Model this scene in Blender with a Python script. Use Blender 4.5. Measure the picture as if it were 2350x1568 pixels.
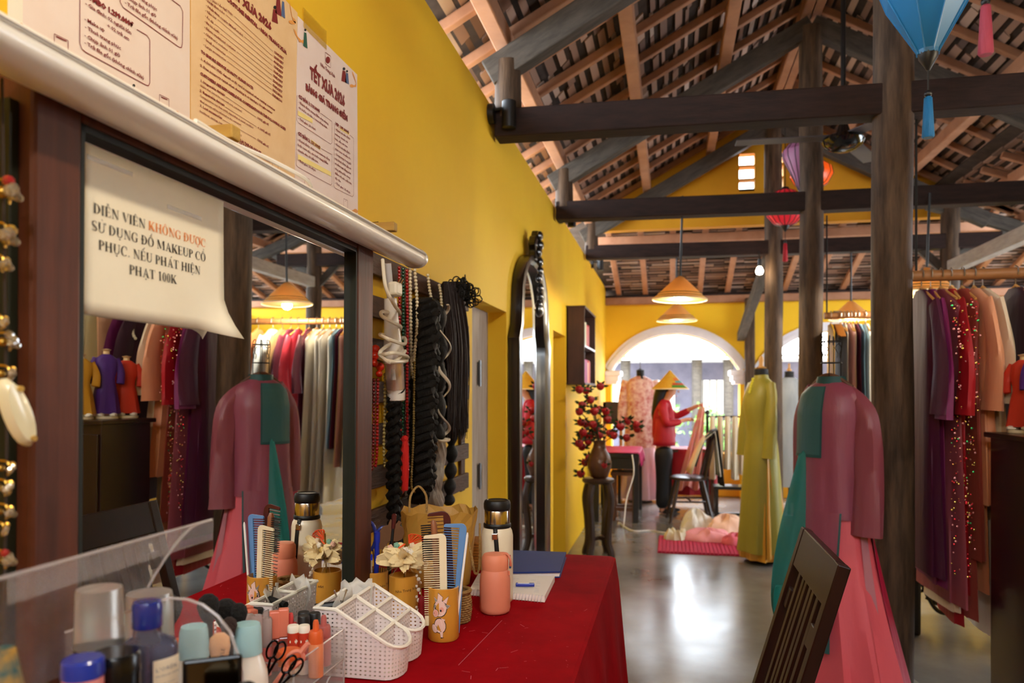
import bpy, math, random
from mathutils import Vector, Matrix
for o in list(bpy.data.objects): bpy.data.objects.remove(o, do_unlink=True)
SC = bpy.context.scene
COL = SC.collection
PI = math.pi
# ---------------------------------------------------------------- camera
FPX, UC, VH, ZC = 1750.0, 1175.0, 900.0, 1.45
YAW = math.atan(365 / FPX)
SN, CS = math.sin(YAW), math.cos(YAW)
cam = bpy.data.cameras.new('camera')
cam.lens = 36 * FPX / 2350
cam.sensor_width = 36
cam.shift_y = 116 / 2350
cam.clip_start = 0.05
cam.dof.use_dof = True
cam.dof.focus_distance = 1.75
cam.dof.aperture_fstop = 4.5
camo = bpy.data.objects.new('camera', cam)
COL.objects.link(camo)
camo.location = (0, 0, ZC)
camo.rotation_euler = (PI / 2, 0, YAW)
SC.camera = camo
# ---------------------------------------------------------------- sky and exposure
wd = bpy.data.worlds.new('sky')
SC.world = wd
wd.use_nodes = True
bg = wd.node_tree.nodes['Background']
bg.inputs[0].default_value = (0.80, 0.90, 1.0, 1)
bg.inputs[1].default_value = 13.0
vs = SC.view_settings
vs.view_transform = 'Standard'
vs.look = 'None'
vs.exposure = 0.42
vs.gamma = 1
vs.use_curve_mapping = False
sun = bpy.data.lights.new('sun', 'SUN')
sun.energy = 4.0
sun.angle = 0.2
sun.color = (1, .95, .88)
suno = bpy.data.objects.new('sun', sun)
COL.objects.link(suno)
suno.rotation_euler = (math.radians(-38), math.radians(8), 0)

# ---------------------------------------------------------------- helpers
def lin(h):
    if isinstance(h, str):
        h = h.lstrip('#')
        c = [int(h[i:i + 2], 16) / 255 for i in (0, 2, 4)]
        return tuple(x / 12.92 if x <= .04045 else ((x + .055) / 1.055) ** 2.4 for x in c)
    return tuple(h)
MATS = {}
def M(name, col, rough=.5, metal=0, col2=None, ns=8, stretch=(1, 1, 1), bump=0, bs=None, trans=0, alpha=1, emit=0,
      ecol=None, sheen=0, coat=0, ior=1.45, spec=.5, wave=0, contrast=.5, subs=0, rvar=0):
    if name in MATS: return MATS[name]
    m = bpy.data.materials.new(name); m.use_nodes = True
    nt = m.node_tree; N = nt.nodes; L = nt.links
    b = N['Principled BSDF']
    I = b.inputs
    c = lin(col)
    I['Base Color'].default_value = (*c, 1)
    I['Roughness'].default_value = rough
    I['Metallic'].default_value = metal
    I['IOR'].default_value = ior
    I['Specular IOR Level'].default_value = spec
    I['Transmission Weight'].default_value = trans
    I['Alpha'].default_value = alpha
    if sheen:
        I['Sheen Weight'].default_value = sheen; I['Sheen Roughness'].default_value = .4
        I['Sheen Tint'].default_value = (*[min(1, x * 1.6 + .05) for x in c], 1)
    if coat:
        I['Coat Weight'].default_value = coat; I['Coat Roughness'].default_value = .12
    if subs:
        I['Subsurface Weight'].default_value = subs; I['Subsurface Scale'].default_value = .01
    if emit:
        I['Emission Color'].default_value = (*lin(ecol or col), 1); I['Emission Strength'].default_value = emit
    if col2 or bump:
        tc = N.new('ShaderNodeTexCoord'); mp = N.new('ShaderNodeMapping')
        mp.inputs['Scale'].default_value = stretch
        L.new(tc.outputs['Object'], mp.inputs['Vector'])
        nz = N.new('ShaderNodeTexNoise'); nz.inputs['Scale'].default_value = ns
        nz.inputs['Detail'].default_value = 6; nz.inputs['Roughness'].default_value = .6
        L.new(mp.outputs[0], nz.inputs['Vector'])
        if col2:
            rp = N.new('ShaderNodeValToRGB')
            rp.color_ramp.elements[0].position = .5 - contrast / 2; rp.color_ramp.elements[1].position = .5 + contrast / 2
            rp.color_ramp.elements[0].color = (*c, 1); rp.color_ramp.elements[1].color = (*lin(col2), 1)
            L.new(nz.outputs['Fac'], rp.inputs[0]); L.new(rp.outputs[0], I['Base Color'])
        if rvar:
            mr = N.new('ShaderNodeMapRange'); mr.inputs['From Min'].default_value = .3; mr.inputs['From Max'].default_value = .7
            mr.inputs['To Min'].default_value = rough - rvar; mr.inputs['To Max'].default_value = rough + rvar
            L.new(nz.outputs['Fac'], mr.inputs[0]); L.new(mr.outputs[0], I['Roughness'])
        if bump:
            bp = N.new('ShaderNodeBump'); bp.inputs['Strength'].default_value = bump; bp.inputs['Distance'].default_value = .01
            if bs:
                n2 = N.new('ShaderNodeTexNoise'); n2.inputs['Scale'].default_value = bs; n2.inputs['Detail'].default_value = 4
                L.new(mp.outputs[0], n2.inputs['Vector']); L.new(n2.outputs['Fac'], bp.inputs['Height'])
            else: L.new(nz.outputs['Fac'], bp.inputs['Height'])
            L.new(bp.outputs[0], I['Normal'])
    MATS[name] = m
    return m
class MB:
    def __init__(s): s.v = []; s.f = []
    def add(s, vs, fs, mx=None):
        n = len(s.v)
        s.v += [tuple(mx @ Vector(p)) for p in vs] if mx else [tuple(p) for p in vs]
        s.f += [tuple(i + n for i in f) for f in fs]
        return s
    def box(s, c, d, mx=None, rz=0):
        x, y, z = d[0] / 2, d[1] / 2, d[2] / 2
        vs = [(i * x, j * y, k * z) for i in (-1, 1) for j in (-1, 1) for k in (-1, 1)]
        m = Matrix.Translation(c) @ Matrix.Rotation(rz, 4, 'Z')
        if mx: m = mx @ m
        return s.add(vs, [(0, 1, 3, 2), (4, 6, 7, 5), (0, 4, 5, 1), (2, 3, 7, 6), (0, 2, 6, 4), (1, 5, 7, 3)], m)
    def bar(s, p0, p1, w, h, up=(0, 0, 1)):
        p0, p1, up = Vector(p0), Vector(p1), Vector(up)
        d = (p1 - p0).normalized(); a = d.cross(up).normalized() * w / 2; b = a.cross(d).normalized() * h / 2
        vs = [p + i * a + j * b for p in (p0, p1) for i, j in ((-1, -1), (1, -1), (1, 1), (-1, 1))]
        return s.add(vs, [(3, 2, 1, 0), (4, 5, 6, 7), (0, 1, 5, 4), (1, 2, 6, 5), (2, 3, 7, 6), (3, 0, 4, 7)])
    def loft(s, rings, cap0=False, cap1=False, closed=True, mx=None):
        n = len(rings[0]); vs = [p for r in rings for p in r]; fs = []
        for i in range(len(rings) - 1):
            for j in range(n if closed else n - 1):
                k = (j + 1) % n
                fs.append((i * n + j, i * n + k, (i + 1) * n + k, (i + 1) * n + j))
        if cap0: fs.append(tuple(range(n))[::-1])
        if cap1: fs.append(tuple((len(rings) - 1) * n + j for j in range(n)))
        return s.add(vs, fs, mx)
    def tube(s, pts, r, n=8, cap=True, closed=False, flat=1):
        pts = [Vector(p) for p in pts]; m = len(pts); rings = []
        up = Vector((0, 0, 1)); prev = None
        for i, p in enumerate(pts):
            if closed: t = pts[(i + 1) % m] - pts[i - 1]
            else: t = pts[min(i + 1, m - 1)] - pts[max(i - 1, 0)]
            t.normalize()
            if prev is None:
                a = t.cross(up)
                if a.length < .05: a = t.cross(Vector((1, 0, 0)))
            else: a = prev - t * prev.dot(t)
            a.normalize(); prev = a; b = t.cross(a)
            rr = r[i] if isinstance(r, (list, tuple)) else r
            rings.append([p + (a * math.cos(2 * PI * k / n) + b * flat * math.sin(2 * PI * k / n)) * rr for k in range(n)])
        if closed: rings.append(rings[0]); return s.loft(rings)
        return s.loft(rings, cap, cap)
    def cyl(s, p0, p1, r0, r1=None, n=16): return s.tube([p0, p1], [r0, r0 if r1 is None else r1], n)
    def lathe(s, prof, n=24, c=(0, 0, 0), mx=None, sx=1, sy=1):
        rings = [[(c[0] + r * sx * math.cos(2 * PI * k / n), c[1] + r * sy * math.sin(2 * PI * k / n), c[2] + z) for k in range(n)] for r, z in prof]
        return s.loft(rings, prof[0][0] > 1e-5, prof[-1][0] > 1e-5, mx=mx)
    def ball(s, c, r, n=10, m=7, mx=None):
        r = r if isinstance(r, (tuple, list)) else (r, r, r)
        rings = [[(c[0] + r[0] * math.sin(PI * i / m) * math.cos(2 * PI * k / n), c[1] + r[1] * math.sin(PI * i / m) * math.sin(2 * PI * k / n), c[2] - r[2] * math.cos(PI * i / m)) for k in range(n)] for i in range(m + 1)]
        return s.loft(rings, mx=mx)
    def prism(s, poly, h, mx=None):
        n = len(poly)
        vs = [(x, y, 0) for x, y in poly] + [(x, y, h) for x, y in poly]
        fs = [tuple(range(n))[::-1], tuple(range(n, 2 * n))] + [(i, (i + 1) % n, n + (i + 1) % n, n + i) for i in range(n)]
        return s.add(vs, fs, mx)
    def quad(s, a, b, c, d): return s.add([a, b, c, d], [(0, 1, 2, 3)])
    def sheet(s, grid, thick=0):
        r = len(grid); n = len(grid[0]); vs = [p for row in grid for p in row]
        fs = [(i * n + j, i * n + j + 1, (i + 1) * n + j + 1, (i + 1) * n + j) for i in range(r - 1) for j in range(n - 1)]
        return s.add(vs, fs)
    def mesh(s, name, mat, smooth=True):
        me = bpy.data.meshes.new(name); me.from_pydata(s.v, [], s.f); me.update()
        if mat: me.materials.append(mat)
        if smooth:
            me.polygons.foreach_set('use_smooth', [True] * len(me.polygons))
            try: me.set_sharp_from_angle(angle=math.radians(42))
            except Exception: pass
        return me
    def build(s, name, mat, parent=None, smooth=True, bevel=0, solid=0, sub=0, loc=None):
        o = bpy.data.objects.new(name, s.mesh(name, mat, smooth)); COL.objects.link(o)
        if parent: o.parent = parent
        if loc: o.location = loc
        if solid:
            md = o.modifiers.new('solid', 'SOLIDIFY'); md.thickness = solid; md.offset = 0
        if bevel:
            md = o.modifiers.new('bevel', 'BEVEL'); md.width = bevel; md.segments = 2; md.limit_method = 'ANGLE'
        if sub:
            md = o.modifiers.new('sub', 'SUBSURF'); md.levels = sub; md.render_levels = sub
        return o
def tag(o, label=None, cat=None, group=None, kind=None):
    if label: o['label'] = label
    if cat: o['category'] = cat
    if group: o['group'] = group
    if kind: o['kind'] = kind
    return o
def T(name, label, cat, loc=(0, 0, 0), rz=0, group=None, kind=None):
    o = bpy.data.objects.new(name, None); COL.objects.link(o)
    o.empty_display_size = .05
    o.location = loc; o.rotation_euler = (0, 0, rz)
    return tag(o, label, cat, group, kind)
def copy_tree(o, parent=None):
    c = o.copy(); COL.objects.link(c); c.parent = parent
    for ch in list(o.children): copy_tree(ch, c)
    return c
def dup(o, label, loc, rz=None):
    c = copy_tree(o); c.location = loc; c['label'] = label
    if rz is not None: c.rotation_euler = (0, 0, rz)
    return c
# points in the room found from the photograph at a known plane or distance
def at(u, v, D):
    r = (u - UC) / FPX
    return Vector((D * (CS * r - SN), D * (CS + SN * r), ZC + (VH - v) * D / FPX))
def onX(u, v, X): return at(u, v, X / (CS * (u - UC) / FPX - SN))
def onY(u, v, Y): return at(u, v, Y / (CS + SN * (u - UC) / FPX))
def onZ(u, v, z): return at(u, v, (ZC - z) * FPX / (v - VH))
def lerp(a, b, t): return a + (b - a) * t
def interp(pts, t):
    for (t0, v0), (t1, v1) in zip(pts, pts[1:]):
        if t <= t1: return lerp(v0, v1, (t - t0) / max(1e-9, t1 - t0))
    return pts[-1][1]
def spline(pts, k=6):
    pts = [Vector(p) for p in pts]; out = []
    for i in range(len(pts) - 1):
        p0 = pts[max(i - 1, 0)]; p1 = pts[i]; p2 = pts[i + 1]; p3 = pts[min(i + 2, len(pts) - 1)]
        for j in range(k):
            t = j / k
            out.append(.5 * ((2 * p1) + (p2 - p0) * t + (2 * p0 - 5 * p1 + 4 * p2 - p3) * t * t + (3 * p1 - p0 - 3 * p2 + p3) * t ** 3))
    out.append(pts[-1]); return out
def lamp(name, loc, watts, col=(1, .86, .64), r=.035, parent=None):
    l = bpy.data.lights.new(name, 'POINT'); l.energy = watts; l.color = col; l.shadow_soft_size = r
    o = bpy.data.objects.new(name, l); COL.objects.link(o); o.location = loc
    if parent: o.parent = parent
    return o
RIGHT = Matrix(((0, 0, 1, 0), (1, 0, 0, 0), (0, 1, 0, 0), (0, 0, 0, 1)))   # plane x->Y, y->Z, normal->X (prints on the left wall)
def text_into(mb, s, size, mx, align='LEFT', sx=1, bold=0, res=2):
    cu = bpy.data.curves.new('t', 'FONT'); cu.body = s; cu.size = size; cu.align_x = align; cu.offset = bold; cu.resolution_u = res
    o = bpy.data.objects.new('t', cu); COL.objects.link(o)
    dg = bpy.context.evaluated_depsgraph_get()
    me = bpy.data.meshes.new_from_object(o.evaluated_get(dg))
    m = mx @ Matrix.Diagonal((sx, 1, 1, 1))
    mb.add([v.co for v in me.vertices], [tuple(p.vertices) for p in me.polygons], m)
    bpy.data.objects.remove(o); bpy.data.curves.remove(cu); bpy.data.meshes.remove(me)
# ================================================================ the setting
rnd = random.Random(5)
WX, YB, Y1, Y2, Y3, PX, EX, ZT = -.91, 10.9, 3.88, 6.01, 8.14, 1.02, 2.66, .915
m_floor = M('polished_concrete', '#5a5754', .2, col2='#8b8986', ns=1.4, bump=.07, bs=4, rvar=.07, contrast=.6)
m_yel = M('yellow_limewash', '#eec11c', .72, col2='#e3ae12', ns=1.3, bump=.08, bs=22, contrast=.6)
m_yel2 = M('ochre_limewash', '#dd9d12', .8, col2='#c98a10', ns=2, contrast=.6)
m_white = M('white_plaster', '#e6e3e6', .7, col2='#d6d3da', ns=6)
m_dark = M('dark_beam_wood', '#33201a', .7, col2='#1b100c', spec=.25, ns=5, stretch=(1, 6, 6), bump=.2, bs=20)
m_grey = M('weathered_beam_wood', '#5c544c', .75, spec=.25, col2='#38332e', ns=6, stretch=(1, 5, 5), bump=.2, bs=24)
m_post = M('weathered_post_wood', '#614b38', .65, spec=.25, col2='#281c13', ns=5, stretch=(6, 6, .7), bump=.25, bs=26, contrast=.45)
m_raft = M('reddish_rafter_wood', '#b08062', .65, spec=.3, col2='#94664b', ns=6, stretch=(1, 1, 1), bump=.1)
m_deck = M('roof_deck_clay', '#473b34', .9, spec=.2, col2='#2a221e', ns=9)
def tilemat():
    m = bpy.data.materials.new('roof_tile_clay'); m.use_nodes = True; N = m.node_tree.nodes; L = m.node_tree.links
    a = N.new('ShaderNodeAttribute'); a.attribute_name = 'tone'; rp = N.new('ShaderNodeValToRGB')
    e = rp.color_ramp.elements; e[0].color = (*lin('#57443c'), 1); e[1].color = (*lin('#b09a8c'), 1)
    x = e.new(.45); x.color = (*lin('#8c6a58'), 1); x = e.new(.75); x.color = (*lin('#a88774'), 1)
    L.new(a.outputs['Fac'], rp.inputs[0]); L.new(rp.outputs[0], N['Principled BSDF'].inputs['Base Color'])
    N['Principled BSDF'].inputs['Roughness'].default_value = .8
    return m
m_tile = tilemat()
MB().box((2.3, 4.2, -.1), (7.4, 14.4, .2)).build('floor', m_floor, smooth=False)
tag(bpy.data.objects['floor'], kind='structure')
m_out = M('courtyard_paving', '#b5aea6', .8, col2='#9a938b', ns=2)
tag(MB().box((2, 21, -.12), (60, 19.2, .2)).build('ground', m_out, smooth=False), kind='structure')
# left wall with two deep door openings
O1, O2 = (3.45, 4.206, 1.90), (5.95, 6.677, 1.94)
mb = MB()
TH = .34
def wl(y0, y1, z0, z1): mb.box((WX - TH / 2, (y0 + y1) / 2, (z0 + z1) / 2), (TH, y1 - y0, z1 - z0))
wl(-3, O1[0], 0, 2.93); wl(O1[0], O1[1], O1[2], 2.93); wl(O1[1], O2[0], 0, 2.93); wl(O2[0], O2[1], O2[2], 2.93); wl(O2[1], YB, 0, 2.93)
tag(mb.build('wall_left', m_yel, smooth=False), kind='structure')
m_doorw = M('pale_worn_door_wood', '#a8998a', .7, col2='#8a7360', ns=7, stretch=(4, 4, .6), bump=.15)
m_iron = M('hinge_iron', '#6e7276', .35, metal=.9)
for n, (o, ins) in enumerate(((O1, .105), (O2, .14))):
    d = T('door_%d' % (n + 1), None, None, (WX - ins, (o[0] + o[1]) / 2, 0), kind='structure')
    w = (o[1] - o[0]) / 2
    for k in (0, 1):
        MB().box((-.02, -w / 2 + k * w, o[2] / 2), (.04, w - .012, o[2])).build('door_leaf', m_doorw, d, smooth=False, bevel=.004)
    MB().box((.004, -.045, o[2] / 2), (.02, .02, o[2] - .02)).build('cover_strip', m_doorw, d, smooth=False)
    for z in (.55, 1.0, 1.55):
        h = MB().box((.006, .16, z), (.012, .05, .12)); h.cyl((.014, .13, z - .07), (.014, .13, z + .07), .007, n=8)
        h.build('hinge', m_iron, d)
# back wall with two arches
ARCH = [(-.83, .93, 1.74, 2.27), (1.22, 2.98, 1.74, 2.27)]
def arc(x0, x1, zs, zt, n=22, e=0):
    cx = (x0 + x1) / 2; hw = (x1 - x0) / 2; ri = zt - zs
    rad = (hw * hw + ri * ri) / (2 * ri); cz = zt - rad; t = math.asin(min(1, hw / rad))
    return [(cx + (rad + e) * math.sin(lerp(-t, t, i / n)), cz + (rad + e) * math.cos(lerp(-t, t, i / n))) for i in range(n + 1)]
mb = MB()
ZW = 2.76
def wb(x0, x1, z0, z1): mb.box(((x0 + x1) / 2, YB + .15, (z0 + z1) / 2), (x1 - x0, .3, z1 - z0))
edges = [WX] + [v for a in ARCH for v in a[:2]] + [5.4]
for i in range(0, len(edges), 2): wb(edges[i], edges[i + 1], 0, ZW)
for x0, x1, zs, zt in ARCH:
    a = arc(x0, x1, zs, zt)
    for (p, q) in zip(a, a[1:]):
        vs = [(p[0], YB, p[1]), (q[0], YB, q[1]), (q[0], YB, ZW), (p[0], YB, ZW)]; vs += [(x, YB + .3, z) for x, y, z in vs]
        mb.add(vs, [(0, 1, 2, 3), (7, 6, 5, 4), (0, 4, 5, 1), (3, 2, 6, 7)])
tag(mb.build('wall_back', m_yel, smooth=False), kind='structure')
for n, (x0, x1, zs, zt) in enumerate(ARCH):
    t = T('trim_%d' % (n + 1), None, None, ((x0 + x1) / 2, YB, 0), kind='structure')
    for k, (e0, e1, dp) in enumerate(((0, .07, .05), (.06, .12, .03))):
        a = arc(x0, x1, zs, zt, e=e0); b = arc(x0, x1, zs, zt, e=e1); m2 = MB(); cx = (x0 + x1) / 2
        rings = [[(p[0] - cx, .32, p[1]), (p[0] - cx, -dp, p[1]), (q[0] - cx, -dp, q[1]), (q[0] - cx, .02, q[1])] for p, q in zip(a, b)]
        m2.loft(rings, True, True); m2.build('arch_moulding', m_white, t)
    for sx in (x0, x1):
        c = MB(); s = sx - (x0 + x1) / 2
        for (w, z0, z1) in ((.17, 1.56, 1.6), (.22, 1.6, 1.68), (.27, 1.68, 1.75)): c.box((s, .12, (z0 + z1) / 2), (w, .48, z1 - z0))
        c.build('capital', m_white, t, smooth=False, bevel=.008)
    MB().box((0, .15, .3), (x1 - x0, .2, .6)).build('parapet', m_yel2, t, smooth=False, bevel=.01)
# right and rear walls (out of the picture) keep the room closed
mb = MB()
mb.box((5.25, 9.5, 1.3), (.2, 2.8, 2.6)); mb.box((5.25, 6.5, .45), (.2, 3.2, .9)); mb.box((5.25, 1.0, 1.3), (.2, 7.8, 2.6))
tag(mb.build('wall_right', m_yel, smooth=False), kind='structure')
mb = MB(); mb.box((2.1, -3.1, 1.6), (6.4, .2, 3.2))
tag(mb.build('wall_front', m_yel, smooth=False), kind='structure')
# gable wall over the third truss, with perforated vent blocks
def LZ(x): x = x if x < PX else 2 * PX - x; return 3.09 + .545 * (x + .85)
mb = MB(); GY = 8.32; vx = [.70, .855, .985, 1.14]; vz = [3.555, 3.69, 3.83, 3.96]
xs = [-.9, -.4, 0, .4] + vx + [1.3, 1.7, 2.2, 2.9]
holes = {(4, k) for k in range(3)} | {(6, k) for k in range(3)}
for i in range(len(xs) - 1):
    zl, zr = LZ(xs[i]) + .33, LZ(xs[i + 1]) + .33
    lo = 3.2
    if i in (4, 6):
        zs_ = [lo] + [q for k in range(3) for q in (vz[k] - .0, vz[k] + .115)]
        cuts = [(lo, vz[0])] + [(vz[k] + .118, vz[k + 1] if k < 2 else None) for k in range(3)]
    else: cuts = [(lo, None)]
    for z0, z1 in cuts:
        a, b = (z1 or zl), (z1 or zr)
        vs = [(xs[i], GY, z0), (xs[i + 1], GY, z0), (xs[i + 1], GY, b), (xs[i], GY, a)]; vs += [(x, y + .12, z) for x, y, z in vs]
        mb.add(vs, [(0, 1, 2, 3), (7, 6, 5, 4), (0, 4, 5, 1), (3, 2, 6, 7), (1, 5, 6, 2), (0, 3, 7, 4)])
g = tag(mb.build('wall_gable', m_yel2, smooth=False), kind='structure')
# ---------------------------------------------------------------- posts
def post(x, y, h, r, label):
    o = T('wooden_post', label, 'post', (x, y, 0), group='round wooden posts')
    k = rnd.random() * 9; rings = []
    for i in range(15):
        z = h * i / 14; rr = r * (1 + .015 * math.sin(i * 1.7 + k) - .05 * i / 14)
        rings.append([(rr * math.cos(2 * PI * j / 18) + .004 * math.sin(i * .8 + k), rr * math.sin(2 * PI * j / 18) + .003 * math.cos(i + k), z) for j in range(18)])
    MB().loft(rings, True, True).build('shaft', m_post, o)
    MB().lathe([(r * 1.5, 0), (r * 1.5, .05), (r * 1.25, .09)], 18).build('stone_base', M('stone_base', '#7d7870', .8, col2='#5c5852', ns=12), o)
post(PX, Y1, LZ(PX) + .05, .092, 'thick round wooden post behind the mauve dress, nearest to the camera')
post(PX, Y2, LZ(PX) + .05, .088, 'round wooden post behind the mauve dress collar, holding the second tie beam')
post(PX, Y3, LZ(PX) + .05, .092, 'round wooden post directly behind the green dress form')
post(EX, Y3, 3.25, .09, 'round wooden post over the far end of the clothes rail, under the pale eave beam')
post(EX, Y2, 3.25, .09, 'round wooden eave post behind the far rack, seen only in the vanity mirror')
post(EX, Y1, 3.25, .09, 'round wooden eave post beyond the dark cabinet')
# ---------------------------------------------------------------- roof
roof = T('ceiling', None, None, (0, 0, 0), kind='structure')
def bm(name, p0, p1, w, h, mat, up=(0, 0, 1)):
    p0, p1 = Vector(p0), Vector(p1); d = p1 - p0; L = d.length
    m2 = MB().bar((0, 0, 0), (L, 0, 0), w, h)
    o = m2.build(name, mat, roof, smooth=False, bevel=.008)
    x = d.normalized(); y = Vector(up).cross(x).normalized(); z = x.cross(y)
    o.matrix_local = Matrix.Translation(p0) @ Matrix((x, y, z)).transposed().to_4x4()
    return o
for i, (y, zb) in enumerate(((Y1, 2.745), (Y2, 2.79), (Y3, 2.845), (1.75, 2.72), (-.4, 2.7))):
    h = .145
    bm('tie_beam', (WX + .02, y, zb + .07 + .02), (PX, y, zb + .07), .13, h, m_dark)
    bm('tie_beam', (PX, y, zb + .07), (EX + .35 if y < 8 else 3.1, y, zb + .07), .13, h, m_dark)
    bm('principal_rafter', (WX - .02, y, LZ(WX) + .045), (PX, y, LZ(PX) + .065), .1, .14, m_grey)
    bm('principal_rafter', (PX, y, LZ(PX) + .065), (2 * PX + .95, y, LZ(-.95) + .065), .1, .14, m_grey)
    MB().cyl((0, 0, 0), (0, 0, .3), .072, .066, 14).build('stub_post', m_post, roof, loc=(-.83, y, zb + .12))
    if i < 3: MB().cyl((0, 0, 0), (0, 0, LZ(PX) - zb), .085, .08, 14)
for x in (-.86, -.25, .4, .99):
    for sx in (0, 1):
        xx = x if not sx else 2 * PX - x
        bm('purlin', (xx, -2.9, LZ(x) + .205), (xx, 8.25, LZ(x) + .205), .085, .1, m_raft)
yy = -2.7
while yy < 8.3:
    for sx in (0, 1):
        f = (lambda x: x) if not sx else (lambda x: 2 * PX - x)
        bm('common_rafter', (f(-1.2), yy, LZ(-1.2) + .285), (f(PX), yy, LZ(PX) + .285), .05, .055, m_raft)
    yy += .42
# aisle roof on the right and lean-to over the back
def AZ(x): return 3.2 - .34 * (x - EX)
def BZ(y): return 2.80 + .27 * (YB - y)
bm('eave_beam', (EX, -2.9, 2.66), (EX, 8.2, 2.66), .1, .12, M('daylit_beam_wood', '#b3aaa0', .7, col2='#8d847a', ns=6, stretch=(1, 5, 5)))  # daylight from the open right side put into this beam's pale colour
for y in (-.4, 1.75, Y1, Y2, Y3): bm('principal_rafter', (EX - .2, y, AZ(EX - .2) + .03), (5.3, y, AZ(5.3) + .03), .09, .12, m_grey)
bm('corner_brace', (2.66, Y3, 2.75), (3.3, Y3 + .1, 3.05), .07, .08, m_grey)
bm('corner_brace', (2.62, Y3, 2.62), (2.1, Y3 + .1, 3.2), .07, .08, m_grey)
for x in (3.3, 4.1, 4.9): bm('purlin', (x, -2.9, AZ(x) + .13), (x, 8.25, AZ(x) + .13), .08, .09, m_raft)
yy = -2.7
while yy < 8.3: bm('common_rafter', (EX, yy, AZ(EX) + .2), (5.4, yy, AZ(5.4) + .2), .05, .055, m_raft); yy += .42
for y in (8.45, 9.1, 10.86): bm('purlin', (WX, y, BZ(y) - .05), (5.3, y, BZ(y) - .05), .09, .1, m_raft if y < 10 else m_dark)
xx = -.72
while xx < 5.2: bm('common_rafter', (xx, 8.4, BZ(8.4) + .025), (xx, YB + .3, BZ(YB + .3) + .025), .07, .055, m_raft); xx += .37
bm('wall_plate', (WX, YB - .04, ZW - .03), (5.3, YB - .04, ZW - .03), .1, .1, m_raft)
# corner post and brace by the back arch
bm('corner_brace', (.98, Y3 + .06, 2.83), (.93, YB - .1, 2.2), .1, .12, m_grey)
o = T('wooden_post', 'slim square wooden post standing against the back wall between two arches', 'post', (1.04, YB - .16, 0), group='round wooden posts')
MB().box((0, 0, 1.36), (.13, .13, 2.72)).build('shaft', m_post, o, smooth=False, bevel=.02)
# roof tiles: decks, then courses of short tiles
def deck(pts): MB().quad(*pts).build('roof_deck', m_deck, roof, smooth=False, solid=.02)
deck([(-1.3, -3, LZ(-1.3) + .35), (PX, -3, LZ(PX) + .35), (PX, 8.5, LZ(PX) + .35), (-1.3, 8.5, LZ(-1.3) + .35)])
deck([(PX, -3, LZ(PX) + .35), (2.95, -3, LZ(2.95) + .35), (2.95, 8.5, LZ(2.95) + .35), (PX, 8.5, LZ(PX) + .35)])
deck([(EX - .1, -3, AZ(EX - .1) + .27), (5.5, -3, AZ(5.5) + .27), (5.5, 8.5, AZ(5.5) + .27), (EX - .1, 8.5, AZ(EX - .1) + .27)])
deck([(-1.2, 8.35, BZ(8.35) + .09), (5.5, 8.35, BZ(8.35) + .09), (5.5, 11.3, BZ(11.3) + .09), (-1.2, 11.3, BZ(11.3) + .09)])
def tone(me, rng):
    at_ = me.attributes.new('tone', 'FLOAT', 'FACE'); n = len(me.polygons)
    v = []
    while len(v) < n: v += [rng.random()] * 6
    at_.data.foreach_set('value', v[:n])
TILES = []
def course(fn, s0, s1, y0, y1, pitch, ln, tilt):
    # fn(s, y, h) -> point; tiles run along y, courses step along s
    s = s0; i = 0
    while s < s1:
        y = y0 + rnd.random() * ln
        while y < y1:
            l = ln * rnd.uniform(.75, 1.2); w = pitch * rnd.uniform(.36, .6); ds = rnd.uniform(-.012, .012); hh = rnd.uniform(0, .014)
            a, b = s + ds, s + ds + w
            pts = [fn(q, yy_, h_ + hh) for h_ in (0, .016) for q, yy_ in ((a, y), (b, y), (b, y + l - .008), (a, y + l - .008))]
            q = [Vector(p) for p in pts]
            up = Vector((0, 0, tilt)); q = [p + (up if k % 4 in (1, 2) else Vector()) for k, p in enumerate(q)]
            TILES.append(q); y += l
        s += pitch; i += 1
course(lambda s, y, h: (s, y, LZ(s) + .312 + h), -1.15, PX - .03, 1.6, 8.25, .078, .34, .018)
course(lambda s, y, h: (2 * PX - s, y, LZ(s) + .312 + h), -.85, PX - .03, 2.2, 8.25, .078, .34, .018)
course(lambda s, y, h: (s, y, AZ(s) + .235 + h), EX, 5.2, 5.2, 8.3, .085, .21, .01)
course(lambda s, y, h: (y, s, BZ(s) + .055 + h), 8.5, YB + .1, WX, 4.9, .085, .3, .008)
TF = [(3, 2, 1, 0), (4, 5, 6, 7), (0, 1, 5, 4), (1, 2, 6, 5), (2, 3, 7, 6), (3, 0, 4, 7)]
def inview(p):
    D = -SN * p.x + CS * p.y
    if D < .5: return None
    u = UC + FPX * (CS * p.x + SN * p.y) / D; v = VH - FPX * (p.z - ZC) / D
    return D if 900 < u < 2400 and -20 < v < 700 else None
seen = []
for q in TILES:
    c = sum(q, Vector()) / 8; d = inview(c); seen.append((d if d else 99, c, q))
seen.sort(key=lambda t: t[0])
big = MB()
for k, (d, c, q) in enumerate(seen):
    if k < 300:
        m2 = MB().add([p - c for p in q], TF); o = m2.build('roof_tile', m_tile, roof, smooth=False, loc=c); tone(o.data, rnd)
    else: big.add(q, TF)
o = big.build('roof_tiles', m_tile, roof, smooth=False); tone(o.data, rnd); o['kind'] = 'stuff'
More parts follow.
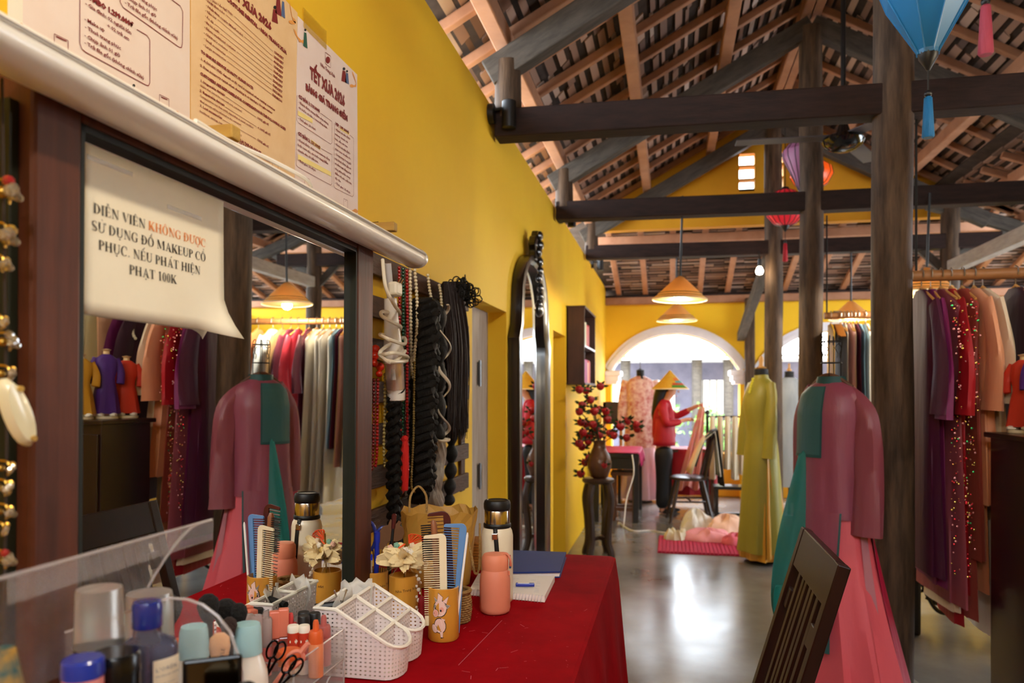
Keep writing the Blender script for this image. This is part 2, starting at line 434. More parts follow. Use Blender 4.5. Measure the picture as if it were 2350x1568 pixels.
# ================================================================ left wall: vanity mirror, notice, lamp, posters
m_mirror = M('mirror_glass', '#f2f4f3', .0, metal=1)
m_mahog = M('mahogany_stain', '#633018', .5, spec=.3, col2='#391a0c', ns=5, stretch=(7, 7, .6), bump=.12, contrast=.5)
m_black = M('black_gloss', '#0e0c0c', .25)
m_lip = M('dark_green_lip', '#181a10', .5, spec=.3)
mir = T('vanity_mirror', 'large mahogany framed vanity mirror behind the cosmetics with a taped notice', 'mirror', (-.70, 1.18, ZT + .002))
mir.rotation_euler = (0, math.radians(.45), 0)
ya, yb, za, zb_ = .775 - 1.18, 1.581 - 1.18, .03, 1.765 - ZT
MB().box((-.004, (ya + yb) / 2, (za + zb_) / 2), (.008, yb - ya, zb_ - za)).build('glass', m_mirror, mir, smooth=False)
for y0, y1 in ((ya - .07, ya), (yb, yb + .092)):
    MB().box((-.01, (y0 + y1) / 2, (zb_ + .06) / 2), (.052, y1 - y0, zb_ + .06)).build('stile', m_mahog, mir, smooth=False, bevel=.005)
for z0, z1 in ((zb_, zb_ + .065), (0, .03)):
    MB().box((-.01, (ya + yb) / 2, (z0 + z1) / 2), (.05, yb - ya, z1 - z0)).build('rail', m_mahog, mir, smooth=False, bevel=.004)
for y0, y1 in ((ya, ya + .006), (yb - .006, yb)):
    MB().box((.007, (y0 + y1) / 2, (za + zb_) / 2), (.014, y1 - y0, zb_ - za)).build('inner_lip', m_lip, mir, smooth=False)
MB().box((.007, (ya + yb) / 2, zb_ - .004), (.014, yb - ya, .008)).build('inner_lip', m_lip, mir, smooth=False)
MB().box((-.02, ya - .077, (zb_) / 2), (.035, .012, zb_)).build('side_board', m_lip, mir, smooth=False)
# --- notice
m_paper = M('cream_paper', '#efe6cf', .8, col2='#e9dfc6', ns=9)
m_ink = M('black_ink', '#14110f', .7)
m_orange = M('orange_ink', '#e08030', .7)
nt = T('paper_notice', 'cream paper notice with black and orange serif lettering taped on the vanity mirror', 'notice', (-.6925, .937, 1.65)); nt.rotation_euler = (0, math.radians(.45), 0)
g = []
for i in range(13):
    row = []
    for j in range(19):
        y = -.147 + .294 * j / 18; z = .1 - .206 * i / 12
        k = max(0, (j - 14) / 4) * max(0, (i - 9) / 3); x = .004 * (i / 12) ** 2 + .03 * k ** 1.5
        row.append((x + .0008, y + .006 * k, z - .01 * k))
    g.append(row)
MB().sheet(g).build('sheet', m_paper, nt, solid=.0006)
def gl_rect(mb, x0, y0, x1, y1, tf): mb.add([tf(x0, y0), tf(x1, y0), tf(x1, y1), tf(x0, y1)], [(0, 1, 2, 3)])
def gl_poly(mb, pts, tf): mb.add([tf(*p) for p in pts], [tuple(range(len(pts)))])
def gl_arc(mb, cx, cy, rx, ry, a0, a1, tf, tk=.15, tn=.045, n=14):
    o, i = [], []
    for k in range(n + 1):
        a = math.radians(lerp(a0, a1, k / n)); c, s = math.cos(a), math.sin(a)
        o.append(tf(cx + rx * c, cy + ry * s)); i.append(tf(cx + (rx - tk) * c, cy + (ry - tn) * s))
    mb.add(o + i, [(k, k + 1, n + 2 + k, n + 1 + k) for k in range(n)])
def glyph(mb, ch, tf):
    R_ = lambda *a: gl_rect(mb, *a, tf); P_ = lambda *p: gl_poly(mb, p, tf); A_ = lambda *a, **k: gl_arc(mb, *a, tf, **k)
    def st(x, w=.15, y0=0, y1=1, s=.08):
        R_(x, y0, x + w, y1); R_(x - s, y0, x + w + s, y0 + .04); R_(x - s, y1 - .04, x + w + s, y1)
    if ch == 'I': st(.1); return .38
    if ch in 'DĐ':
        st(.1); A_(.25, .5, .5, .5, -90, 90)
        if ch == 'Đ': R_(-.02, .48, .38, .54)
        return .82
    if ch == 'E':
        st(.1); R_(.25, 0, .62, .045); R_(.25, .955, .6, 1); R_(.25, .49, .5, .535); R_(.58, 0, .63, .25); R_(.56, .78, .6, 1); R_(.47, .4, .51, .62); return .7
    if ch == 'N':
        R_(.14, 0, .19, 1); R_(.05, 0, .28, .04); R_(.7, 0, .75, 1); R_(.6, .96, .84, 1); R_(.03, .96, .2, 1); P_((.08, 1), (.27, 1), (.75, 0), (.68, 0)); return .88
    if ch == 'V': P_((.06, 1), (.23, 1), (.46, .16), (.4, 0)); P_((.4, 0), (.44, .12), (.74, 1), (.68, 1)); R_(-.02, .96, .32, 1); R_(.58, .96, .84, 1); return .8
    if ch == 'K': st(.1); P_((.25, .42), (.3, .38), (.72, 1), (.62, 1)); P_((.3, .52), (.44, .62), (.84, 0), (.64, 0)); R_(.54, .96, .82, 1); R_(.54, 0, .9, .04); return .88
    if ch == 'H': st(.1); st(.62); R_(.2, .47, .65, .53); return .9
    if ch in 'OƠ':
        A_(.42, .5, .38, .52, 0, 360, n=26)
        if ch == 'Ơ': A_(.72, .98, .12, .14, -100, 70, tk=.06, tn=.05)
        return .86
    if ch == 'C': A_(.44, .5, .4, .52, 48, 312, n=20); R_(.68, .66, .73, .95); return .8
    if ch == 'G': A_(.44, .5, .4, .52, 48, 300, n=20); R_(.68, .66, .73, .95); R_(.6, .05, .74, .45); R_(.5, .42, .82, .46); return .88
    if ch in 'UƯ':
        R_(.12, .32, .27, 1); R_(.03, .96, .36, 1); R_(.66, .32, .72, 1); R_(.56, .96, .82, 1); A_(.42, .34, .3, .36, 180, 360, tk=.1, tn=.06)
        if ch == 'Ư': A_(.78, .98, .12, .14, -100, 70, tk=.06, tn=.05)
        return .86
    if ch == 'S': A_(.3, .74, .24, .27, 40, 250, tk=.1, tn=.06); A_(.32, .26, .26, .28, -145, 95, tk=.12, tn=.06); R_(.48, .74, .52, .98); R_(.05, .02, .09, .28); P_((.12, .6), (.22, .68), (.5, .42), (.4, .34)); return .64
    if ch == 'M': R_(.12, 0, .17, 1); R_(.02, 0, .27, .04); st(.86); P_((.08, 1), (.26, 1), (.56, .2), (.52, 0)); P_((.52, 0), (.56, .14), (.9, 1), (.84, 1)); R_(.0, .96, .2, 1); return 1.12
    if ch == 'A': P_((.12, 0), (.18, 0), (.46, .9), (.42, 1)); P_((.42, 1), (.46, 1), (.8, 0), (.62, 0)); R_(.24, .3, .6, .345); R_(.02, 0, .28, .04); R_(.54, 0, .9, .04); return .88
    if ch == 'P': st(.1); A_(.25, .73, .38, .27, -90, 90, tk=.14); return .68
    if ch == 'T': st(.3, s=.1); R_(.02, .955, .73, 1); R_(.02, .75, .06, 1); R_(.69, .75, .73, 1); return .78
    if ch == '1': st(.2, .13, s=.07); P_((.08, .82), (.2, .88), (.2, .98), (.06, .86)); return .52
    if ch == '0': A_(.28, .5, .23, .52, 0, 360, tk=.12, n=22); return .56
    if ch == '.': R_(.08, 0, .2, .12); return .3
    return .3
BASE = {'Ễ': 'E^~', 'Ê': 'E^', 'Ô': 'O^', 'Ợ': 'Ơ.', 'Ử': 'Ư?', 'Ụ': 'U.', 'Ồ': 'O^`', 'Ổ': 'O^?', 'Ế': "E^'", 'Á': "A'", 'Ệ': 'E^.', 'Ạ': 'A.'}
def serif_line(segs, y0, y1, z, cap, X):
    # segs: [(text, mesh)], laid from y0 to y1
    def run(tfm, dry):
        x = 0
        for s, mb in segs:
            for ch in s:
                b = BASE.get(ch, ch); tf = lambda px, py, x=x: tfm(x + px, py); t = MB() if dry else mb
                w = glyph(t, b[0], tf)
                c = w / 2 - .02
                for k in b[1:]:
                    up = .14 if ('^' in b and k in "~'`?") else 0
                    if k == '^': gl_poly(t, [tf(c - .16, 1.08), tf(c - .1, 1.08), tf(c, 1.2), tf(c, 1.26)], lambda *p: p) if 0 else (t.add([tf(c - .17, 1.07), tf(c - .1, 1.07), tf(c, 1.19), tf(c, 1.27)], [(0, 1, 2, 3)]), t.add([tf(c, 1.27), tf(c, 1.19), tf(c + .1, 1.07), tf(c + .17, 1.07)], [(0, 1, 2, 3)]))
                    elif k == '.': gl_arc(t, c, -.2, .075, .075, 0, 360, tf, tk=.07, tn=.07, n=8)
                    elif k == "'": t.add([tf(c + .06, 1.08 + up), tf(c + .12, 1.08 + up), tf(c + .26, 1.3 + up), tf(c + .16, 1.3 + up)], [(0, 1, 2, 3)])
                    elif k == '`': t.add([tf(c + .12, 1.3 + up), tf(c + .02, 1.3 + up), tf(c + .1, 1.1 + up), tf(c + .16, 1.1 + up)], [(0, 1, 2, 3)])
                    elif k == '?': gl_arc(t, c + .04, 1.26 + up, .09, .1, -60, 150, tf, tk=.05, tn=.05, n=8)
                    elif k == '~': t.add([tf(c - .15, 1.3), tf(c - .06, 1.38), tf(c + .06, 1.3), tf(c + .16, 1.4), tf(c + .15, 1.34), tf(c + .06, 1.24), tf(c - .06, 1.32), tf(c - .14, 1.25)], [(0, 1, 6, 7), (1, 2, 5, 6), (2, 3, 4, 5)])
                x += w + .03
        return x
    tot = run(lambda a, b: (0, a, b), True)
    k = (y1 - y0) / tot
    run(lambda a, b: (.0022 + .004 * (min(1, max(0, (.1 - (z + b * cap)) / .206))) ** 2, y0 + a * k, z + b * cap), False)
ink, org = MB(), MB()
o0 = .937; zz0 = 1.65
X_ = .0022
serif_line([('DIỄN VIÊN ', ink), ('KHÔNG ĐƯỢC', org)], .806 - o0, 1.036 - o0, 1.669 - zz0, .0122, X_)
serif_line([('SỬ DỤNG ĐỒ MAKEUP CỔ', ink)], .803 - o0, 1.036 - o0, 1.6472 - zz0, .0122, X_)
serif_line([('PHỤC. NẾU PHÁT HIỆN', ink)], .814 - o0, 1.022 - o0, 1.6254 - zz0, .0122, X_ + .0003)
serif_line([('PHẠT 100K', ink)], .868 - o0, .966 - o0, 1.6036 - zz0, .0122, X_ + .0006)
ink.build('lettering', m_ink, nt, smooth=False); org.build('orange_lettering', m_orange, nt, smooth=False)
m_tape = M('clear_tape', '#ffffff', .15, alpha=.35)
for y, z in ((-.1, .085), (.05, .06)): MB().box((.0014, y, z), (.0003, .08, .006)).build('tape', m_tape, nt, smooth=False)
# --- tube lamp above the mirror
m_plast = M('white_plastic', '#eae4da', .3, coat=.3)
tl = T('tube_light', 'white plastic batten tube light above the vanity mirror, switched off', 'tube light', (-.640, 1.3, 1.792))
rings = []
for y in (-1.0, .56):
    rings.append([(.030 * math.cos(a) + (.0 if math.cos(a) > 0 else -.004), y, .024 * math.sin(a)) for a in [2 * PI * k / 22 for k in range(22)]])
MB().loft(rings).build('housing', m_plast, tl)
MB().loft([[(p[0] * k, y + dy, p[2] * k) for p in rings[1]] for k, dy, y in ((1.04, -.012, .56), (1.06, .0, .56), (1.0, .012, .56), (.7, .017, .56))], False, True).build('end_cap', M('end_cap_plastic', '#f3efe8', .25, coat=.4), tl)
MB().box((.0315, -.22, .007), (.0015, 1.54, .0022)).build('seam', M('seam_grey', '#8d8480', .5), tl, smooth=False)
MB().box((-.03, -.22, 0), (.012, 1.52, .03)).build('backplate', m_plast, tl, smooth=False)
cb = T('white_cable', 'white cable curling along the top of the tube light', 'cable', (-.635, 1.05, 1.818))
MB().tube(spline([(0, -.12, .002), (-.02, 0, .012), (-.01, .1, .014), (.005, .2, .006), (-.03, .27, .0)]), .0035, 6).build('cord', m_plast, cb)
m_peg = M('raw_pine', '#c9a24e', .7, col2='#a8803a', ns=8, stretch=(1, 6, 6))
for k, (u, v, lab) in enumerate(((410, 315, 'raw wooden peg in the wall between the first and second price posters'), (820, 525, 'raw wooden peg in the wall at the corner of the third price poster'))):
    p = onX(u, v, WX)
    o = T('wooden_peg', lab, 'peg', p, group='wall pegs')
    MB().box((.058, 0, 0), (.125, .03, .026)).build('stick', m_peg, o, smooth=False, bevel=.003)
    MB().tube([(.03, 0, .015), (.06, .012, .02), (.1, 0, -.02), (.12, .0, -.09)], .0012, 5).build('wire', m_black, o)
# --- price posters
m_p1 = M('pinkish_poster', '#ecd9cb', .55, col2='#e6cfbd', ns=10); m_p2 = M('parchment_poster', '#ecc99a', .55, col2='#e2ba86', ns=14); m_p3 = M('pale_poster', '#eddcd6', .5, col2='#e8d2c8', ns=12)
m_red = M('maroon_ink', '#7e1f1d', .7); m_rib = M('orange_ribbon_ink', '#e29a4a', .7); m_hi = M('highlighter_ink', '#f4dd8c', .7)
m_pk = M('pink_ink', '#e0607e', .7); m_bl = M('slate_ink', '#55678f', .7)
POFF = .0022
def wp(u, v): p = onX(u, v, WX); return (p.y, p.z)
def ptext(mb, s, a, b, cap, bold=0, x=.0016):
    a, b = Vector((0, *wp(*a))), Vector((0, *wp(*b)))
    t = MB(); text_into(t, s, cap / .7, Matrix(), bold=bold + cap * .035, res=1)
    w = max(p[0] for p in t.v); d = b - a; k = d.length / w; e = d.normalized(); n = Vector((0, -e.z, e.y))
    mb.add([a + e * (p[0] * k) + n * p[1] + Vector((x, 0, 0)) for p in t.v], t.f)
def pline(mb, pts, w=.0007, x=.0014):
    q = [Vector((0, *wp(*p))) for p in pts]
    for a, b in zip(q, q[1:]):
        e = (b - a).normalized(); n = Vector((0, -e.z, e.y)) * w
        mb.add([p + Vector((x, 0, 0)) for p in (a - n, b - n, b + n, a + n)], [(0, 1, 2, 3)])
def ppoly(mb, pts, x=.0012): mb.add([(x, *wp(*p)) for p in pts], [tuple(range(len(pts)))])
def poster(label, corners, mat):
    q = [wp(*c) if len(c) == 2 and abs(c[0]) > 3 else c for c in corners]
    o = T('price_poster', label, 'poster', (WX + POFF, 0, 0), group='price posters on the yellow wall')
    m2 = MB(); m2.add([(0, *p) for p in q] + [(-.0018, *p) for p in q], [(0, 1, 2, 3), (7, 6, 5, 4), (0, 4, 5, 1), (1, 5, 6, 2), (2, 6, 7, 3), (3, 7, 4, 0)])
    m2.build('sheet', mat, o, smooth=False)
    return o
def ribbon(o, pts, w0=.004):
    m2 = MB(); q = spline([Vector((.0011, *wp(*p))) for p in pts], 5); n = len(q)
    for i in range(n - 1):
        w = lambda k: w0 * (.4 + .8 * abs(math.sin(3.2 * k / n * PI)))
        a, b = q[i], q[i + 1]
        m2.add([a + Vector((0, 0, -w(i))), b + Vector((0, 0, -w(i + 1))), b + Vector((0, 0, w(i + 1))), a + Vector((0, 0, w(i)))], [(0, 1, 2, 3)])
    m2.build('ribbon_print', m_rib, o, smooth=False)
def qrbox(o, c):
    m2 = MB(); (a, b), (c2, d) = c
    pline(m2, [(a, b), (a, d - (c2 - a) * .5), (c2, d), (c2, b + (c2 - a) * .5), (a, b)], .0005)
    pline(m2, [(a + 4, b + 6), (c2 - 4, b + (c2 - a) * .5 + 1)], .0008)
    m2.build('code_frame', m_red, o, smooth=False)
def figures(o, items):
    for (u, v, w, h, mt) in items:
        m2 = MB(); ppoly(m2, [(u - w * .25, v - h * .62), (u + w * .25, v - h * .55), (u + w * .5, v + h * .5), (u - w * .5, v + h * .3)]); m2.build('figure_print', mt, o, smooth=False)
        m2 = MB(); ppoly(m2, [(u + w * .26 * math.cos(k), v - h * .76 + w * .3 * math.sin(k)) for k in [j * PI / 4 for j in range(8)]]); m2.build('figure_head', m_ink, o, smooth=False)
# poster one
p1 = poster('pinkish price poster with the 1.299.000 combo, leftmost on the yellow wall', [(.925, 1.92), (1.312, 1.955), (1.312, 2.40), (.925, 2.38)], m_p1)
MB().box((-.001, .913, 2.15), (.002, .024, .46)).build('white_border', m_paper, p1, smooth=False)
t = MB()
ptext(t, 'COMBO 1.299.000Đ', (186, -10), (304, 66), .0085, .0004)
for s, a, b in (('- Gia đình: 02 người lớn', (191, 11), (297, 80)), ('+ 02 trẻ em', (242, 62), (292, 94)), ('- Make up', (189, 47), (236, 74)), ('- Thuê trang phục', (190, 65), (273, 115)),
                ('- Chụp ảnh 01 giờ', (189, 84), (271, 132)), ('- Trả file gốc (không chỉnh sửa)', (189, 101), (326, 183)), ('- Trả file gốc (không chỉnh sửa)', (282, 9), (404, 92)),
                ('- Chụp ảnh 01 giờ', (283, -6), (354, 41)), ('- Thuê trang phục', (284, -24), (356, 26)), ('- Make up', (285, -42), (330, -12))): ptext(t, s, a, b, .0058)
pline(t, [(179, -20), (179, 100), (184, 113), (192, 120), (332, 196), (337, 197), (340, 190), (340, 92), (334, 82), (310, 68)])
pline(t, [(272, -40), (272, 5), (278, 17), (408, 109), (413, 109), (415, 100), (416, 27), (410, 14), (380, -8)])
t.build('lettering', m_red, p1, smooth=False)
ribbon(p1, [(35, 62), (50, 66), (65, 85), (78, 115), (90, 138)], .006); ribbon(p1, [(363, 275), (385, 277), (402, 263), (416, 274), (434, 290)], .006)
qrbox(p1, ((120, 78), (152, 140))); qrbox(p1, ((362, 217), (384, 266)))
figures(p1, [(170, 165, 9, 28, m_ink), (200, 186, 8, 26, m_red), (212, 192, 6, 18, m_bl), (303, 220, 14, 30, m_red), (340, 248, 24, 24, m_rib)])
m2 = MB(); ppoly(m2, [(187 + 12 * math.cos(k), 172 + 18 * math.sin(k)) for k in [j * PI / 6 for j in range(12)]]); m2.build('mirror_print', m_pk, p1, smooth=False)
# poster two
p2 = poster('parchment poster headed costume rental, between two paler price posters', [(1.316, 1.955), (1.728, 1.955), (1.745, 2.392), (1.316, 2.40)], m_p2)
t = MB(); h = 0
HEADS = []
def ph(_, *a): q = MB(); ptext(q, *a); HEADS.append(q)
def H_flush(o):
    while HEADS: HEADS.pop().build('heading', m_red, o, smooth=False)
def hi_(pts): q = MB(); ppoly(q, pts); q.build('highlight', m_hi, p3, smooth=False)
ph(h, 'TẾT XƯA 2026', (520, -18), (620, 71), .0165, .0008)
ph(h, 'TRADITIONAL COSTUME RENTAL - NHA TRANG XƯA', (452, -58), (655, 126), .008, .0004)
L2 = [('- Việt phục / Áo Ngũ Thân:', (469, -8), (531, 37)), ('- Nhật Bình robe', (469, 2), (512, 34)), ('- Nhật Bình couple (Male/Female)', (469, 14), (554, 84)), ('- Yếm top', (467, 26), (493, 45)), ('- Áo dài', (467, 38), (486, 55)), ('- Bà ba outfit', (466, 51), (500, 78)),
      ('- Ethnic traditional costume', (465, 64), (537, 119)), ("- Children's costume", (464, 77), (519, 118)), ('- Small accessories', (464, 90), (514, 128)), ('- Large accessories', (463, 104), (515, 141))]
PR = ['150K/SET', '220K/SET', '400K/SET', '150K/SET', '120K/SET', '70K/SET', '220K/SET', '70K/SET', '50K/2 MÓN', '50K/MÓN']
for i, (s, a, b) in enumerate(L2):
    ptext(t, s, a, b, .0044); q = (626 - i * .45, 121 + i * 10.9)
    ptext(t, PR[i], q, (q[0] + 22, q[1] + 17), .0048, .0002); pline(t, [(b[0] + 3, b[1]), (q[0] - 3, q[1] - 3)], .0004)
for s, a, b in (('TO ENSURE SERVICE QUALITY, PLEASE NOTE:', (458, 121), (578, 206)), ('CUSTOMERS ARE RESPONSIBLE FOR COMPENSATION IN THE FOLLOWING CASES:', (456, 171), (653, 300)),
                ('NHA TRANG XƯA TAILOR HOUSE', (506, 300), (596, 354)), ('PRESERVING THE SOUL OF THE PAST IN EVERY GARMENT', (488, 297), (617, 374))): ph(h, s, a, b, .0052, .0003)
for s, a, b in (('1. A 500.000 VND deposit or ID card is required when renting costumes', (457, 137), (628, 255)), ('2. Free accessory rental when checking in or leaving a Google review', (456, 152), (622, 262)),
                ('1. Irreparable damage', (456, 187), (513, 221)), ('100% giá trị', (587, 272), (613, 288)), ('2. Repairable damage', (455, 210), (512, 244)), ('< 100% giá trị', (588, 295), (617, 311)),
                ('3. Lost accessories', (455, 244), (506, 274)), ('100% giá trị', (587, 322), (613, 339))): ptext(t, s, a, b, .0044, .0001)
for s, a, b in (('(stains that cannot be removed, torn costumes)', (456, 197), (552, 258)), ('Compensation less than 100%, depending on actual condition', (455, 221), (578, 295)),
                ('(final amount will be informed to the customer)', (455, 233), (550, 289)), ('(necklaces, earrings, hair accessories, fans, etc.)', (454, 256), (551, 313))): ptext(t, s, a, b, .0036)
for a, b in (((515, 222), (584, 269)), ((514, 246), (585, 291)), ((508, 275), (584, 319))): pline(t, [a, b], .0004)
t.build('lettering', m_red, p2, smooth=False); H_flush(p2)
ribbon(p2, [(662, 5), (668, 40), (676, 52), (660, 50)], .004); ribbon(p2, [(634, 412), (645, 405), (655, 412), (664, 420)], .005); qrbox(p2, ((622, 370), (635, 405)))
figures(p2, [(636, 18, 14, 40, m_red), (647, 25, 9, 36, m_bl), (628, 40, 14, 30, m_red), (503, 344, 9, 20, m_pk), (514, 350, 9, 22, m_bl), (526, 352, 9, 24, m_paper), (534, 360, 9, 24, M('green_ink', '#285845', .7)), (581, 384, 9, 26, M('red_ink', '#c52a22', .7)), (591, 390, 8, 24, M('yellow_ink', '#e9b83a', .7)), (602, 396, 9, 26, m_red)])
# poster three
p3 = poster('pale make-up price poster nearest the bare yellow wall', [(1.730, 1.952), (2.118, 1.945), (2.112, 2.388), (1.747, 2.385)], m_p3)
t = MB(); h = 0
ph(h, 'TẾT XƯA 2026', (709, 179), (789, 245), .029, .0012); ph(h, 'BẢNG GIÁ TRANG ĐIỂM', (699, 206), (795, 279), .0155, .0009); ph(h, 'Nha Trang Xưa', (733, 151), (766, 179), .009)
q = MB(); pline(q, [(744, 120), (744, 146), (756, 156), (756, 129), (744, 120)], .0006); q.build('logo_frame', m_red, p3, smooth=False)
q = MB(); ppoly(q, [(750 + 5 * math.cos(k), 138 + 8 * math.sin(k)) for k in [j * PI / 6 for j in range(12)]]); q.build('logo_flower', m_red, p3, smooth=False)
for s, a, b in (('CƠ BẢN 1: 119.000Đ', (682.5, 224), (731, 259)), ('CƠ BẢN 2: 159.000Đ', (681, 309), (732, 343)), ('VIP: 189.000Đ', (767, 287), (798, 308))): ph(h, s, a, b, .0078, .0004)
for s, a, b in (('- Khách được trang điểm nhẹ nhàng,', (682, 236), (751, 287)), ('các bước cơ bản, 1 tone hồng nhạt.', (682, 248), (748.5, 296)), ('- Thời gian: 25-30ph', (681, 273), (721.5, 300)), ('- Khách được chọn tone makeup hồng', (680.5, 322.5), (754, 369)),
                ('hoặc tone nâu, các bước trang điểm', (680.5, 334), (750, 378)), ('chuyên sâu, chi tiết hơn.', (680.5, 346), (728, 375)), ('- Thời gian: 30-40ph', (680.5, 369.5), (721.5, 394))): ptext(t, s, a, b, .0056)
V = ['- Khách ưu tiên được', 'makeup chuyên sâu', 'hơn, sắc nét hơn.', '- Khách ưu tiên được', 'chọn tone và mẫu tóc.', '- Song song trong gói', 'này khách được gắn mi', 'và đính hạt bằng phát', 'sáng giúp phần trang', 'điểm trở nên cuốn hút,', 'độc đáo.', '- Thời gian: 35-40ph']
for i, s in enumerate(V):
    y = 298 + i * 11.25; w = 1.75 * len(s); ptext(t, s, (766, y), (766 + w, y + w * .66), .0056)
for bx in ([(679, 219), (678, 276), (682, 282), (756, 331), (759, 328), (759, 279), (733, 260)], [(678, 305), (677, 378), (681, 384), (756, 425), (759, 422), (759, 355), (734, 341)], [(765, 283), (763, 425), (766, 432), (806, 452), (809, 448), (809, 318), (800, 310)]): pline(t, bx, .0005)
hi_([(681, 254), (714.5, 273), (714.5, 283), (681, 265)]); hi_([(681, 354), (757, 395), (757, 405), (681, 366)]); hi_([(711, 320), (733, 337), (733, 345), (711, 329)]); hi_([(778, 291), (799, 304), (799, 311), (778, 298)])
t.build('lettering', m_red, p3, smooth=False); H_flush(p3)
ribbon(p3, [(672, 68), (684, 92), (696, 96)], .004); ribbon(p3, [(806, 165), (815, 195), (801, 197)], .004); ribbon(p3, [(668, 410), (680, 425), (688, 444)], .004); ribbon(p3, [(785, 493), (800, 496), (808, 484), (819, 486)], .005)
qrbox(p3, ((696, 406), (707, 438))); qrbox(p3, ((786, 456), (795, 484)))
figures(p3, [(698, 95, 10, 34, M('green_ink', '#6a9a4a', .7)), (787, 178, 12, 26, m_red), (794, 182, 9, 24, m_bl), (718, 460, 8, 18, m_rib), (726, 464, 6, 18, m_red), (779, 488, 6, 22, m_bl)])
m2 = MB(); m2.box((.0012, 1.84, 2.395), (.0006, .13, .05)); m2.build('packing_tape', M('amber_tape', '#d9b030', .25, alpha=.35), p3, smooth=False)
# --- hooked ornaments hanging at the very left
m_cry = M('crystal_bead', '#f0e4cc', .06, trans=.85, ior=1.6); m_gold = M('gilt_wire', '#b08a3a', .3, metal=.9); m_red_c = M('red_crystal', '#b33434', .1, trans=.4)
m_horn = M('ivory_horn', '#e6dcb6', .25, coat=.4)
o = T('ornament_cord', 'thin dark cord hanging from the tube light, strung with hair ornaments', 'cord', (-.668, .655, 1.30))
MB().tube([(0, 0, .47), (.002, .004, .1), (0, -.003, -.33)], .0016, 6).build('cord', M('dark_cord', '#2a1c12', .8), o)
orn = [(22, 440, 26, 7, 'crystal hair ornament with a red bead, topmost of the left strand', 1), (12, 540, 26, 6, 'gold shell hair ornament under the topmost crystal ornament', 0), (5, 605, 18, 6, 'small gold bead cluster above the crystal pairs', 0), (2, 740, 16, 5, 'gold crystal pin halfway down the left strand', 0),
       (22, 785, 19, 7, 'double row of clear crystal beads above the ivory clip', 0), (18, 858, 17, 4, 'pair of clear crystal beads touching the ivory clip', 0), (18, 1075, 15, 5, 'sparkling crystal pin just below the ivory clip', 0), (12, 1120, 17, 5, 'gold leaf crystal pin second below the ivory clip', 0), (14, 1175, 16, 6, 'pinkish flower crystal pin third below the ivory clip', 0), (5, 1215, 14, 4, 'small gold crystal pin fourth below the ivory clip', 0), (12, 1285, 19, 7, 'gold ring crystal ornament lowest on the left strand', 1)]
for (u, v, r, n, lab, rd) in orn:
    p = onX(u, v, -.652); k = r * .0004
    o = T('hair_ornament', lab, 'hair ornament', p, group='hair ornaments on the hook board')
    w = MB().tube(spline([(-.02, 0, k * 1.2), (0, .0, k), (.0, 0, -k * 1.2)]), .0012, 5); w.ball((-.008, 0, 0), k * .6); w.build('wire', m_gold, o)
    for j in range(n):
        a = j * 2.4; q = MB(); q.ball((.004 + .003 * math.sin(j * 1.9), k * (.2 + .9 * (j / n)) * math.cos(a), k * (.2 + .9 * (j / n)) * math.sin(a)), k * rnd.uniform(.42, .62), 7, 5)
        q.build('bead', m_red_c if (rd and j == n - 1) else (m_gold if (not rd and j % 4 == 3) else m_cry), o, smooth=False)
p = onX(36, 948, -.640)
o = T('ivory_clip', 'smooth ivory coloured oval hair clip hanging on the left strand', 'hair clip', p); o.rotation_euler = (0, 0, 0)
m2 = MB(); c, s = math.cos(-.32), math.sin(-.32)
rings = [[((.006 - .006 * abs(e) + sd * .003), .017 * k_ * math.cos(q) * c - .036 * k_ * math.sin(q) * -s, -.017 * k_ * math.cos(q) * -s + .036 * k_ * math.sin(q) * c) for q in [j * PI / 10 for j in range(20)]] for (e, k_, sd) in ((1, .98, -1), (.6, 1, 0), (.1, .85, 1), (0, .4, 1.4))]
m2.loft(rings, True, True); m2.build('plate', m_horn, o)
for z in (.024, -.026): MB().cyl((.006, .008 * (1 if z < 0 else -1) + .004, z), (.0115, .008 * (1 if z < 0 else -1) + .004, z), .003, n=8).build('rivet_hole', m_peg, o)
# ================================================================ dressing table and what stands on it
m_velvet = M('red_velvet', '#a50412', .85, col2='#7c030c', ns=7, sheen=.05, spec=.05, bump=.25, bs=9, contrast=.5)
m_wood = M('brown_wood', '#6a4026', .5, col2='#4a2a17', ns=6, stretch=(1, 6, 6))
tb = T('dressing_table', 'long wooden dressing table hidden under red velvet', 'table', (-.54, 1.38, 0))
MB().box((0, 0, ZT - .035), (.69, 2.22, .05)).build('table_top', m_wood, tb, smooth=False, bevel=.005)
for sx in (-1, 1):
    for sy in (-1, 1): MB().box((sx * .3, sy * 1.05, (ZT - .06) / 2), (.06, .06, ZT - .06)).build('leg', m_wood, tb, smooth=False, bevel=.004)
# cloth
X0, X1, YA, YZ = -.897, -.172, .22, 2.515
per = []
def seg(a, b, n, nrm):
    for i in range(n): per.append((lerp(a[0], b[0], i / n), lerp(a[1], b[1], i / n), nrm))
rc = .03
seg((X1, YA), (X1, YZ - rc), 90, (1, 0))
for i in range(6): q = i / 6 * PI / 2; per.append((X1 - rc + rc * math.cos(q), YZ - rc + rc * math.sin(q), (math.cos(q), math.sin(q))))
seg((X1 - rc, YZ), (X0, YZ), 34, (0, 1)); seg((X0, YZ), (X0, YA), 12, (0, 0)); seg((X0, YA), (X1, YA), 14, (0, -.3))
cx, cy = (X0 + X1) / 2, (YA + YZ) / 2
rings = []
for k in (0, .5, .9, .97): rings.append([(cx + (x - cx) * k, cy + (y - cy) * k, ZT) for x, y, n in per])
rings.append([(x - n[0] * .012, y - n[1] * .012, ZT - .001) for x, y, n in per])
rings.append([(x - n[0] * .004, y - n[1] * .004, ZT - .005) for x, y, n in per])
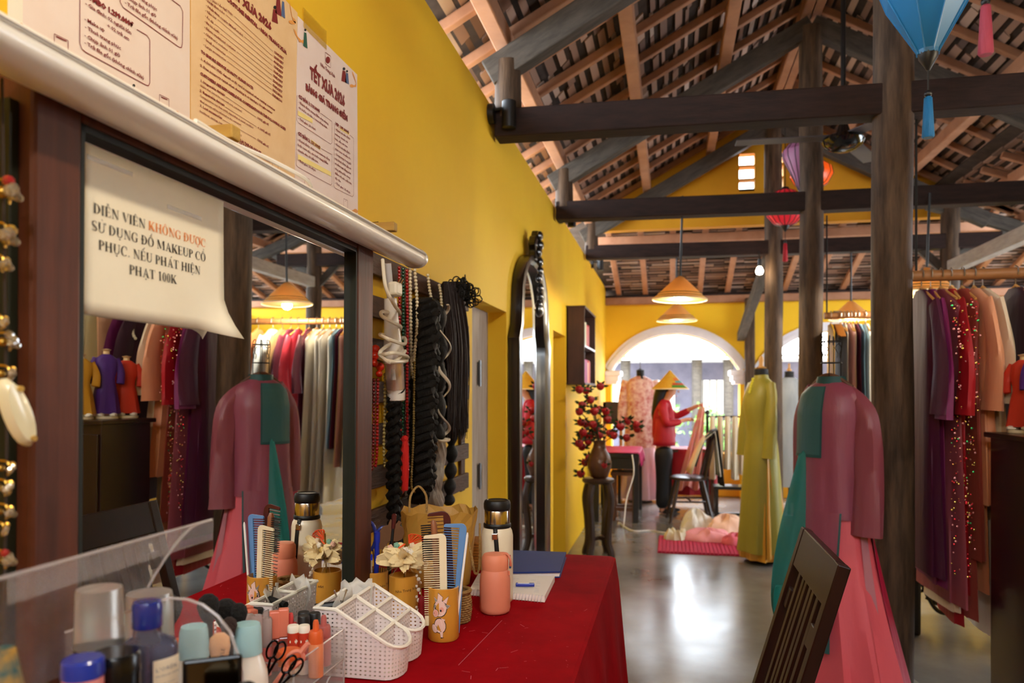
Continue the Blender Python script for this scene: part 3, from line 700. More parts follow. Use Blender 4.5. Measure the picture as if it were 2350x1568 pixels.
for k in range(1, 13):
    z = ZT - .015 - (k / 12) * .78
    t = k / 12
    rings.append([(x + n[0] * (.002 + .075 * t + .03 * t * math.sin(i * .42 + 1.2 * math.sin(i * .11))), y + n[1] * (.002 + .06 * t + .025 * t * math.sin(i * .5)), z) for i, (x, y, n) in enumerate(per)])
cl = MB().loft(rings, True).build('velvet_tablecloth', m_velvet)
tag(cl, 'deep red velvet cloth draped over the dressing table', 'tablecloth')
m_lint = M('pale_lint', '#d8717c', .9)
lint = MB()
for _ in range(46):
    u, v = rnd.uniform(1050, 1395), rnd.uniform(1400, 1560); p = onZ(u, v, ZT + .0012)
    if p.x > X1 - .02: continue
    a = rnd.uniform(0, 3); l = rnd.choice((.002, .003, .012)) * rnd.random(); d = Vector((math.cos(a), math.sin(a), 0)) * l; n = Vector((-d.y, d.x, 0)).normalized() * .0005
    lint.add([p - d - n, p + d - n, p + d + n, p - d + n], [(0, 1, 2, 3)])
p, q = onZ(1052, 1527, ZT + .0012), onZ(1152, 1424, ZT + .0012); n = Vector((.0006, .0003, 0)); lint.add([p - n, q - n, q + n, p + n], [(0, 1, 2, 3)])
o = lint.build('lint', m_lint, cl, smooth=False); o['kind'] = 'stuff'
def base(u, D, z=ZT): p = at(u, VH, D); return Vector((p.x, p.y, z + .001))
def facing(p): return math.atan2(p.x, -p.y) if 0 else math.atan2(-p.x, p.y)   # local -y turns to the camera
def lathed(name, label, cat, pos, parts, group=None, n=28, rz=0):
    o = T(name, label, cat, pos, rz, group)
    for pn, prof, mt in parts: MB().lathe(prof, n).build(pn, mt, o)
    return o
# --- thermos
m_cream = M('cream_lacquer', '#e3d5b8', .35, coat=.3); m_chrome = M('brushed_chrome', '#c9c2b8', .18, metal=1); m_blk = M('black_rubber', '#131212', .45)
p = base(1141, 1.95); rz = facing(p)
th = lathed('thermos', 'tall cream thermos with chrome neck, black lid and black strap', 'thermos', p,
            [('body', [(.0, 0), (.036, 0), (.0395, .004), (.0405, .02), (.0405, .168), (.038, .181), (.033, .19), (.031, .196)], m_cream),
             ('neck', [(.0325, .196), (.0325, .232), (.032, .233)], m_chrome),
             ('lid', [(.031, .232), (.0335, .234), (.0345, .24), (.0345, .25), (.032, .257), (.026, .259), (.024, .257), (.0, .256)], m_blk),
             ('collar_ring', [(.0335, .188), (.0352, .19), (.0352, .198), (.0335, .2)], m_blk)], n=36, rz=rz)
s = MB()
for k in range(9):
    z = .192 - .105 * k / 8; s.v += [(-.005 + .008 * k / 8 - .0055, -.0405 - .002 * math.sin(k / 8 * PI) - (.0 if z < .17 else -.004), z), (-.005 + .008 * k / 8 + .0055, -.0405 - .002 * math.sin(k / 8 * PI) - (.0 if z < .17 else -.004), z)]
s.f = [(2 * k, 2 * k + 1, 2 * k + 3, 2 * k + 2) for k in range(8)]
s.build('strap', m_blk, th, solid=.0018)
MB().box((-.006, -.042, .172), (.015, .005, .016)).build('buckle', m_chrome, th, smooth=False, bevel=.002)
def on_cyl(r, x, z, e=0): a = x / r; return ((r + e) * math.sin(a), -(r + e) * math.cos(a), z)
def decal(parent, r, shapes, name, mt, e):
    m2 = MB()
    for pts in shapes: m2.add([on_cyl(r, x, z, e) for x, z in pts], [tuple(range(len(pts)))])
    return m2.build(name, mt, parent, smooth=False)
def ell(cx, cz, rx, rzz, n=14, rot=0): c, s = math.cos(rot), math.sin(rot); return [(cx + rx * math.cos(2 * PI * k / n) * c - rzz * math.sin(2 * PI * k / n) * s, cz + rx * math.cos(2 * PI * k / n) * s + rzz * math.sin(2 * PI * k / n) * c) for k in range(n)]
decal(th, .0405, [ell(.038, .1, .004, .012), ell(.037, .119, .004, .004)], 'emblem_red', M('emblem_red', '#c3503c', .5), .0004)
decal(th, .0405, [ell(.0385, .107, .003, .006), ell(.038, .092, .005, .004)], 'emblem_blue', M('emblem_blue', '#2d4f7d', .5), .0007)
decal(th, .0405, [ell(.0385, .1, .002, .005)], 'emblem_gold', M('emblem_gold', '#d8a13c', .5), .001)
# --- pink flask
m_peach = M('peach_matte', '#dd8366', .5); m_peach2 = M('peach_lid', '#e58a68', .5)
p = base(1136, 1.852)
pf = lathed('pink_flask', 'small salmon pink flask with a looped lid standing before the thermos', 'flask', p,
            [('body', [(0, 0), (.03, 0), (.0352, .004), (.0372, .012), (.0372, .078), (.0355, .092), (.0325, .101), (.031, .104)], m_peach),
             ('lid', [(.0315, .104), (.0322, .108), (.0325, .122), (.0315, .134), (.027, .141), (.014, .1435), (0, .144)], m_peach2)], n=36, rz=facing(p))
s = MB().tube(spline([(.016, 0, .143), (.029, -.002, .141), (.036, -.003, .131), (.0385, -.003, .118), (.0385, -.003, .112)], 5), .0075, 8, flat=.35); s.build('loop', m_peach, pf)
MB().box((.034, -.012, .097), (.004, .008, .01)).build('clip', m_peach, pf, smooth=False, bevel=.001)
# --- bamboo cups
m_bam = M('varnished_bamboo', '#d79a3a', .3, col2='#c4832a', ns=7, stretch=(5, 5, .5), coat=.5); m_bamin = M('bamboo_inside', '#8a5a22', .7)
def bamboo(label, pos, rz, r=.0335, h=.112):
    o = T('bamboo_cup', label, 'cup', pos, rz, 'bamboo cups on the dressing table')
    MB().lathe([(0, 0), (r * .92, 0), (r, .004), (r * 1.0, h * .5), (r * .99, h), (r * .9, h + .001), (r * .88, h - .004), (r * .88, .008), (0, .008)], 36).build('cup_wall', m_bam, o)
    return o
p = base(1018, 1.655); c1 = bamboo('bamboo cup printed with a dancing cartoon kid, holding combs', p, facing(p))
k = .000945 / 4.9
cv = lambda x, y: ((x - 945) * k, (1490 - y) * k)
ce = lambda x, y, rx, ry, rot=0: ell(*cv(x, y), rx * k, ry * k, rot=rot)
pg = [ce(905, 1300, 62, 80, .2), ce(905, 1110, 72, 88), ce(855, 1165, 34, 42), [cv(875, 1030), cv(885, 940), cv(935, 985), cv(925, 1035)], [cv(935, 1030), cv(1000, 978), cv(975, 1060)], [cv(945, 1055), cv(1022, 1085), cv(985, 1118)], [cv(850, 1045), cv(835, 985), cv(885, 1030)],
      [cv(905, 1370), cv(940, 1360), cv(935, 1430), cv(915, 1430)], ce(840, 1335, 30, 48, .4), [cv(915, 1215), cv(965, 1235), cv(995, 1210), cv(945, 1255)]]
def grow(s, f): cx_ = sum(a for a, b in s) / len(s); cz_ = sum(b for a, b in s) / len(s); return [(cx_ + (a - cx_) * f, cz_ + (b - cz_) * f) for a, b in s]
decal(c1, .0336, [grow(s, 1.12) for s in pg], 'outline_print', m_ink, .0003)
decal(c1, .0336, pg, 'kid_print', M('print_pink', '#e8c4b8', .5), .0006)
decal(c1, .0336, [ce(855, 1165, 28, 36), ce(925, 1122, 24, 28)], 'snout_print', M('print_rose', '#e3a08e', .5), .0009)
decal(c1, .0336, [grow(pg[5], .8), grow(pg[6], .8), ce(850, 1095, 12, 26)], 'patch_print', M('print_grey', '#8b8580', .5), .0009)
decal(c1, .0336, [ce(915, 1133, 10, 13), ce(852, 1110, 6, 10), ce(838, 1165, 4, 5), [cv(915, 1425), cv(955, 1430), cv(915, 1440)]], 'eye_print', m_ink, .0012)
p = base(926, 1.76); c2 = bamboo('bamboo cup with small script lettering, holding feather hair pins', p, facing(p))
def cup_text(c):
    m2 = MB(); t = MB(); text_into(t, 'Nha Trang Xưa', .0085, Matrix(), res=1); w = max(q[0] for q in t.v)
    m2.add([on_cyl(.0336, q[0] - w * .35, .078 + q[1] + q[0] * .12, .0006) for q in t.v], t.f); m2.build('lettering', m_ink, c, smooth=False)
cup_text(c2)
p = base(858, 1.80); c3 = bamboo('bamboo cup behind the white basket, crowded with pens and scissors', p, facing(p) + 1.0, r=.034); cup_text(c3)
# --- combs
def comb(name, label, mt, pos, w, h, rz, tilt, spine=.32, n=34, rounded=.012):
    o = T(name, label, 'comb', pos, rz); o.rotation_euler = (0, tilt, rz)
    sp = w * spine
    poly = [(w / 2 - sp, 0), (w / 2, 0), (w / 2, h - rounded)] + [(w / 2 - rounded + rounded * math.cos(q), h - rounded + rounded * math.sin(q)) for q in (PI / 8, PI / 4, PI * 3 / 8)] + [(w / 2 - rounded, h), (-w / 2 + .003, h - .003), (-w / 2, h - .006), (-w / 2, h - .01), (w / 2 - sp, h - .01)]
    MX = Matrix(((1, 0, 0, 0), (0, 0, -1, .0022), (0, 1, 0, 0), (0, 0, 0, 1)))
    MB().prism(poly, .0045, MX).build('spine', mt, o, smooth=False, bevel=.0008)
    t = MB(); z0 = .045
    for i in range(n):
        z = lerp(z0, h - .014, i / (n - 1)); t.box(((w / 2 - sp - w / 2) / 2, 0, z), (w - sp + .001, .003, .0013))
    e = t.build('teeth', mt, o, smooth=False)
    MB().prism([(-w / 2, .02), (w / 2 - sp, .02), (w / 2 - sp, .041), (-w / 2, .041)], .0045, MX).build('end_tooth', mt, o, smooth=False)
    return o
m_ivory = M('ivory_plastic', '#ecdcb8', .35, coat=.2); m_bluep = M('blue_plastic', '#5f8cc0', .35, coat=.2); m_maroon = M('maroon_plastic', '#4a1a1a', .3, coat=.3)
pc = c1.location
comb('ivory_comb', 'ivory plastic comb standing foremost in the printed bamboo cup', m_ivory, Vector((pc.x - .012, pc.y - .012, ZT + .012)), .049, .217, facing(pc), math.radians(-1))
comb('blue_comb', 'light blue plastic comb standing beside the ivory comb', m_bluep, Vector((pc.x + .008, pc.y + .006, ZT + .012)), .05, .238, facing(pc), math.radians(4))
o = comb('maroon_comb', 'dark maroon comb at the back of the printed bamboo cup', m_maroon, Vector((pc.x - .002, pc.y + .018, ZT + .012)), .05, .262, facing(pc), math.radians(-3), n=26, rounded=.02)
o = T('hair_brush', 'brown handled brush with black bristles between the combs', 'brush', Vector((pc.x - .006, pc.y + .002, ZT + .012)), facing(pc)); o.rotation_euler = (0, math.radians(-4), facing(pc))
MB().tube([(0, 0, 0), (0, 0, .2), (0, 0, .236), (0, 0, .245)], [.006, .008, .0075, .004], 10).build('handle', M('tan_wood', '#8a5230', .4), o)
s = MB()
for i in range(16):
    for j in range(3): s.box((-.016, -.004 + .004 * j, .16 + .005 * i), (.024, .0012, .0015))
s.build('bristles', m_blk, o, smooth=False)['kind'] = 'stuff'
o = T('white_stick', 'thin white plastic stick leaning at the right of the blue comb', 'stick', Vector((pc.x + .026, pc.y + .0, ZT + .01)), facing(pc)); o.rotation_euler = (0, math.radians(7), facing(pc))
MB().tube([(0, 0, 0), (0, 0, .216), (0, 0, .222)], [.0026, .0026, .0012], 8).build('rod', M('white_gloss', '#efe9e2', .3), o)
# --- feather pins and trinkets in cup two
m_feath = M('cream_feather', '#ead6a8', .8, col2='#dcc18c', ns=40); pc = c2.location
o = T('feather_hairpin', 'cream feather and bead flower hairpin standing in the bamboo cup', 'hairpin', Vector((pc.x, pc.y, ZT + .1)), facing(pc))
for k in range(16):
    a = k * 2.4; el = (.55, .15, -.25)[k % 3] + rnd.uniform(-.12, .12); L = rnd.uniform(.05, .068); w = rnd.uniform(.012, .017)
    d = Vector((math.cos(a) * math.cos(el), math.sin(a) * math.cos(el) * .7 - .2, math.sin(el))); sd = d.cross(Vector((0, -1, .35))).normalized(); up = sd.cross(d); g = []
    for j in range(9):
        t = j / 8; c = Vector((0, -.004, .05)) + d * L * t + up * (.01 * math.sin(PI * t)); ww = w * (math.sin(PI * min(1, .08 + t * .8)) ** .7); g.append([tuple(c + sd * ww * s_ + up * (.004 * math.cos(s_ * 2.5 + k) + .0022 * math.sin(s_ * 9 + j * 1.3 + k))) for s_ in (-1, -.7, -.4, -.1, .2, .5, .8, 1)])
    MB().sheet(g).build('feather', m_feath, o)
q = MB()
for i in range(170):
    a = rnd.uniform(0, 6.28); el = rnd.uniform(-.5, .8); L = rnd.uniform(.05, .076); d = Vector((math.cos(a) * math.cos(el), math.sin(a) * math.cos(el) * .7 - .2, math.sin(el))); sd = d.cross(Vector((0, .3, 1))).normalized() * .0007; p0 = Vector((0, -.004, .05)) + d * .02; p2 = p0 + d * (L - .02) + Vector((0, 0, -.004))
    q.add([p0 - sd, p0 + sd, p2], [(0, 1, 2)])
q.build('fluff', m_feath, o)['kind'] = 'stuff'
for i, (x, y, z, r, col) in enumerate(((-.026, -.02, .072, .007, '#f0d9b8'), (-.008, -.022, .064, .008, '#f3d68a'), (.005, -.02, .075, .006, '#e7dccb'), (-.016, -.01, .084, .006, '#7fae95'), (.016, -.02, .07, .006, '#e9e2d6'), (.02, -.012, .083, .006, '#dfc6a8'), (-.03, -.012, .08, .006, '#e8b7a0'))):
    q = MB(); q.ball((x, y, z), r, 8, 6)
    for j in range(5): q.ball((x + r * .7 * math.cos(j * 1.26), y - r * .4, z + r * .7 * math.sin(j * 1.26)), r * .55, 6, 4)
    q.build('fabric_rosette', M('rosette%d' % i, col, .6), o)
q = MB()
for i in range(30):
    a = rnd.uniform(-.5, 2.2); q.tube([(.012, 0, .085), (.02 + .02 * math.cos(a), .004 * rnd.uniform(-1, 1), .085 + .022 * math.sin(a)), (.024 + .03 * math.cos(a - .3), 0, .08 + .026 * math.sin(a - .3))], .0009, 4)
q.tube(spline([(-.03, -.016, .066), (-.012, -.02, .078), (.004, -.018, .088)]), .002, 5)
q.build('orange_fringe', M('orange_thread', '#e2531d', .7), o)['kind'] = 'stuff'
MB().tube([(0, 0, -.08), (.002, 0, .0), (.004, -.006, .1)], .0022, 6).build('pin', m_gold, o)
q = MB()
for i in range(14): q.ball((.034 + .005 * math.sin(i * 2.1), -.018, .03 - .008 * i), .0035 if i % 3 else .005, 7, 5)
q.build('pearl_drop', M('pearl', '#dcd2c0', .2, coat=.6), o)
o = T('red_tassel', 'dark red silk tassel hanging between the two bamboo cups', 'tassel', Vector((pc.x + .05, pc.y - .018, ZT + .004)), facing(pc))
MB().lathe([(.009, 0), (.0085, .03), (.006, .05), (.0075, .055), (.006, .064), (.002, .068)], 12).build('tassel', M('dark_red_silk', '#8f1018', .6, bump=.6, bs=120, stretch=(3, 3, .2)), o)
MB().tube([(0, 0, .066), (-.004, 0, .1)], .0012, 5).build('loop', m_gold, o)
# --- pens, scissors and wooden comb in cup three
pc = c3.location; f3 = facing(pc)
def stick(name, label, cat, dx, dy, h, tilt, parts, rx=0):
    o = T(name, label, cat, Vector((pc.x + dx, pc.y + dy, ZT + .012)), f3); o.rotation_euler = (rx, tilt, f3)
    for pn, pts, rr, mt in parts: MB().tube(pts, rr, 10).build(pn, mt, o)
    return o
m_bluei = M('royal_blue_plastic', '#1f2f9c', .3, coat=.3); m_yh = M('neon_yellow_plastic', '#d7e21c', .35); m_clear = M('clear_plastic', '#e8e8ea', .1, trans=.8, ior=1.3)
stick('highlighter', 'neon yellow pointed pen at the left of the pen cup', 'pen', -.024, -.008, .14, -.1, [('barrel', [(0, 0, 0), (0, 0, .13), (0, 0, .15), (0, 0, .155)], [.004, .0045, .003, .001], m_yh)])
stick('silver_pen', 'slim silver tipped pen beside the neon yellow pen', 'pen', -.018, -.014, .15, -.06, [('barrel', [(0, 0, 0), (0, 0, .14), (0, 0, .165)], [.003, .003, .0006], m_chrome)])
for k, (dx, dy, h) in enumerate(((-.010, -.016, .138), (-.002, -.02, .132))):
    stick('ballpoint_pen', ('clear ballpoint pen with blue cap next to the silver pen', 'clear ballpoint pen with blue end nearest the feather pin')[k], 'pen', dx, dy, h, -.03 + .05 * k, [('barrel', [(0, 0, 0), (0, 0, h)], .004, m_clear), ('cap', [(0, 0, h), (0, 0, h + .012), (0, 0, h + .014)], [.0042, .0042, .002], m_bluei)], rx=.05)
stick('blue_marker', 'royal blue marker pen inside the scissors bow', 'pen', .004, .0, .16, .02, [('barrel', [(0, 0, 0), (0, 0, .168)], .006, m_bluei), ('cap', [(0, 0, .168), (0, 0, .192), (0, 0, .195)], [.0075, .0075, .003], m_bluei)])
stick('black_pen', 'black capped pen standing behind the feather hairpin', 'pen', .024, .012, .2, .09, [('barrel', [(0, 0, 0), (0, 0, .2)], .005, m_blk), ('cap', [(0, 0, .2), (0, 0, .232), (0, 0, .235)], [.0062, .0062, .003], m_maroon)])
o = T('scissors', 'scissors with dark blue handles standing in the pen cup', 'scissors', Vector((pc.x, pc.y + .004, ZT + .012)), f3)
for sx in (-1, 1):
    MB().tube([(sx * .006, .001 * sx, 0), (sx * .002, .001 * sx, .1), (-sx * .004, 0, .15)], [.001, .004, .005], 6, flat=.4).build('blade', m_chrome, o)
    cx_ = -.014 if sx < 0 else .02
    MB().tube([(cx_ + (.017 if sx < 0 else .013) * math.cos(q), 0, .182 + (.034 if sx < 0 else .02) * math.sin(q)) for q in [j * PI / 9 for j in range(18)]], .0045, 8, closed=True).build('bow', M('navy_plastic', '#26307a', .35, coat=.3), o)
o = T('wooden_comb', 'small carved wooden comb behind the feather hairpin', 'comb', Vector((pc.x + .02, pc.y + .01, ZT + .012)), f3); o.rotation_euler = (0, .08, f3)
MX = Matrix(((1, 0, 0, 0), (0, 0, -1, .002), (0, 1, 0, 0), (0, 0, 0, 1)))
MB().prism([(-.022, .15), (-.01, .15), (.0, .17), (.02, .17), (.03, .176), (.034, .19), (.03, .204), (.022, .208), (.026, .216), (.018, .22), (.012, .21), (.004, .206), (.008, .218), (-.002, .222), (-.006, .208), (-.018, .204), (-.026, .19)], .005, MX).build('carved_back', M('walnut', '#6b4526', .5, col2='#573619', ns=9), o, smooth=False, bevel=.001)
q = MB()
for i in range(8): q.box((-.02 + i * .005, 0, .12), (.0022, .003, .1))
q.build('teeth', M('walnut', '#6b4526'), o, smooth=False)
# --- wicker pot behind the printed cup
m_wick = M('wicker', '#a9824a', .7, col2='#7c5a2e', ns=60, bump=.7, bs=90); p = base(1049, 1.775)
o = T('wicker_pot', 'small round wicker pot behind the printed bamboo cup', 'basket', p)
q = MB()
for i in range(13):
    z = .004 + i * .0052; r = .028 + .004 * math.sin(i / 12 * PI)
    q.tube([((r + .0013 * (-1) ** (j + i)) * math.cos(j * PI / 18), (r + .0013 * (-1) ** (j + i)) * math.sin(j * PI / 18), z) for j in range(36)], .0028, 5, closed=True)
q.build('weave', m_wick, o); MB().tube([(.03 * math.cos(j * PI / 14), .03 * math.sin(j * PI / 14), .072) for j in range(28)], .005, 7, closed=True).build('rim', m_wick, o); MB().lathe([(0, .002), (.027, .002), (.027, .004)], 18).build('base', m_wick, o)
# --- paper gift bag
m_kraft = M('kraft_gold_paper', '#c1913f', .5, col2='#a87a2e', ns=9, bump=.2, bs=14); m_rope = M('rope', '#b08c54', .8, bump=.8, bs=200)
p = base(1008, 2.13)
bg_ = T('gift_bag', 'gold brown paper gift bag with rope handles behind the combs', 'bag', p, facing(p))
rings = []
for i in range(9):
    t = i / 8; z = .002 + .203 * t
    ring = []
    for j in range(28):
        a = 2 * PI * j / 28; w = lerp(.085, .106, t); d = lerp(.06, .088, t); e = .72
        c, s_ = math.cos(a), math.sin(a); kf = 1 + .025 * math.sin(j * 3.1 + i * 1.7) * t
        ring.append((w * abs(c) ** e * (1 if c > 0 else -1) * kf, d * abs(s_) ** e * (1 if s_ > 0 else -1) * kf, z + .006 * math.sin(j * 1.7) * t))
    rings.append(ring)
MB().loft(rings, True).build('paper_bag', m_kraft, bg_, smooth=False, solid=.001)
MB().tube(spline([(-.085, .06, .19), (-.082, .07, .235), (-.06, .072, .262), (-.038, .074, .235), (-.036, .075, .19)]), .0032, 7).build('handle', m_rope, bg_)
MB().tube(spline([(.05, -.088, .165), (.07, -.098, .16), (.085, -.102, .1), (.095, -.1, .05), (.108, -.08, .065), (.112, -.03, .17)]), .0032, 7).build('handle', m_rope, bg_)
q = MB(); t = MB(); text_into(t, 'Thiên Trang', .017, Matrix(), res=1); q.add([(.028 + a[0] * .5, -.0835 + a[0] * .25, .1 + a[1] + a[0] * .2) for a in t.v], t.f); q.build('gold_lettering', M('gold_print', '#e7b640', .35, metal=.4), bg_, smooth=False)
o = T('rattan_box', 'orange woven rattan box half hidden behind the gift bag', 'box', base(1100, 2.33), .15)
q = MB()
for i in range(10):
    q.box((0, 0, .004 + i * .0085), (.11 + .004 * (i % 2), .1, .007))
q.build('woven_side', M('orange_rattan', '#b9771f', .6, col2='#8a4c12', ns=90, bump=.8, bs=60), o, smooth=False)
# --- notebooks
def flat_book(name, label, px, h, parts, cat='notebook'):
    pts = [onZ(u, v, ZT + h) for u, v in px]; c = sum(pts, Vector()) / len(pts); c.z = ZT + .0015
    o = T(name, label, cat, c)
    for pn, z0, z1, k, mt in parts:
        q = MB(); n = len(pts); vs = [Vector(((a.x - c.x) * k, (a.y - c.y) * k, z)) for z in (z0, z1) for a in pts]
        q.add(vs, [tuple(range(n))[::-1], tuple(range(n, 2 * n))] + [(i, (i + 1) % n, n + (i + 1) % n, n + i) for i in range(n)]); q.build(pn, mt, o, smooth=False)
    return o, pts, c
m_pg = M('notebook_page', '#ebe2da', .7); m_blu = M('navy_cover', '#2a3a78', .55, spec=.25)
flat_book('blue_book', 'dark blue hardcover book lying at the far end of the red table', [(1105, 1314), (1284, 1311), (1298, 1268), (1128, 1262)], .02, [('cover', 0, .003, 1.02, m_blu), ('pages', .003, .014, .99, m_pg), ('cover', .014, .019, 1.02, m_blu)], 'book')
o, pts, c = flat_book('spiral_notebook', 'open white spiral notebook with handwriting lying before the blue book', [(1078, 1352), (1250, 1368), (1273, 1322), (1098, 1316)], .018, [('pages', 0, .016, 1, m_pg)])
q = MB(); a, b = pts[0] - c, pts[1] - c
for i in range(24):
    d = lerp(a, b, (i + .6) / 24.5); q.tube([(d.x + .004 * math.sin(j) * .4 - .001, d.y + .007 * math.cos(j), .008 + .0095 * math.sin(j)) for j in [i_ * PI / 6 for i_ in range(12)]], .0009, 5, closed=True)
q.build('spiral_binding', M('binding_wire', '#d9d4d6', .3, metal=.5), o)
q = MB(); e1, e2 = pts[1] - pts[0], pts[3] - pts[0]
for i in range(9):
    for j in range(12):
        if rnd.random() < .5: continue
        d = a + e1 * (.06 + .075 * j) + e2 * (.18 + .085 * i); w = rnd.uniform(.003, .008)
        d.z = .0166; n1 = e1.normalized() * w; n2 = e2.normalized() * .0006; q.add([d - n1 - n2, d + n1 - n2, d + n1 + n2, d - n1 + n2], [(0, 1, 2, 3)])
q.build('handwriting', M('blue_ballpoint', '#8a90b8', .8), o, smooth=False)['kind'] = 'stuff'
pp = onZ(1205, 1347, ZT + .018)
o = T('correction_pen', 'blue and white correction pen lying on the open spiral notebook', 'pen', (pp.x, pp.y, ZT + .0185), .16)
MB().box((0, 0, .005), (.05, .011, .009)).build('barrel', m_bluei, o, smooth=False, bevel=.002); MB().box((-.004, 0, .0075), (.03, .008, .0055)).build('label', m_pg, o, smooth=False)
# --- white perforated basket organiser
def perf():
    m = M('perforated_plastic', '#e6d8d4', .45); N = m.node_tree.nodes; L = m.node_tree.links  # pink bounce from the red cloth put into the white wall colour
    tc = N.new('ShaderNodeTexCoord'); sp = N.new('ShaderNodeSeparateXYZ'); L.new(tc.outputs['Object'], sp.inputs[0])
    def mth(op, a, b=None):
        n = N.new('ShaderNodeMath'); n.operation = op
        for i, v in enumerate((a, b)):
            if v is None: continue
            if isinstance(v, (int, float)): n.inputs[i].default_value = v
            else: L.new(v, n.inputs[i])
        return n.outputs[0]
    w = mth('ADD', sp.outputs[0], sp.outputs[1])
    a = mth('LESS_THAN', mth('FRACT', mth('MULTIPLY', w, 1 / .0095)), .38); b = mth('LESS_THAN', mth('FRACT', mth('MULTIPLY', sp.outputs[2], 1 / .0078)), .34)
    L.new(mth('SUBTRACT', 1, mth('MULTIPLY', a, b)), N['Principled BSDF'].inputs['Alpha'])
    return m
m_perf = perf(); m_rim = M('ivory_rim', '#efe8da', .4)
bk = T('basket_organiser', 'white perforated plastic basket organiser with six sloping compartments', 'organiser', (-.5725, 1.42, ZT + .001))
W2, XB, XF = .094, -.083, .085       # half width in y, back and front in x
def rimz(x): return .128 if x < -.04 else lerp(.128, .056, (x + .04) / (.125))
def lobe(col, n=7):
    y0, y1 = (-W2, 0) if col == 0 else (0, W2); xf = XF if col == 0 else XF - .004
    cy_ = (y0 + y1) / 2
    return [(XB, y0), (-.04, y0), (0, y0), (xf - .026, y0)] + [(xf - .026 + .026 * math.sin(q), cy_ - (W2 / 2) * math.cos(q)) for q in [PI * i / n for i in range(1, n)]] + [(xf - .026, y1), (0, y1), (-.04, y1), (XB, y1)]
for col in (0, 1):
    pts = lobe(col)
    tb_ = [[(x * .94, (y - (.047 if col else -.047)) * .95 + (.047 if col else -.047), .002) for x, y in pts], [(x, y, rimz(x)) for x, y in pts]]
    MB().loft(tb_).build('compartment_wall', m_perf, bk, smooth=False)
    q = MB().add([p for p in tb_[0]], [tuple(range(len(pts)))]); q.build('base', m_rim, bk, smooth=False)
    MB().tube([(x, y, rimz(x)) for x, y in pts], .0038, 6, closed=True).build('rim', m_rim, bk)
    yc = -.047 if col == 0 else .047
    for x in (-.04, .0, .04):
        MB().quad((x, yc - .045, .004), (x, yc + .045, .004), (x, yc + .046, rimz(x)), (x, yc - .046, rimz(x))).build('divider', m_perf, bk, smooth=False)
        MB().cyl((x, yc - .046, rimz(x)), (x, yc + .046, rimz(x)), .0036, n=6).build('divider_rim', m_rim, bk)
m_bag = M('clear_sachet', '#ece8e0', .25, alpha=.45)
for k, (x, y, lab) in enumerate(((-.06, .05, 'clear plastic sachet of hair pins in the far back compartment'), (-.062, -.035, 'crumpled clear plastic sachet in the near back compartment'))):
    o = T('plastic_sachet', lab, 'sachet', (-.5725 + x, 1.42 + y, ZT + .03), .5 + k)
    g = [[(-.032 + .064 * j / 8, .006 * math.sin(i * 1.3 + j) + .01 * (i / 8) * (-1) ** k, .115 * i / 8 + .006 * math.sin(j * 1.9)) for j in range(9)] for i in range(9)]
    MB().sheet(g).build('film', m_bag, o, solid=.0008); MB().box((0, .004, .03), (.04, .004, .035)).build('contents', M('white_gloss', '#efe9e2'), o, smooth=False, bevel=.002)
o = T('hair_claw', 'black hair claw in the back of the white basket', 'hair clip', (-.645, 1.36, ZT + .06), .4)
q = MB()
for i in range(6): q.tube(spline([(-.02 + .008 * i, -.012, .0), (-.02 + .008 * i, -.014, .035), (-.02 + .008 * i, .004, .062)]), .0035, 6)
q.build('claw_teeth', m_blk, o); MB().tube([(-.024, .004, .062), (.026, .004, .066)], .007, 8).build('spine', m_blk, o)
o = T('silver_clip', 'silver sectioning clip standing beside the black hair claw', 'hair clip', (-.625, 1.375, ZT + .06), .4)
for s_ in (-1, 1): MB().tube([(0, 0, 0), (s_ * .003, 0, .05), (s_ * .004, 0, .07), (s_ * .012, 0, .092)], [.0025, .004, .003, .004], 7, flat=.5).build('jaw', m_chrome, o)
# ================================================================ hair rack and hangings on the left wall
m_slat = M('rough_slat_wood', '#5a3a24', .7, col2='#3a2416', ns=6, stretch=(6, .8, 6), bump=.4, bs=22)
rk = T('slat_rack', 'rough dark wooden slat rack on the yellow wall hung with necklaces and hair pieces', 'rack', (WX + .002, 2.52, .93))
for i in range(1, 8):
    MB().box((.022, 0, .0 + i * .13), (.018, 1.5, .066)).build('slat', m_slat, rk, smooth=False, bevel=.003)
for y in (-.72, .0, .72): MB().box((.007, y, .515), (.012, .06, .86)).build('batten', m_slat, rk, smooth=False)
HX = -.84
def hp(u, v, X=HX): return onX(u, v, X)
def hung(name, label, cat, u, v, group=None, X=HX): p = hp(u, v, X); return T(name, label, cat, p, 0, group), p
def beads(name, label, pts, r, mt, X=HX, k=1.9, group='bead necklaces on the slat rack', cat='necklace'):
    q = [hp(u, v, X) for u, v in pts]; o = T(name, label, cat, q[0], 0, group)
    path = spline([a - q[0] for a in q], 14); m2 = MB(); last = None
    thread = MB().tube(path[::3] + [path[-1]], .0008, 4); thread.build('thread', m_gold, o)
    for c in path_step(path, r * k): m2.ball(c, r, 8, 6)
    m2.build('beads', mt, o)['kind'] = 'stuff'
    return o
def path_step(path, step):
    out = [path[0]]; acc = 0
    for a, b in zip(path, path[1:]):
        d = (b - a).length; t = step - acc
        while t <= d: out.append(a.lerp(b, t / d)); t += step
        acc = d - (t - step)
    return out
m_rb = M('red_bead', '#a50f14', .15, coat=.6); m_ob = M('coral_bead', '#d8280f', .2, coat=.6); m_mb = M('maroon_bead', '#6d0c10', .15, coat=.6); m_gb = M('green_bead', '#0f4a30', .15, coat=.6); m_pb = M('pearl_bead', '#dccfae', .22, coat=.6); m_hb = M('gold_pearl', '#b09a5a', .25, coat=.5)
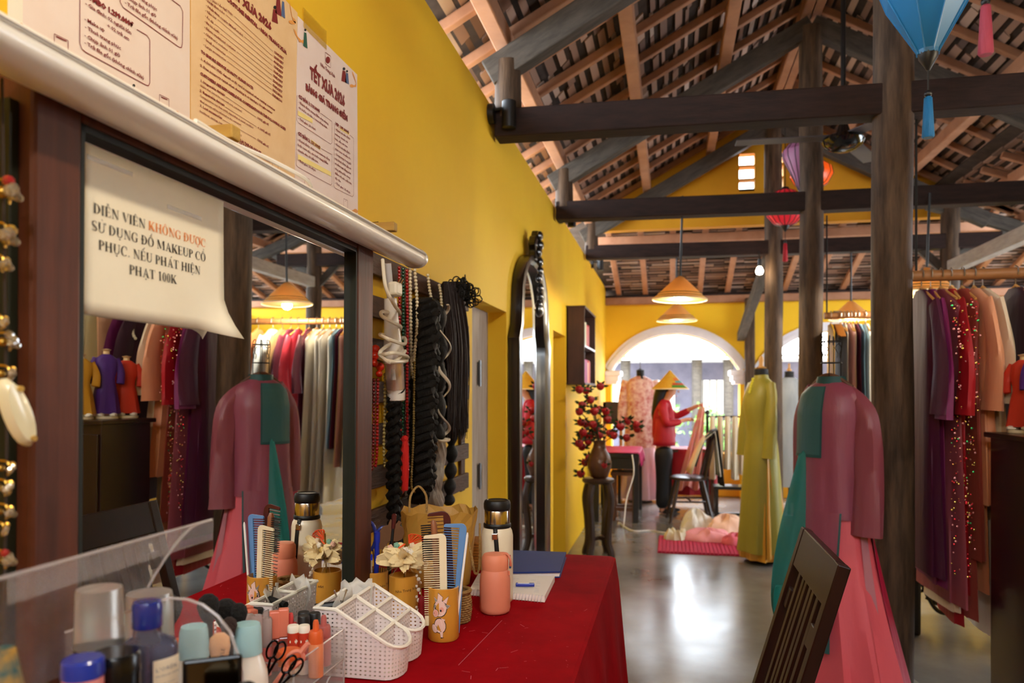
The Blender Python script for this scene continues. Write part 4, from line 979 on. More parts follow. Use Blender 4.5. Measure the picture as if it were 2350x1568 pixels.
o = beads('coral_necklace', 'maroon bead necklace with large coral beads at the top, nearest the mirror frame', [(858, 872), (858, 960), (856, 1040), (853, 1082)], .0052, m_mb)
for i, (u, v, r) in enumerate(((862, 802, .0135), (860, 817, .0135), (859, 834, .0115), (872, 842, .0135), (870, 858, .0105))): q = MB(); q.ball(hp(u, v, HX + .006) - o.location, r, 12, 8); q.build('large_bead', m_ob, o)
beads('maroon_necklace', 'red bead strand second from the mirror frame', [(867, 872), (866, 960), (865, 1040), (861, 1072)], .0053, m_rb)
beads('gold_pearl_necklace', 'gold pearl strand hanging between the red beads and the first braid', [(884, 860), (883, 960), (881, 1030), (884, 1075)], .0058, m_hb)
beads('red_necklace', 'long red bead necklace hanging right beside the curling iron', [(934, 622), (935, 760), (934, 900), (935, 1010), (936, 1080), (930, 1118), (918, 1136)], .0056, m_rb)
beads('short_red_necklace', 'short red bead strand between curling iron cord and green beads', [(916, 615), (917, 700), (916, 800), (915, 900), (919, 985), (920, 1010)], .0056, m_rb, HX - .012)
beads('green_necklace', 'dark green bead necklace between two red strands', [(925, 618), (926, 720), (925, 800), (924, 960), (920, 1060), (918, 1095)], .0058, m_gb, HX - .012)
beads('pearl_necklace', 'thick pearl necklace loop to the left of the black braids', [(941, 615), (942, 700), (943, 780), (944, 840), (950, 872)], .0062, m_pb)
beads('pearl_necklace', 'second pearl strand lying against the black braid', [(952, 620), (957, 690), (957, 750), (952, 800), (948, 832)], .0062, m_pb, HX + .012)
beads('small_pearl_necklace', 'thin gold pearl strand in front of the black braid, ending low', [(952, 812), (950, 900), (949, 1000), (944, 1110), (952, 1130)], .0042, m_hb, HX + .008)
beads('pearl_hair_string', 'short pearl string looped over the top of the braids', [(982, 632), (985, 660), (990, 690), (990, 712)], .0058, m_pb, HX + .02)
beads('pearl_hair_string', 'short pearl string at the top of the ribboned braid', [(1008, 655), (1012, 680), (1014, 715)], .0058, m_pb, HX + .025)
o, p = hung('silk_tassel', 'bright red silk tassel hanging from a necklace', 'tassel', 929, 1012, X=HX + .05)
MB().lathe([(.009, 0), (.0125, -.02), (.013, -.1), (.01, -.15), (.003, -.152)][::-1], 12).build('tassel_skirt', M('bright_red_silk', '#d91a12', .6, bump=.8, bs=150, stretch=(3, 3, .2)), o)
MB().ball((0, 0, .006), .011, 9, 6).build('knot', M('bright_red_silk', '#d91a12'), o)
# braids and hair pieces
m_hair = M('black_hair', '#100c0a', .6, col2='#060504', ns=10, stretch=(3, 3, .4), bump=.5, bs=160, spec=.3); m_brown = M('brown_hair', '#26100b', .55, spec=.35, col2='#120806', ns=20, stretch=(6, 6, .2), bump=.4, bs=160)
m_silver = M('silver_hair', '#b7ada0', .5, col2='#8a8076', ns=20, stretch=(6, 6, .4), bump=.4, bs=160)
def braid(label, pts, w, X=HX, mt=m_hair, turns=9, tail=True):
    q = [hp(u, v, X) for u, v in pts]; o = T('hair_braid', label, 'hair piece', q[0], 0, 'hair pieces on the slat rack'); path = spline([a - q[0] for a in q], 26); n = len(path)
    for k in range(3):
        pp = []; rr = []
        for i, c in enumerate(path):
            t = i / (n - 1); a = 2 * PI * (t * turns + k / 3)
            pp.append(c + Vector((.45 * w * math.sin(2 * a), w * .5 * math.sin(a), .0))); rr.append(w * .38 * (1 - .25 * t) * min(1, t * 14 + .5))
        MB().tube(pp, rr, 8).build('strand', mt, o)
    return o
def bubble(label, pts, w, X, nb, rib=None):
    q = [hp(u, v, X) for u, v in pts]; o = T('bubble_braid', label, 'hair piece', q[0], 0, 'hair pieces on the slat rack'); path = spline([a - q[0] for a in q], 30); n = len(path); rings = []
    for i, c in enumerate(path):
        t = i / (n - 1); r = w * (.45 + .55 * abs(math.sin(PI * t * nb))) * (1 - .2 * t)
        rings.append([(c.x + r * .8 * math.cos(a), c.y + r * math.sin(a), c.z) for a in [2 * PI * j / 14 for j in range(14)]])
    MB().loft(rings, True, True).build('hair', m_hair, o)
    if rib:
        pp = [c + Vector((w * .85 * math.cos(2 * PI * i / n * nb * .75) * .5 + w * .55, w * .9 * math.sin(2 * PI * i / n * nb * .75), 0)) for i, c in enumerate(path)]
        MB().tube(pp, .0055, 6, flat=.5).build('ribbon', rib, o)
    return o
braid('long black plait below the curling iron, dangling to the table', [(906, 910), (904, 1000), (904, 1100), (906, 1200), (912, 1245)], .03, HX + .03, turns=6)
braid('thick black plait right of the pearl necklaces', [(968, 690), (970, 800), (966, 900), (962, 1020), (962, 1150)], .05, HX + .012, turns=8)
braid('black plait with puffed sides in front of the ribboned braid', [(985, 690), (984, 800), (980, 900), (978, 1000), (976, 1120)], .045, HX + .098, turns=8)
m_rbn = M('cream_ribbon', '#d9cdb8', .5)
bubble('black bubble braid wound with cream ribbon', [(1001, 700), (1006, 800), (1004, 900), (1003, 1000), (1004, 1010)], .042, HX + .05, 6, m_rbn)
bubble('black bubble braid hanging behind the long loose hair', [(1030, 800), (1032, 900), (1036, 1000), (1034, 1090), (1030, 1160)], .036, HX - .01, 9)
q = [hp(u, v, HX + .03) for u, v in ((1006, 1012), (1008, 1060), (1000, 1100), (1002, 1140), (1004, 1165))]
o = T('silver_hairpiece', 'silver white hair tail tied below the ribboned braid', 'hair piece', q[0], 0, 'hair pieces on the slat rack'); pt = spline([a - q[0] for a in q], 8)
for k in range(7):
    a0 = k * 2 * PI / 7
    MB().tube([c + Vector((.012 * math.cos(a0 + i * .12), (.02 * (1 + .5 * math.sin(i * .55))) * math.sin(a0 + i * .12), 0)) for i, c in enumerate(pt)], [.008 + .006 * abs(math.sin(i * .28 + .4)) for i in range(len(pt))], 7).build('lock', m_silver, o)
def loose(label, name, u0, u1, v0, u2, u3, v1, n, mt, X, r=.0022):
    p0 = hp((u0 + u1) / 2, v0, X); o = T(name, label, 'hair piece', p0, 0, 'hair pieces on the slat rack'); m2 = MB()
    for i in range(n):
        t = rnd.random(); a = hp(lerp(u0, u1, t), v0 + rnd.uniform(-4, 6), X + rnd.uniform(-.012, .012)) - p0; b = hp(lerp(u2, u3, t) + rnd.uniform(-3, 3), v1 - rnd.uniform(0, 90), X + rnd.uniform(-.02, .025)) - p0
        mid = a.lerp(b, .45) + Vector((rnd.uniform(-.01, .02), rnd.uniform(-.012, .03), 0)); pts = spline([a, mid, b], 7)
        m2.tube(pts, [r * (1.3 - 1.0 * k / len(pts)) for k in range(len(pts))], 4, cap=False)
    m2.build('strands', mt, o)['kind'] = 'stuff'
    return o
loose('long loose dark brown hair extension at the right end of the rack', 'hair_extension', 1018, 1056, 650, 1030, 1072, 1010, 420, m_brown, HX + .03, .0032)
p = hp(1062, 672, HX + .035)
o = T('curly_bun', 'curly black bun wig at the top right end of the rack', 'hair piece', p, 0, 'hair pieces on the slat rack')
m2 = MB()
for i in range(110):
    c = Vector((rnd.gauss(0, .028), rnd.gauss(0, .07), rnd.gauss(0, .024))); c.y = max(-.14, min(.1, c.y)); c.x = max(-.04, c.x); R_ = rnd.uniform(.009, .018); ax = rnd.uniform(0, PI)
    m2.tube([c + Vector((R_ * math.cos(t) * math.cos(ax), R_ * math.cos(t) * math.sin(ax) + .002 * t, R_ * math.sin(t))) for t in [j * .55 for j in range(13)]], .0024, 4)
m2.ball((0, -.02, 0), (.026, .07, .022)); m2.build('curls', m_hair, o)['kind'] = 'stuff'
# curling iron
m_wh = M('white_iron_plastic', '#e6e2dc', .25, coat=.5); m_lg = M('pale_grey_plastic', '#b9b6b8', .35)
p0 = hp(893, 610, HX + .035); o = T('curling_iron', 'white curling iron with its cord wound around, hanging on the slat rack', 'curling iron', p0)
P_ = lambda u, v, dx=0: hp(u, v, HX + .035 + dx) - p0
MB().tube(spline([P_(889, 605), P_(893, 650), P_(897, 690)]), .011, 12).build('strain_relief', m_lg, o)
sp = spline([P_(896, 685), P_(898, 730), P_(901, 780), P_(903, 808), P_(905, 830)], 5); n = len(sp)
MB().tube(sp, [lerp(.019, .041, (i / (n - 1)) ** 1.6) if i < n - 3 else .034 for i in range(n)], 18).build('handle', m_wh, o)
MB().tube([P_(904, 828), P_(906, 862), P_(908, 893)], .028, 18).build('barrel', M('chrome_pink', '#d9c9c6', .2, metal=.6), o)
MB().tube([P_(908, 891), P_(909, 894)], .029, 18).build('ring', m_blk, o)
MB().tube([P_(909, 894), P_(910, 918), P_(910, 922)], [.028, .026, .02], 18).build('tip', m_wh, o)
MB().tube([P_(902, 848, .03), P_(903, 872, .03)], [.006, .008], 8).build('clamp_lever', m_lg, o)
m_cord = M('cream_cord', '#e4dcc8', .45)
cp = [(878, 596, .0), (882, 640, .02), (888, 668, .03), (905, 700, .045), (914, 712, .03), (916, 722, -.02), (880, 715, .01), (876, 725, .03), (900, 740, .05), (920, 752, .02), (900, 770, -.05), (872, 768, .01), (895, 780, .06), (928, 790, .03), (925, 775, -.03), (880, 800, .02), (874, 815, .03), (905, 810, .07), (936, 820, .03), (920, 830, -.04), (872, 822, .0), (900, 830, .07), (934, 828, .03), (915, 815, -.05), (871, 812, .01), (900, 832, .068), (930, 806, .03)]
MB().tube(spline([P_(*c) for c in cp], 7), .0052, 8).build('cord', m_cord, o)
MB().box(P_(907, 664, .02), (.03, .05, .04)).build('plug', m_cord, o, smooth=False, bevel=.008)
for k in (0, 1): MB().cyl(P_(914 + 5 * k, 652 + 3 * k, .02), P_(920 + 5 * k, 640 + 3 * k, .02), .0035, n=7).build('prong', m_chrome, o)
# ================================================================ tall mirror, shelf, flower stand
m_ebony = M('ebony_lacquer', '#17100d', .28, coat=.5)
tm = T('tall_mirror', 'tall arched mirror in a black carved frame on the yellow wall', 'mirror', (WX + .002, 4.82, .42))
hw = .575
def outline(k, dz=0):
    w = hw * k; pts = [(-w, -.2), (w, -.2), (w, 1.28), (w * 1.02, 1.34), (w * .9, 1.42), (w * .86, 1.52)]
    for i in range(1, 12): a = PI * i / 12; pts.append((w * .86 * math.cos(a), 1.56 + .34 * math.sin(a) * (1 if k > .9 else .9)))
    return pts + [(-w * .86, 1.52), (-w * .9, 1.42), (-w * 1.02, 1.34), (-w, 1.28)]
a, b = outline(1), outline(.78); b = [(y, z * .955 + .06) for y, z in b]; m_ = [((p[0] + q[0]) / 2, (p[1] + q[1]) / 2) for p, q in zip(a, b)]
n = len(a); q = MB()
loops = [[(0, y, z) for y, z in a], [(.05, y, z) for y, z in a], [(.066, y * .985, z) for y, z in a], [(.07, y, z) for y, z in m_], [(.045, y, z) for y, z in b], [(.012, y, z) for y, z in b]]
q.loft(loops); q.build('frame', m_ebony, tm)
MB().add([(.014, y, z) for y, z in b], [tuple(range(n))]).build('glass', m_mirror, tm, smooth=False)
q = MB()
q.prism([(-.12, 0), (.12, 0), (.1, .06), (.13, .1), (.08, .16), (.04, .15), (0, .21), (-.04, .15), (-.08, .16), (-.13, .1), (-.1, .06)], .05, Matrix.Translation((.03, 0, 1.86)) @ Matrix(((0, 0, 1, 0), (1, 0, 0, 0), (0, 1, 0, 0), (0, 0, 0, 1))))
q.build('crest', m_ebony, tm, smooth=False, bevel=.01)
q = MB()
for i in range(9): q.ball((.085, .035 * math.sin(i * 2.2) , 2.03 - .055 * i), (.022, .06 - .003 * i, .03), 8, 6)
q.ball((.08, .0, 1.56), (.03, .08, .05)); q.build('carved_leaves', m_ebony, tm)
# wall shelf with books
m_shelf = M('dark_shelf_wood', '#4a2a1c', .5, col2='#2a1610', ns=4, stretch=(3, 3, .7), bump=.1)
sh = T('wall_shelf', 'dark wooden two tier wall shelf above the red flowers', 'shelf', (WX + .002, 6.72, 1.515))
L_, H_, d_ = .98, .70, .16
MB().box((.006, L_ / 2, H_ / 2), (.012, L_, H_)).build('back_board', m_shelf, sh, smooth=False)
for y in (.009, L_ - .009): MB().box((d_ / 2, y, H_ / 2), (d_, .018, H_)).build('side_board', m_shelf, sh, smooth=False, bevel=.002)
for z in (.009, H_ - .009): MB().box((d_ / 2, L_ / 2, z), (d_ + .01, L_ + .01, .018)).build('end_board', m_shelf, sh, smooth=False, bevel=.002)
MB().box((d_ / 2, L_ / 2, .345), (d_, L_ - .036, .016)).build('shelf_board', M('pale_shelf', '#9a8f8c', .4), sh, smooth=False)
cols = [('green', '#1f5a35'), ('cream', '#d8c9a6'), ('grey green', '#7e8a6a'), ('scarlet', '#c9342a'), ('dark red', '#8d1c22'), ('crimson', '#b82634')], [('purple', '#a03a86'), ('magenta', '#b53a72'), ('plum', '#7c2a62'), ('rose', '#c8577a'), ('peach', '#d8946e'), ('red orange', '#cf4a34'), ('brick red', '#a9301f')]
for tier, (z, cs) in enumerate(((.353, cols[0]), (.018, cols[1]))):
    y = .14
    for i, (nm, c) in enumerate(cs):
        w = rnd.uniform(.055, .085); h = rnd.uniform(.19, .225)
        o = T('book', '%s book on the %s tier of the dark wall shelf' % (nm, ('upper', 'lower')[tier]), 'book', (WX + .03, 6.72 + y + w / 2, 1.515 + z + .001), 0, 'books on the wall shelf')
        mt = M('book_' + nm.replace(' ', '_'), c, .6)
        q = MB()
        q.box((.055, -w / 2 + .003, h / 2), (.11, .005, h)); q.box((.055, w / 2 - .003, h / 2), (.11, .005, h)); q.box((.1105, 0, h / 2), (.005, w, h)); q.build('cover', mt, o, smooth=False)
        MB().box((.05, 0, h / 2), (.1, w - .012, h - .012)).build('pages', m_pg, o, smooth=False)
        y += w + .004
# flower stand
m_std = M('stand_wood', '#3d2619', .45, col2='#27170f', ns=6, stretch=(4, 4, .7), coat=.2)
fp = at(1373, 900, 6.75); fs = T('flower_stand', 'dark wooden flower stand with bowed legs beside the yellow wall', 'stand', (fp.x, fp.y, 0), .3)
HS = 1.45 - 197 * 6.75 / 1750
MB().lathe([(0, HS - .045), (.125, HS - .045), (.142, HS - .03), (.142, HS - .01), (.13, HS), (0, HS)], 28).build('top', m_std, fs)
for k in range(4):
    a = PI / 4 + k * PI / 2; c, s = math.cos(a), math.sin(a)
    MB().tube(spline([(c * .1, s * .1, HS - .04), (c * .135, s * .135, HS - .18), (c * .115, s * .115, HS - .36), (c * .105, s * .105, .14), (c * .135, s * .135, .03), (c * .13, s * .13, 0)], 5), .032, 8).build('leg', m_std, fs)
for k in (0, 1):
    a = PI / 4 + k * PI / 2; MB().bar((.11 * math.cos(a), .11 * math.sin(a), .16), (-.11 * math.cos(a), -.11 * math.sin(a), .16), .03, .03).build('stretcher', m_std, fs, smooth=False)
m_vase = M('brown_ceramic', '#5f3a22', .4, col2='#47280f', ns=5, coat=.3)
vz = T('flower_vase', 'brown ceramic vase holding red berry branches', 'vase', (fp.x + .01, fp.y, HS + .001))
MB().lathe([(0, 0), (.055, 0), (.075, .01), (.105, .09), (.108, .14), (.09, .2), (.06, .25), (.052, .3), (.058, .33), (.045, .33), (.04, .25)], 26).build('body', m_vase, vz)
m_stem = M('branch', '#38301c', .7); m_berry = M('red_blossom', '#b3111d', .45, col2='#7c0a14', ns=30); m_leaf = M('dark_leaf', '#1e2d18', .6, col2='#2f4a26', ns=9)
FL = [(1317, 1088), (1343, 1062), (1303, 1018), (1332, 1026), (1352, 1052), (1318, 895), (1345, 897), (1378, 887), (1355, 918), (1310, 930), (1312, 945), (1330, 970), (1345, 975), (1338, 993), (1354, 1000), (1350, 1013), (1364, 945), (1376, 940), (1361, 975), (1390, 945), (1394, 963), (1400, 995), (1375, 1000), (1418, 975), (1424, 980), (1440, 967), (1438, 1005), (1460, 975), (1340, 1005), (1385, 1068), (1381, 1100), (1368, 985), (1408, 1000), (1462, 985)]
vw = Vector((fp.x + .01, fp.y, HS + .3))
for k, (u, v) in enumerate(FL):
    pos = at(u, v, 6.75 + .12 * math.sin(k * 2.3)) - vz.location; pos.x = max(pos.x, WX + .13 - vz.location.x); r = .036
    if k < 28 and k % 2 == 0:
        b0 = Vector((0, 0, .28)); mid = b0.lerp(pos, .55) + Vector((0, 0, .05)); MB().tube(spline([b0, mid, pos], 5), .0045, 5).build('branch', m_stem, vz)
    q = MB(); q.ball(pos, r, 9, 6)
    for j in range(4): q.ball(pos + Vector((math.cos(j * 1.57 + k), math.sin(j * 1.57 + k), .5)) * .014, r * .72, 7, 5)
    q.build('blossom', m_berry, vz)
    q = MB()
    for j in range(7):
        a = rnd.uniform(0, 6.28); d = Vector((math.cos(a), .5 * math.sin(a), rnd.uniform(-.3, .9))).normalized(); n_ = d.cross(Vector((0, 1, .2))).normalized() * .012; s0 = pos + d * .02
        q.add([s0, s0 + d * .03 + n_, s0 + d * .06, s0 + d * .03 - n_], [(0, 1, 2, 3)])
    q.build('leaf', m_leaf, vz, smooth=False)['kind'] = 'stuff'
# ================================================================ garments
def cloth(name, col, rough=.6, sheen=.3, alpha=1, trans=0, bump=0, col2=None): return M(name, col, rough, sheen=sheen, alpha=alpha, col2=col2, ns=5, bump=bump or .7, bs=7, stretch=(2.2, 2.2, .3))
def garment_body(mt, parent, prof, n=44, folds=7, amp=.12, ph=0, name='body', cap=False, start=0, open_a=None, nz=26):
    # prof: list of (z, half width, half depth, x shift, y shift); folds grow towards the hem
    z0, z1 = prof[0][0], prof[-1][0]; rings = []
    for i in range(nz):
        t = i / (nz - 1); z = lerp(z0, z1, t)
        tab = [[(abs((p[0] - z0) / (z1 - z0)), p[k]) for p in prof] for k in range(1, 5)]
        a, b, dx, dy = [interp(c, t) for c in tab]; f = amp * max(0, (t - start)) ** 1.2; ring = []
        for j in range(n):
            q = 2 * PI * j / n; k = 1 + f * (math.sin(folds * q + ph + .9 * math.sin(2.3 * t + q)) + .45 * math.sin((folds * 2 + 1) * q + ph * 2))
            e = .85; c, s = math.cos(q), math.sin(q)
            ring.append((dx + a * k * abs(c) ** e * (1 if c > 0 else -1), dy + b * k * abs(s) ** e * (1 if s > 0 else -1), z))
        rings.append(ring)
    return MB().loft(rings, cap, False).build(name, mt, parent)
def sleeve(mt, parent, pts, rad, name='sleeve', flat=.55, n=14, wr=.05, ph=0):
    sp = spline(pts, 7); m = len(sp); rings = []
    for i, c in enumerate(sp):
        t = i / (m - 1); r = interp(rad, t); ring = []
        d = (sp[min(i + 1, m - 1)] - sp[max(i - 1, 0)]).normalized(); a = d.cross(Vector((0, 1, 0))); a = a.normalized() if a.length > .1 else Vector((1, 0, 0)); b = d.cross(a)
        for j in range(n):
            q = 2 * PI * j / n; k = 1 + wr * math.sin(5 * q + 6 * t + ph); ring.append(c + a * r * k * math.cos(q) + b * r * flat * k * math.sin(q))
        rings.append(ring)
    return MB().loft(rings, True, False).build(name, mt, parent)
def collar(mt, parent, z, a=.055, b=.05, h=.035, name='collar', dy=0): 
    return MB().lathe([(a * 1.05, z), (a * .93, z + h), (a * .84, z + h), (a * .95, z)], 20, sy=b / a, c=(0, dy, 0)).build(name, mt, parent)
def stand(parent, h, mt=None, r=.16):
    MB().lathe([(0, 0), (r, 0), (r, .008), (.03, .02), (.012, .04), (.012, h)], 20).build('stand', mt or m_blk, parent)
# --- green dress form
m_gr = cloth('olive_satin', '#9d9239', .5, .3, col2='#8b8029', bump=.05); m_gold2 = cloth('gold_satin', '#c98f2e', .4, .4); m_neckb = cloth('black_cloth', '#161418', .7); m_lw = M('pale_turned_wood', '#cf9a55', .5)
gd = T('green_dress_form', 'olive green long dress on a black dress form beside the pink mat', 'dress form', (.753, 6.8, 0), math.radians(-62))
stand(gd, 1.2, r=.14)
garment_body(m_gr, gd, [(1.575, .05, .05, 0, 0), (1.55, .1, .07, 0, 0), (1.5, .145, .1, 0, 0), (1.38, .15, .125, 0, -.015), (1.28, .135, .12, 0, -.015), (1.12, .125, .105, 0, 0), (.95, .15, .125, 0, 0), (.5, .185, .155, 0, 0), (.1, .215, .18, 0, 0)], folds=6, amp=.09, start=.3, name='dress')
garment_body(m_gold2, gd, [(.98, .12, .1, 0, .01), (.5, .17, .14, .01, .01), (.04, .2, .165, .01, .01)], folds=9, amp=.1, name='underskirt')
g = [[(lerp(.145, .2, i / 10) + .01, lerp(-.05, -.09, i / 10) + .1 * j / 6 * (.2 + .8 * i / 10), lerp(.93, .07, i / 10)) for j in range(7)] for i in range(11)]
MB().sheet([[(x + .02 * math.sin(j * 1.1) * i / 10, y, z) for j, (x, y, z) in enumerate(r)] for i, r in enumerate(g)]).build('gold_pleat', m_gold2, gd)
for s in (-1, 1): sleeve(m_gr, gd, [(s * .115, 0, 1.51), (s * .165, -.02, 1.36), (s * .185, -.04, 1.15), (s * .185, -.05, .9)], [(0, .065), (.3, .06), (.7, .07), (1, .085)], flat=.6)
collar(m_gr, gd, 1.565, .062, .058, .04); MB().lathe([(.055, 1.59), (.06, 1.6), (.056, 1.645), (0, 1.65)], 18).build('neck_block', m_neckb, gd)
MB().lathe([(.035, 1.648), (.045, 1.655), (.02, 1.668), (.016, 1.69), (.021, 1.72), (.014, 1.75), (0, 1.765)], 14).build('neck_finial', m_lw, gd)
q = MB()
for i in range(6): q.ball((-.02 + .008 * i, -.065 - .012 * i, 1.56 - .022 * i), .014, 7, 5)
q.build('frog_buttons', M('yellow_trim', '#d8cf3e', .5), gd)
# --- silver and floral dress forms in the back
m_sv = cloth('silver_brocade', '#aeb3b6', .4, .2, col2='#8f979c', bump=.2); m_fl = M('pink_floral', '#ecd3cb', .6, sheen=.3, col2='#c06a64', ns=17, contrast=.3); m_fl2 = cloth('pale_pink_silk', '#e3c2d0', .55, .3)
sd = T('silver_dress_form', 'silver brocade dress on a form glimpsed between two wooden posts', 'dress form', (1.36, 9.45, 0), .1)
stand(sd, 1.1)
garment_body(m_sv, sd, [(1.62, .06, .05, 0, 0), (1.58, .15, .085, 0, 0), (1.4, .19, .13, 0, 0), (1.18, .16, .12, 0, 0), (.9, .2, .15, 0, 0), (.35, .26, .2, 0, 0)], folds=7, amp=.08, start=.3, name='dress')
for s in (-1, 1): sleeve(m_sv, sd, [(s * .16, 0, 1.56), (s * .23, 0, 1.3), (s * .25, -.02, 1.0)], [(0, .07), (1, .08)])
MB().lathe([(.055, 1.62), (.055, 1.69), (0, 1.7)], 14).build('neck_block', m_neckb, sd); MB().lathe([(.03, 1.7), (.03, 1.71), (.012, 1.73), (.014, 1.78), (0, 1.79)], 10).build('neck_finial', m_lw, sd)
fd = T('floral_dress_form', 'pale pink floral dress on a form seen from behind in the back arch', 'dress form', (-.40, 10.25, 0), PI)
stand(fd, 1.1)
garment_body(m_fl, fd, [(1.66, .06, .05, 0, 0), (1.62, .14, .08, 0, 0), (1.56, .19, .1, 0, 0), (1.25, .16, .12, 0, 0), (1.0, .19, .14, 0, 0), (.72, .2, .15, 0, 0)], folds=5, amp=.05, name='dress')
garment_body(m_fl2, fd, [(.95, .17, .13, 0, 0), (.04, .24, .19, 0, 0)], folds=8, amp=.1, name='underskirt')
for s in (-1, 1): sleeve(m_fl, fd, [(s * .17, 0, 1.6), (s * .22, 0, 1.35), (s * .235, 0, 1.05)], [(0, .065), (1, .075)])
MB().lathe([(.05, 1.66), (.052, 1.74), (0, 1.76)], 14).build('neck_block', m_neckb, fd); MB().cyl((0, 0, 1.75), (0, 0, 1.88), .008, .003, 8).build('neck_finial', m_std, fd)
MB().sheet([[(-.02 - .05 * i / 6 + .03 * j, .075, 1.7 - .14 * i / 6) for j in range(2)] for i in range(7)]).build('neck_scarf', m_neckb, fd, solid=.004)
# --- desk, stool
m_blkw = M('black_lacquer_wood', '#191819', .35, coat=.3); m_pinkc = cloth('magenta_cloth', '#c22a6a', .55, .4)
dk = T('black_desk', 'black wooden desk under a magenta cloth behind the flower stand', 'desk', (-.60, 9.05, 0))
MB().box((0, 0, .745), (.5, 1.1, .04)).build('table_top', m_blkw, dk, smooth=False, bevel=.004)
for sx in (-1, 1): MB().box((sx * .22, 0, .66), (.03, 1.0, .13)).build('apron', m_blkw, dk, smooth=False)
for sy in (-1, 1): MB().box((0, sy * .52, .66), (.44, .03, .13)).build('apron', m_blkw, dk, smooth=False)
for sx in (-1, 1):
    for sy in (-1, 1): MB().box((sx * .22, sy * .51, .36), (.06, .06, .72)).build('leg', m_blkw, dk, smooth=False, bevel=.004)
q = MB(); g = []
for i in range(13):
    y = -.53 + 1.06 * i / 12; g.append([(-.25, y, .772), (.1, y, .773), (.235, y, .772), (.258, y + .01 * math.sin(i), .76), (.27 + .012 * math.sin(i * 1.9), y, .69), (.275 + .015 * math.sin(i * 1.9), y, .62 + .03 * math.sin(i * .9))])
q.sheet(g); cl2 = q.build('magenta_cloth', m_pinkc, None, solid=.003); cl2.location = (-.60, 9.05, .004); tag(cl2, 'magenta cloth spread over the black desk', 'tablecloth')
st = T('wooden_stool', 'square brown wooden stool tucked under the black desk', 'stool', (-.52, 8.78, 0))
MB().box((0, 0, .53), (.3, .3, .04)).build('seat', m_wood, st, smooth=False, bevel=.006)
for sx in (-1, 1):
    for sy in (-1, 1): MB().box((sx * .115, sy * .115, .255), (.045, .045, .51)).build('leg', m_wood, st, smooth=False, bevel=.003)
for sy in (-1, 1): MB().box((0, sy * .115, .13), (.23, .03, .04)).build('stretcher', m_wood, st, smooth=False)
# sewing machine head on the desk, tiny things
o = T('panel_back_chair', 'dark wooden chair back seen behind the black desk', 'chair', (-.765, 10.25, 0))
MB().box((0, 0, 1.17), (.26, .04, .3)).build('back_panel', m_std, o, smooth=False, bevel=.006)
for sx in (-1, 1): MB().box((sx * .11, 0, .66), (.04, .04, 1.32)).build('leg', M('pine_wood', '#c98f4e', .5), o, smooth=False)
MB().box((0, -.16, .48), (.26, .36, .04)).build('seat', m_std, o, smooth=False)
for sx in (-1, 1): MB().box((sx * .11, -.32, .23), (.04, .04, .46)).build('leg', m_std, o, smooth=False)
# --- white cord
o = T('white_power_cord', 'white power cord running from the desk over the floor to the mat', 'cord', (0, 0, 0))
MB().tube(spline([Vector((-.42, 8.5, .76)), Vector((-.4, 8.44, .55)), Vector((-.47, 8.35, .3)), Vector((-.5, 8.2, .006)), onZ(1420, 1200, .006), onZ(1450, 1218, .006), onZ(1490, 1218, .006), onZ(1520, 1222, .006), onZ(1545, 1225, .006)], 6), .007, 6).build('cord', M('white_cord', '#e8e6e2', .4), o)
# --- mat and clothes on the floor
m_mat = M('crimson_mat', '#b01f4a', .8)
mt = T('ribbed_mat', 'crimson ribbed mat lying on the floor under the heap of clothes', 'mat', (.34, 7.385, .001))
for i in range(26): MB().box((-.44 + .88 * i / 25, 0, .008), (.03, .78, .014)).build('rib', m_mat, mt, smooth=False, bevel=.004)
MB().box((0, 0, .002), (.92, .8, .003)).build('base', m_mat, mt, smooth=False)
def heap(name, label, mtl, u, v, D, w, d, h, seed, ring=False):
    p = at(u, v, D); o = T(name, label, 'clothing', (p.x, p.y, .017), 0, 'clothes heaped on the mat'); rg = random.Random(seed); n, m = 30, 16; rings = []
    ph = [rg.uniform(0, 6) for _ in range(6)]
    for i in range(m):
        t = i / (m - 1); rr = 1 - t ** 1.5; zz_ = h * math.sin(min(1, t * 1.05) * PI / 2) * (1 if not ring else 1 - .75 * max(0, (t - .5) * 2))
        rings.append([((w * rr * (1 + .14 * math.sin(3 * a + ph[0]) + .09 * math.sin(7 * a + ph[1] + t * 4))) * math.cos(a), (d * rr * (1 + .14 * math.sin(2 * a + ph[2]) + .1 * math.sin(9 * a + ph[3] + t * 3))) * math.sin(a), max(0, zz_ * (1 + .18 * math.sin(4 * a + ph[4] + t * 5)) + .012 * math.sin(11 * a + ph[5]) * (1 - abs(2 * t - 1)))) for a in [2 * PI * j / n for j in range(n)]])
    MB().loft(rings, False, True).build('crumpled_cloth', mtl, o)
m_pk1 = cloth('pale_pink_silk2', '#e79aa0', .5, .3); m_ppk = cloth('peach_silk', '#ecc2a8', .5, .3); m_bei = cloth('beige_linen', '#cfc5a8', .7, .2); m_wh2 = cloth('white_linen', '#ddd8cc', .7, .2)
heap('beige_garment', 'beige rolled garment at the left end of the clothes heap', m_bei, 1550, 1235, 7.45, .12, .1, .11, 3, True)
heap('pink_garment', 'crumpled pink garment in the middle of the heap', m_pk1, 1625, 1240, 7.4, .26, .12, .1, 5)
heap('white_garment', 'crumpled white garment at the top of the heap', m_wh2, 1598, 1215, 7.85, .17, .13, .2, 8)
heap('peach_garment', 'crumpled peach garment behind the pink one', m_ppk, 1668, 1215, 7.75, .22, .14, .17, 11)
heap('rose_garment', 'rose pink garment at the right edge of the mat', cloth('rose_silk', '#d9677c', .5, .3), 1692, 1250, 7.2, .15, .1, .09, 14)
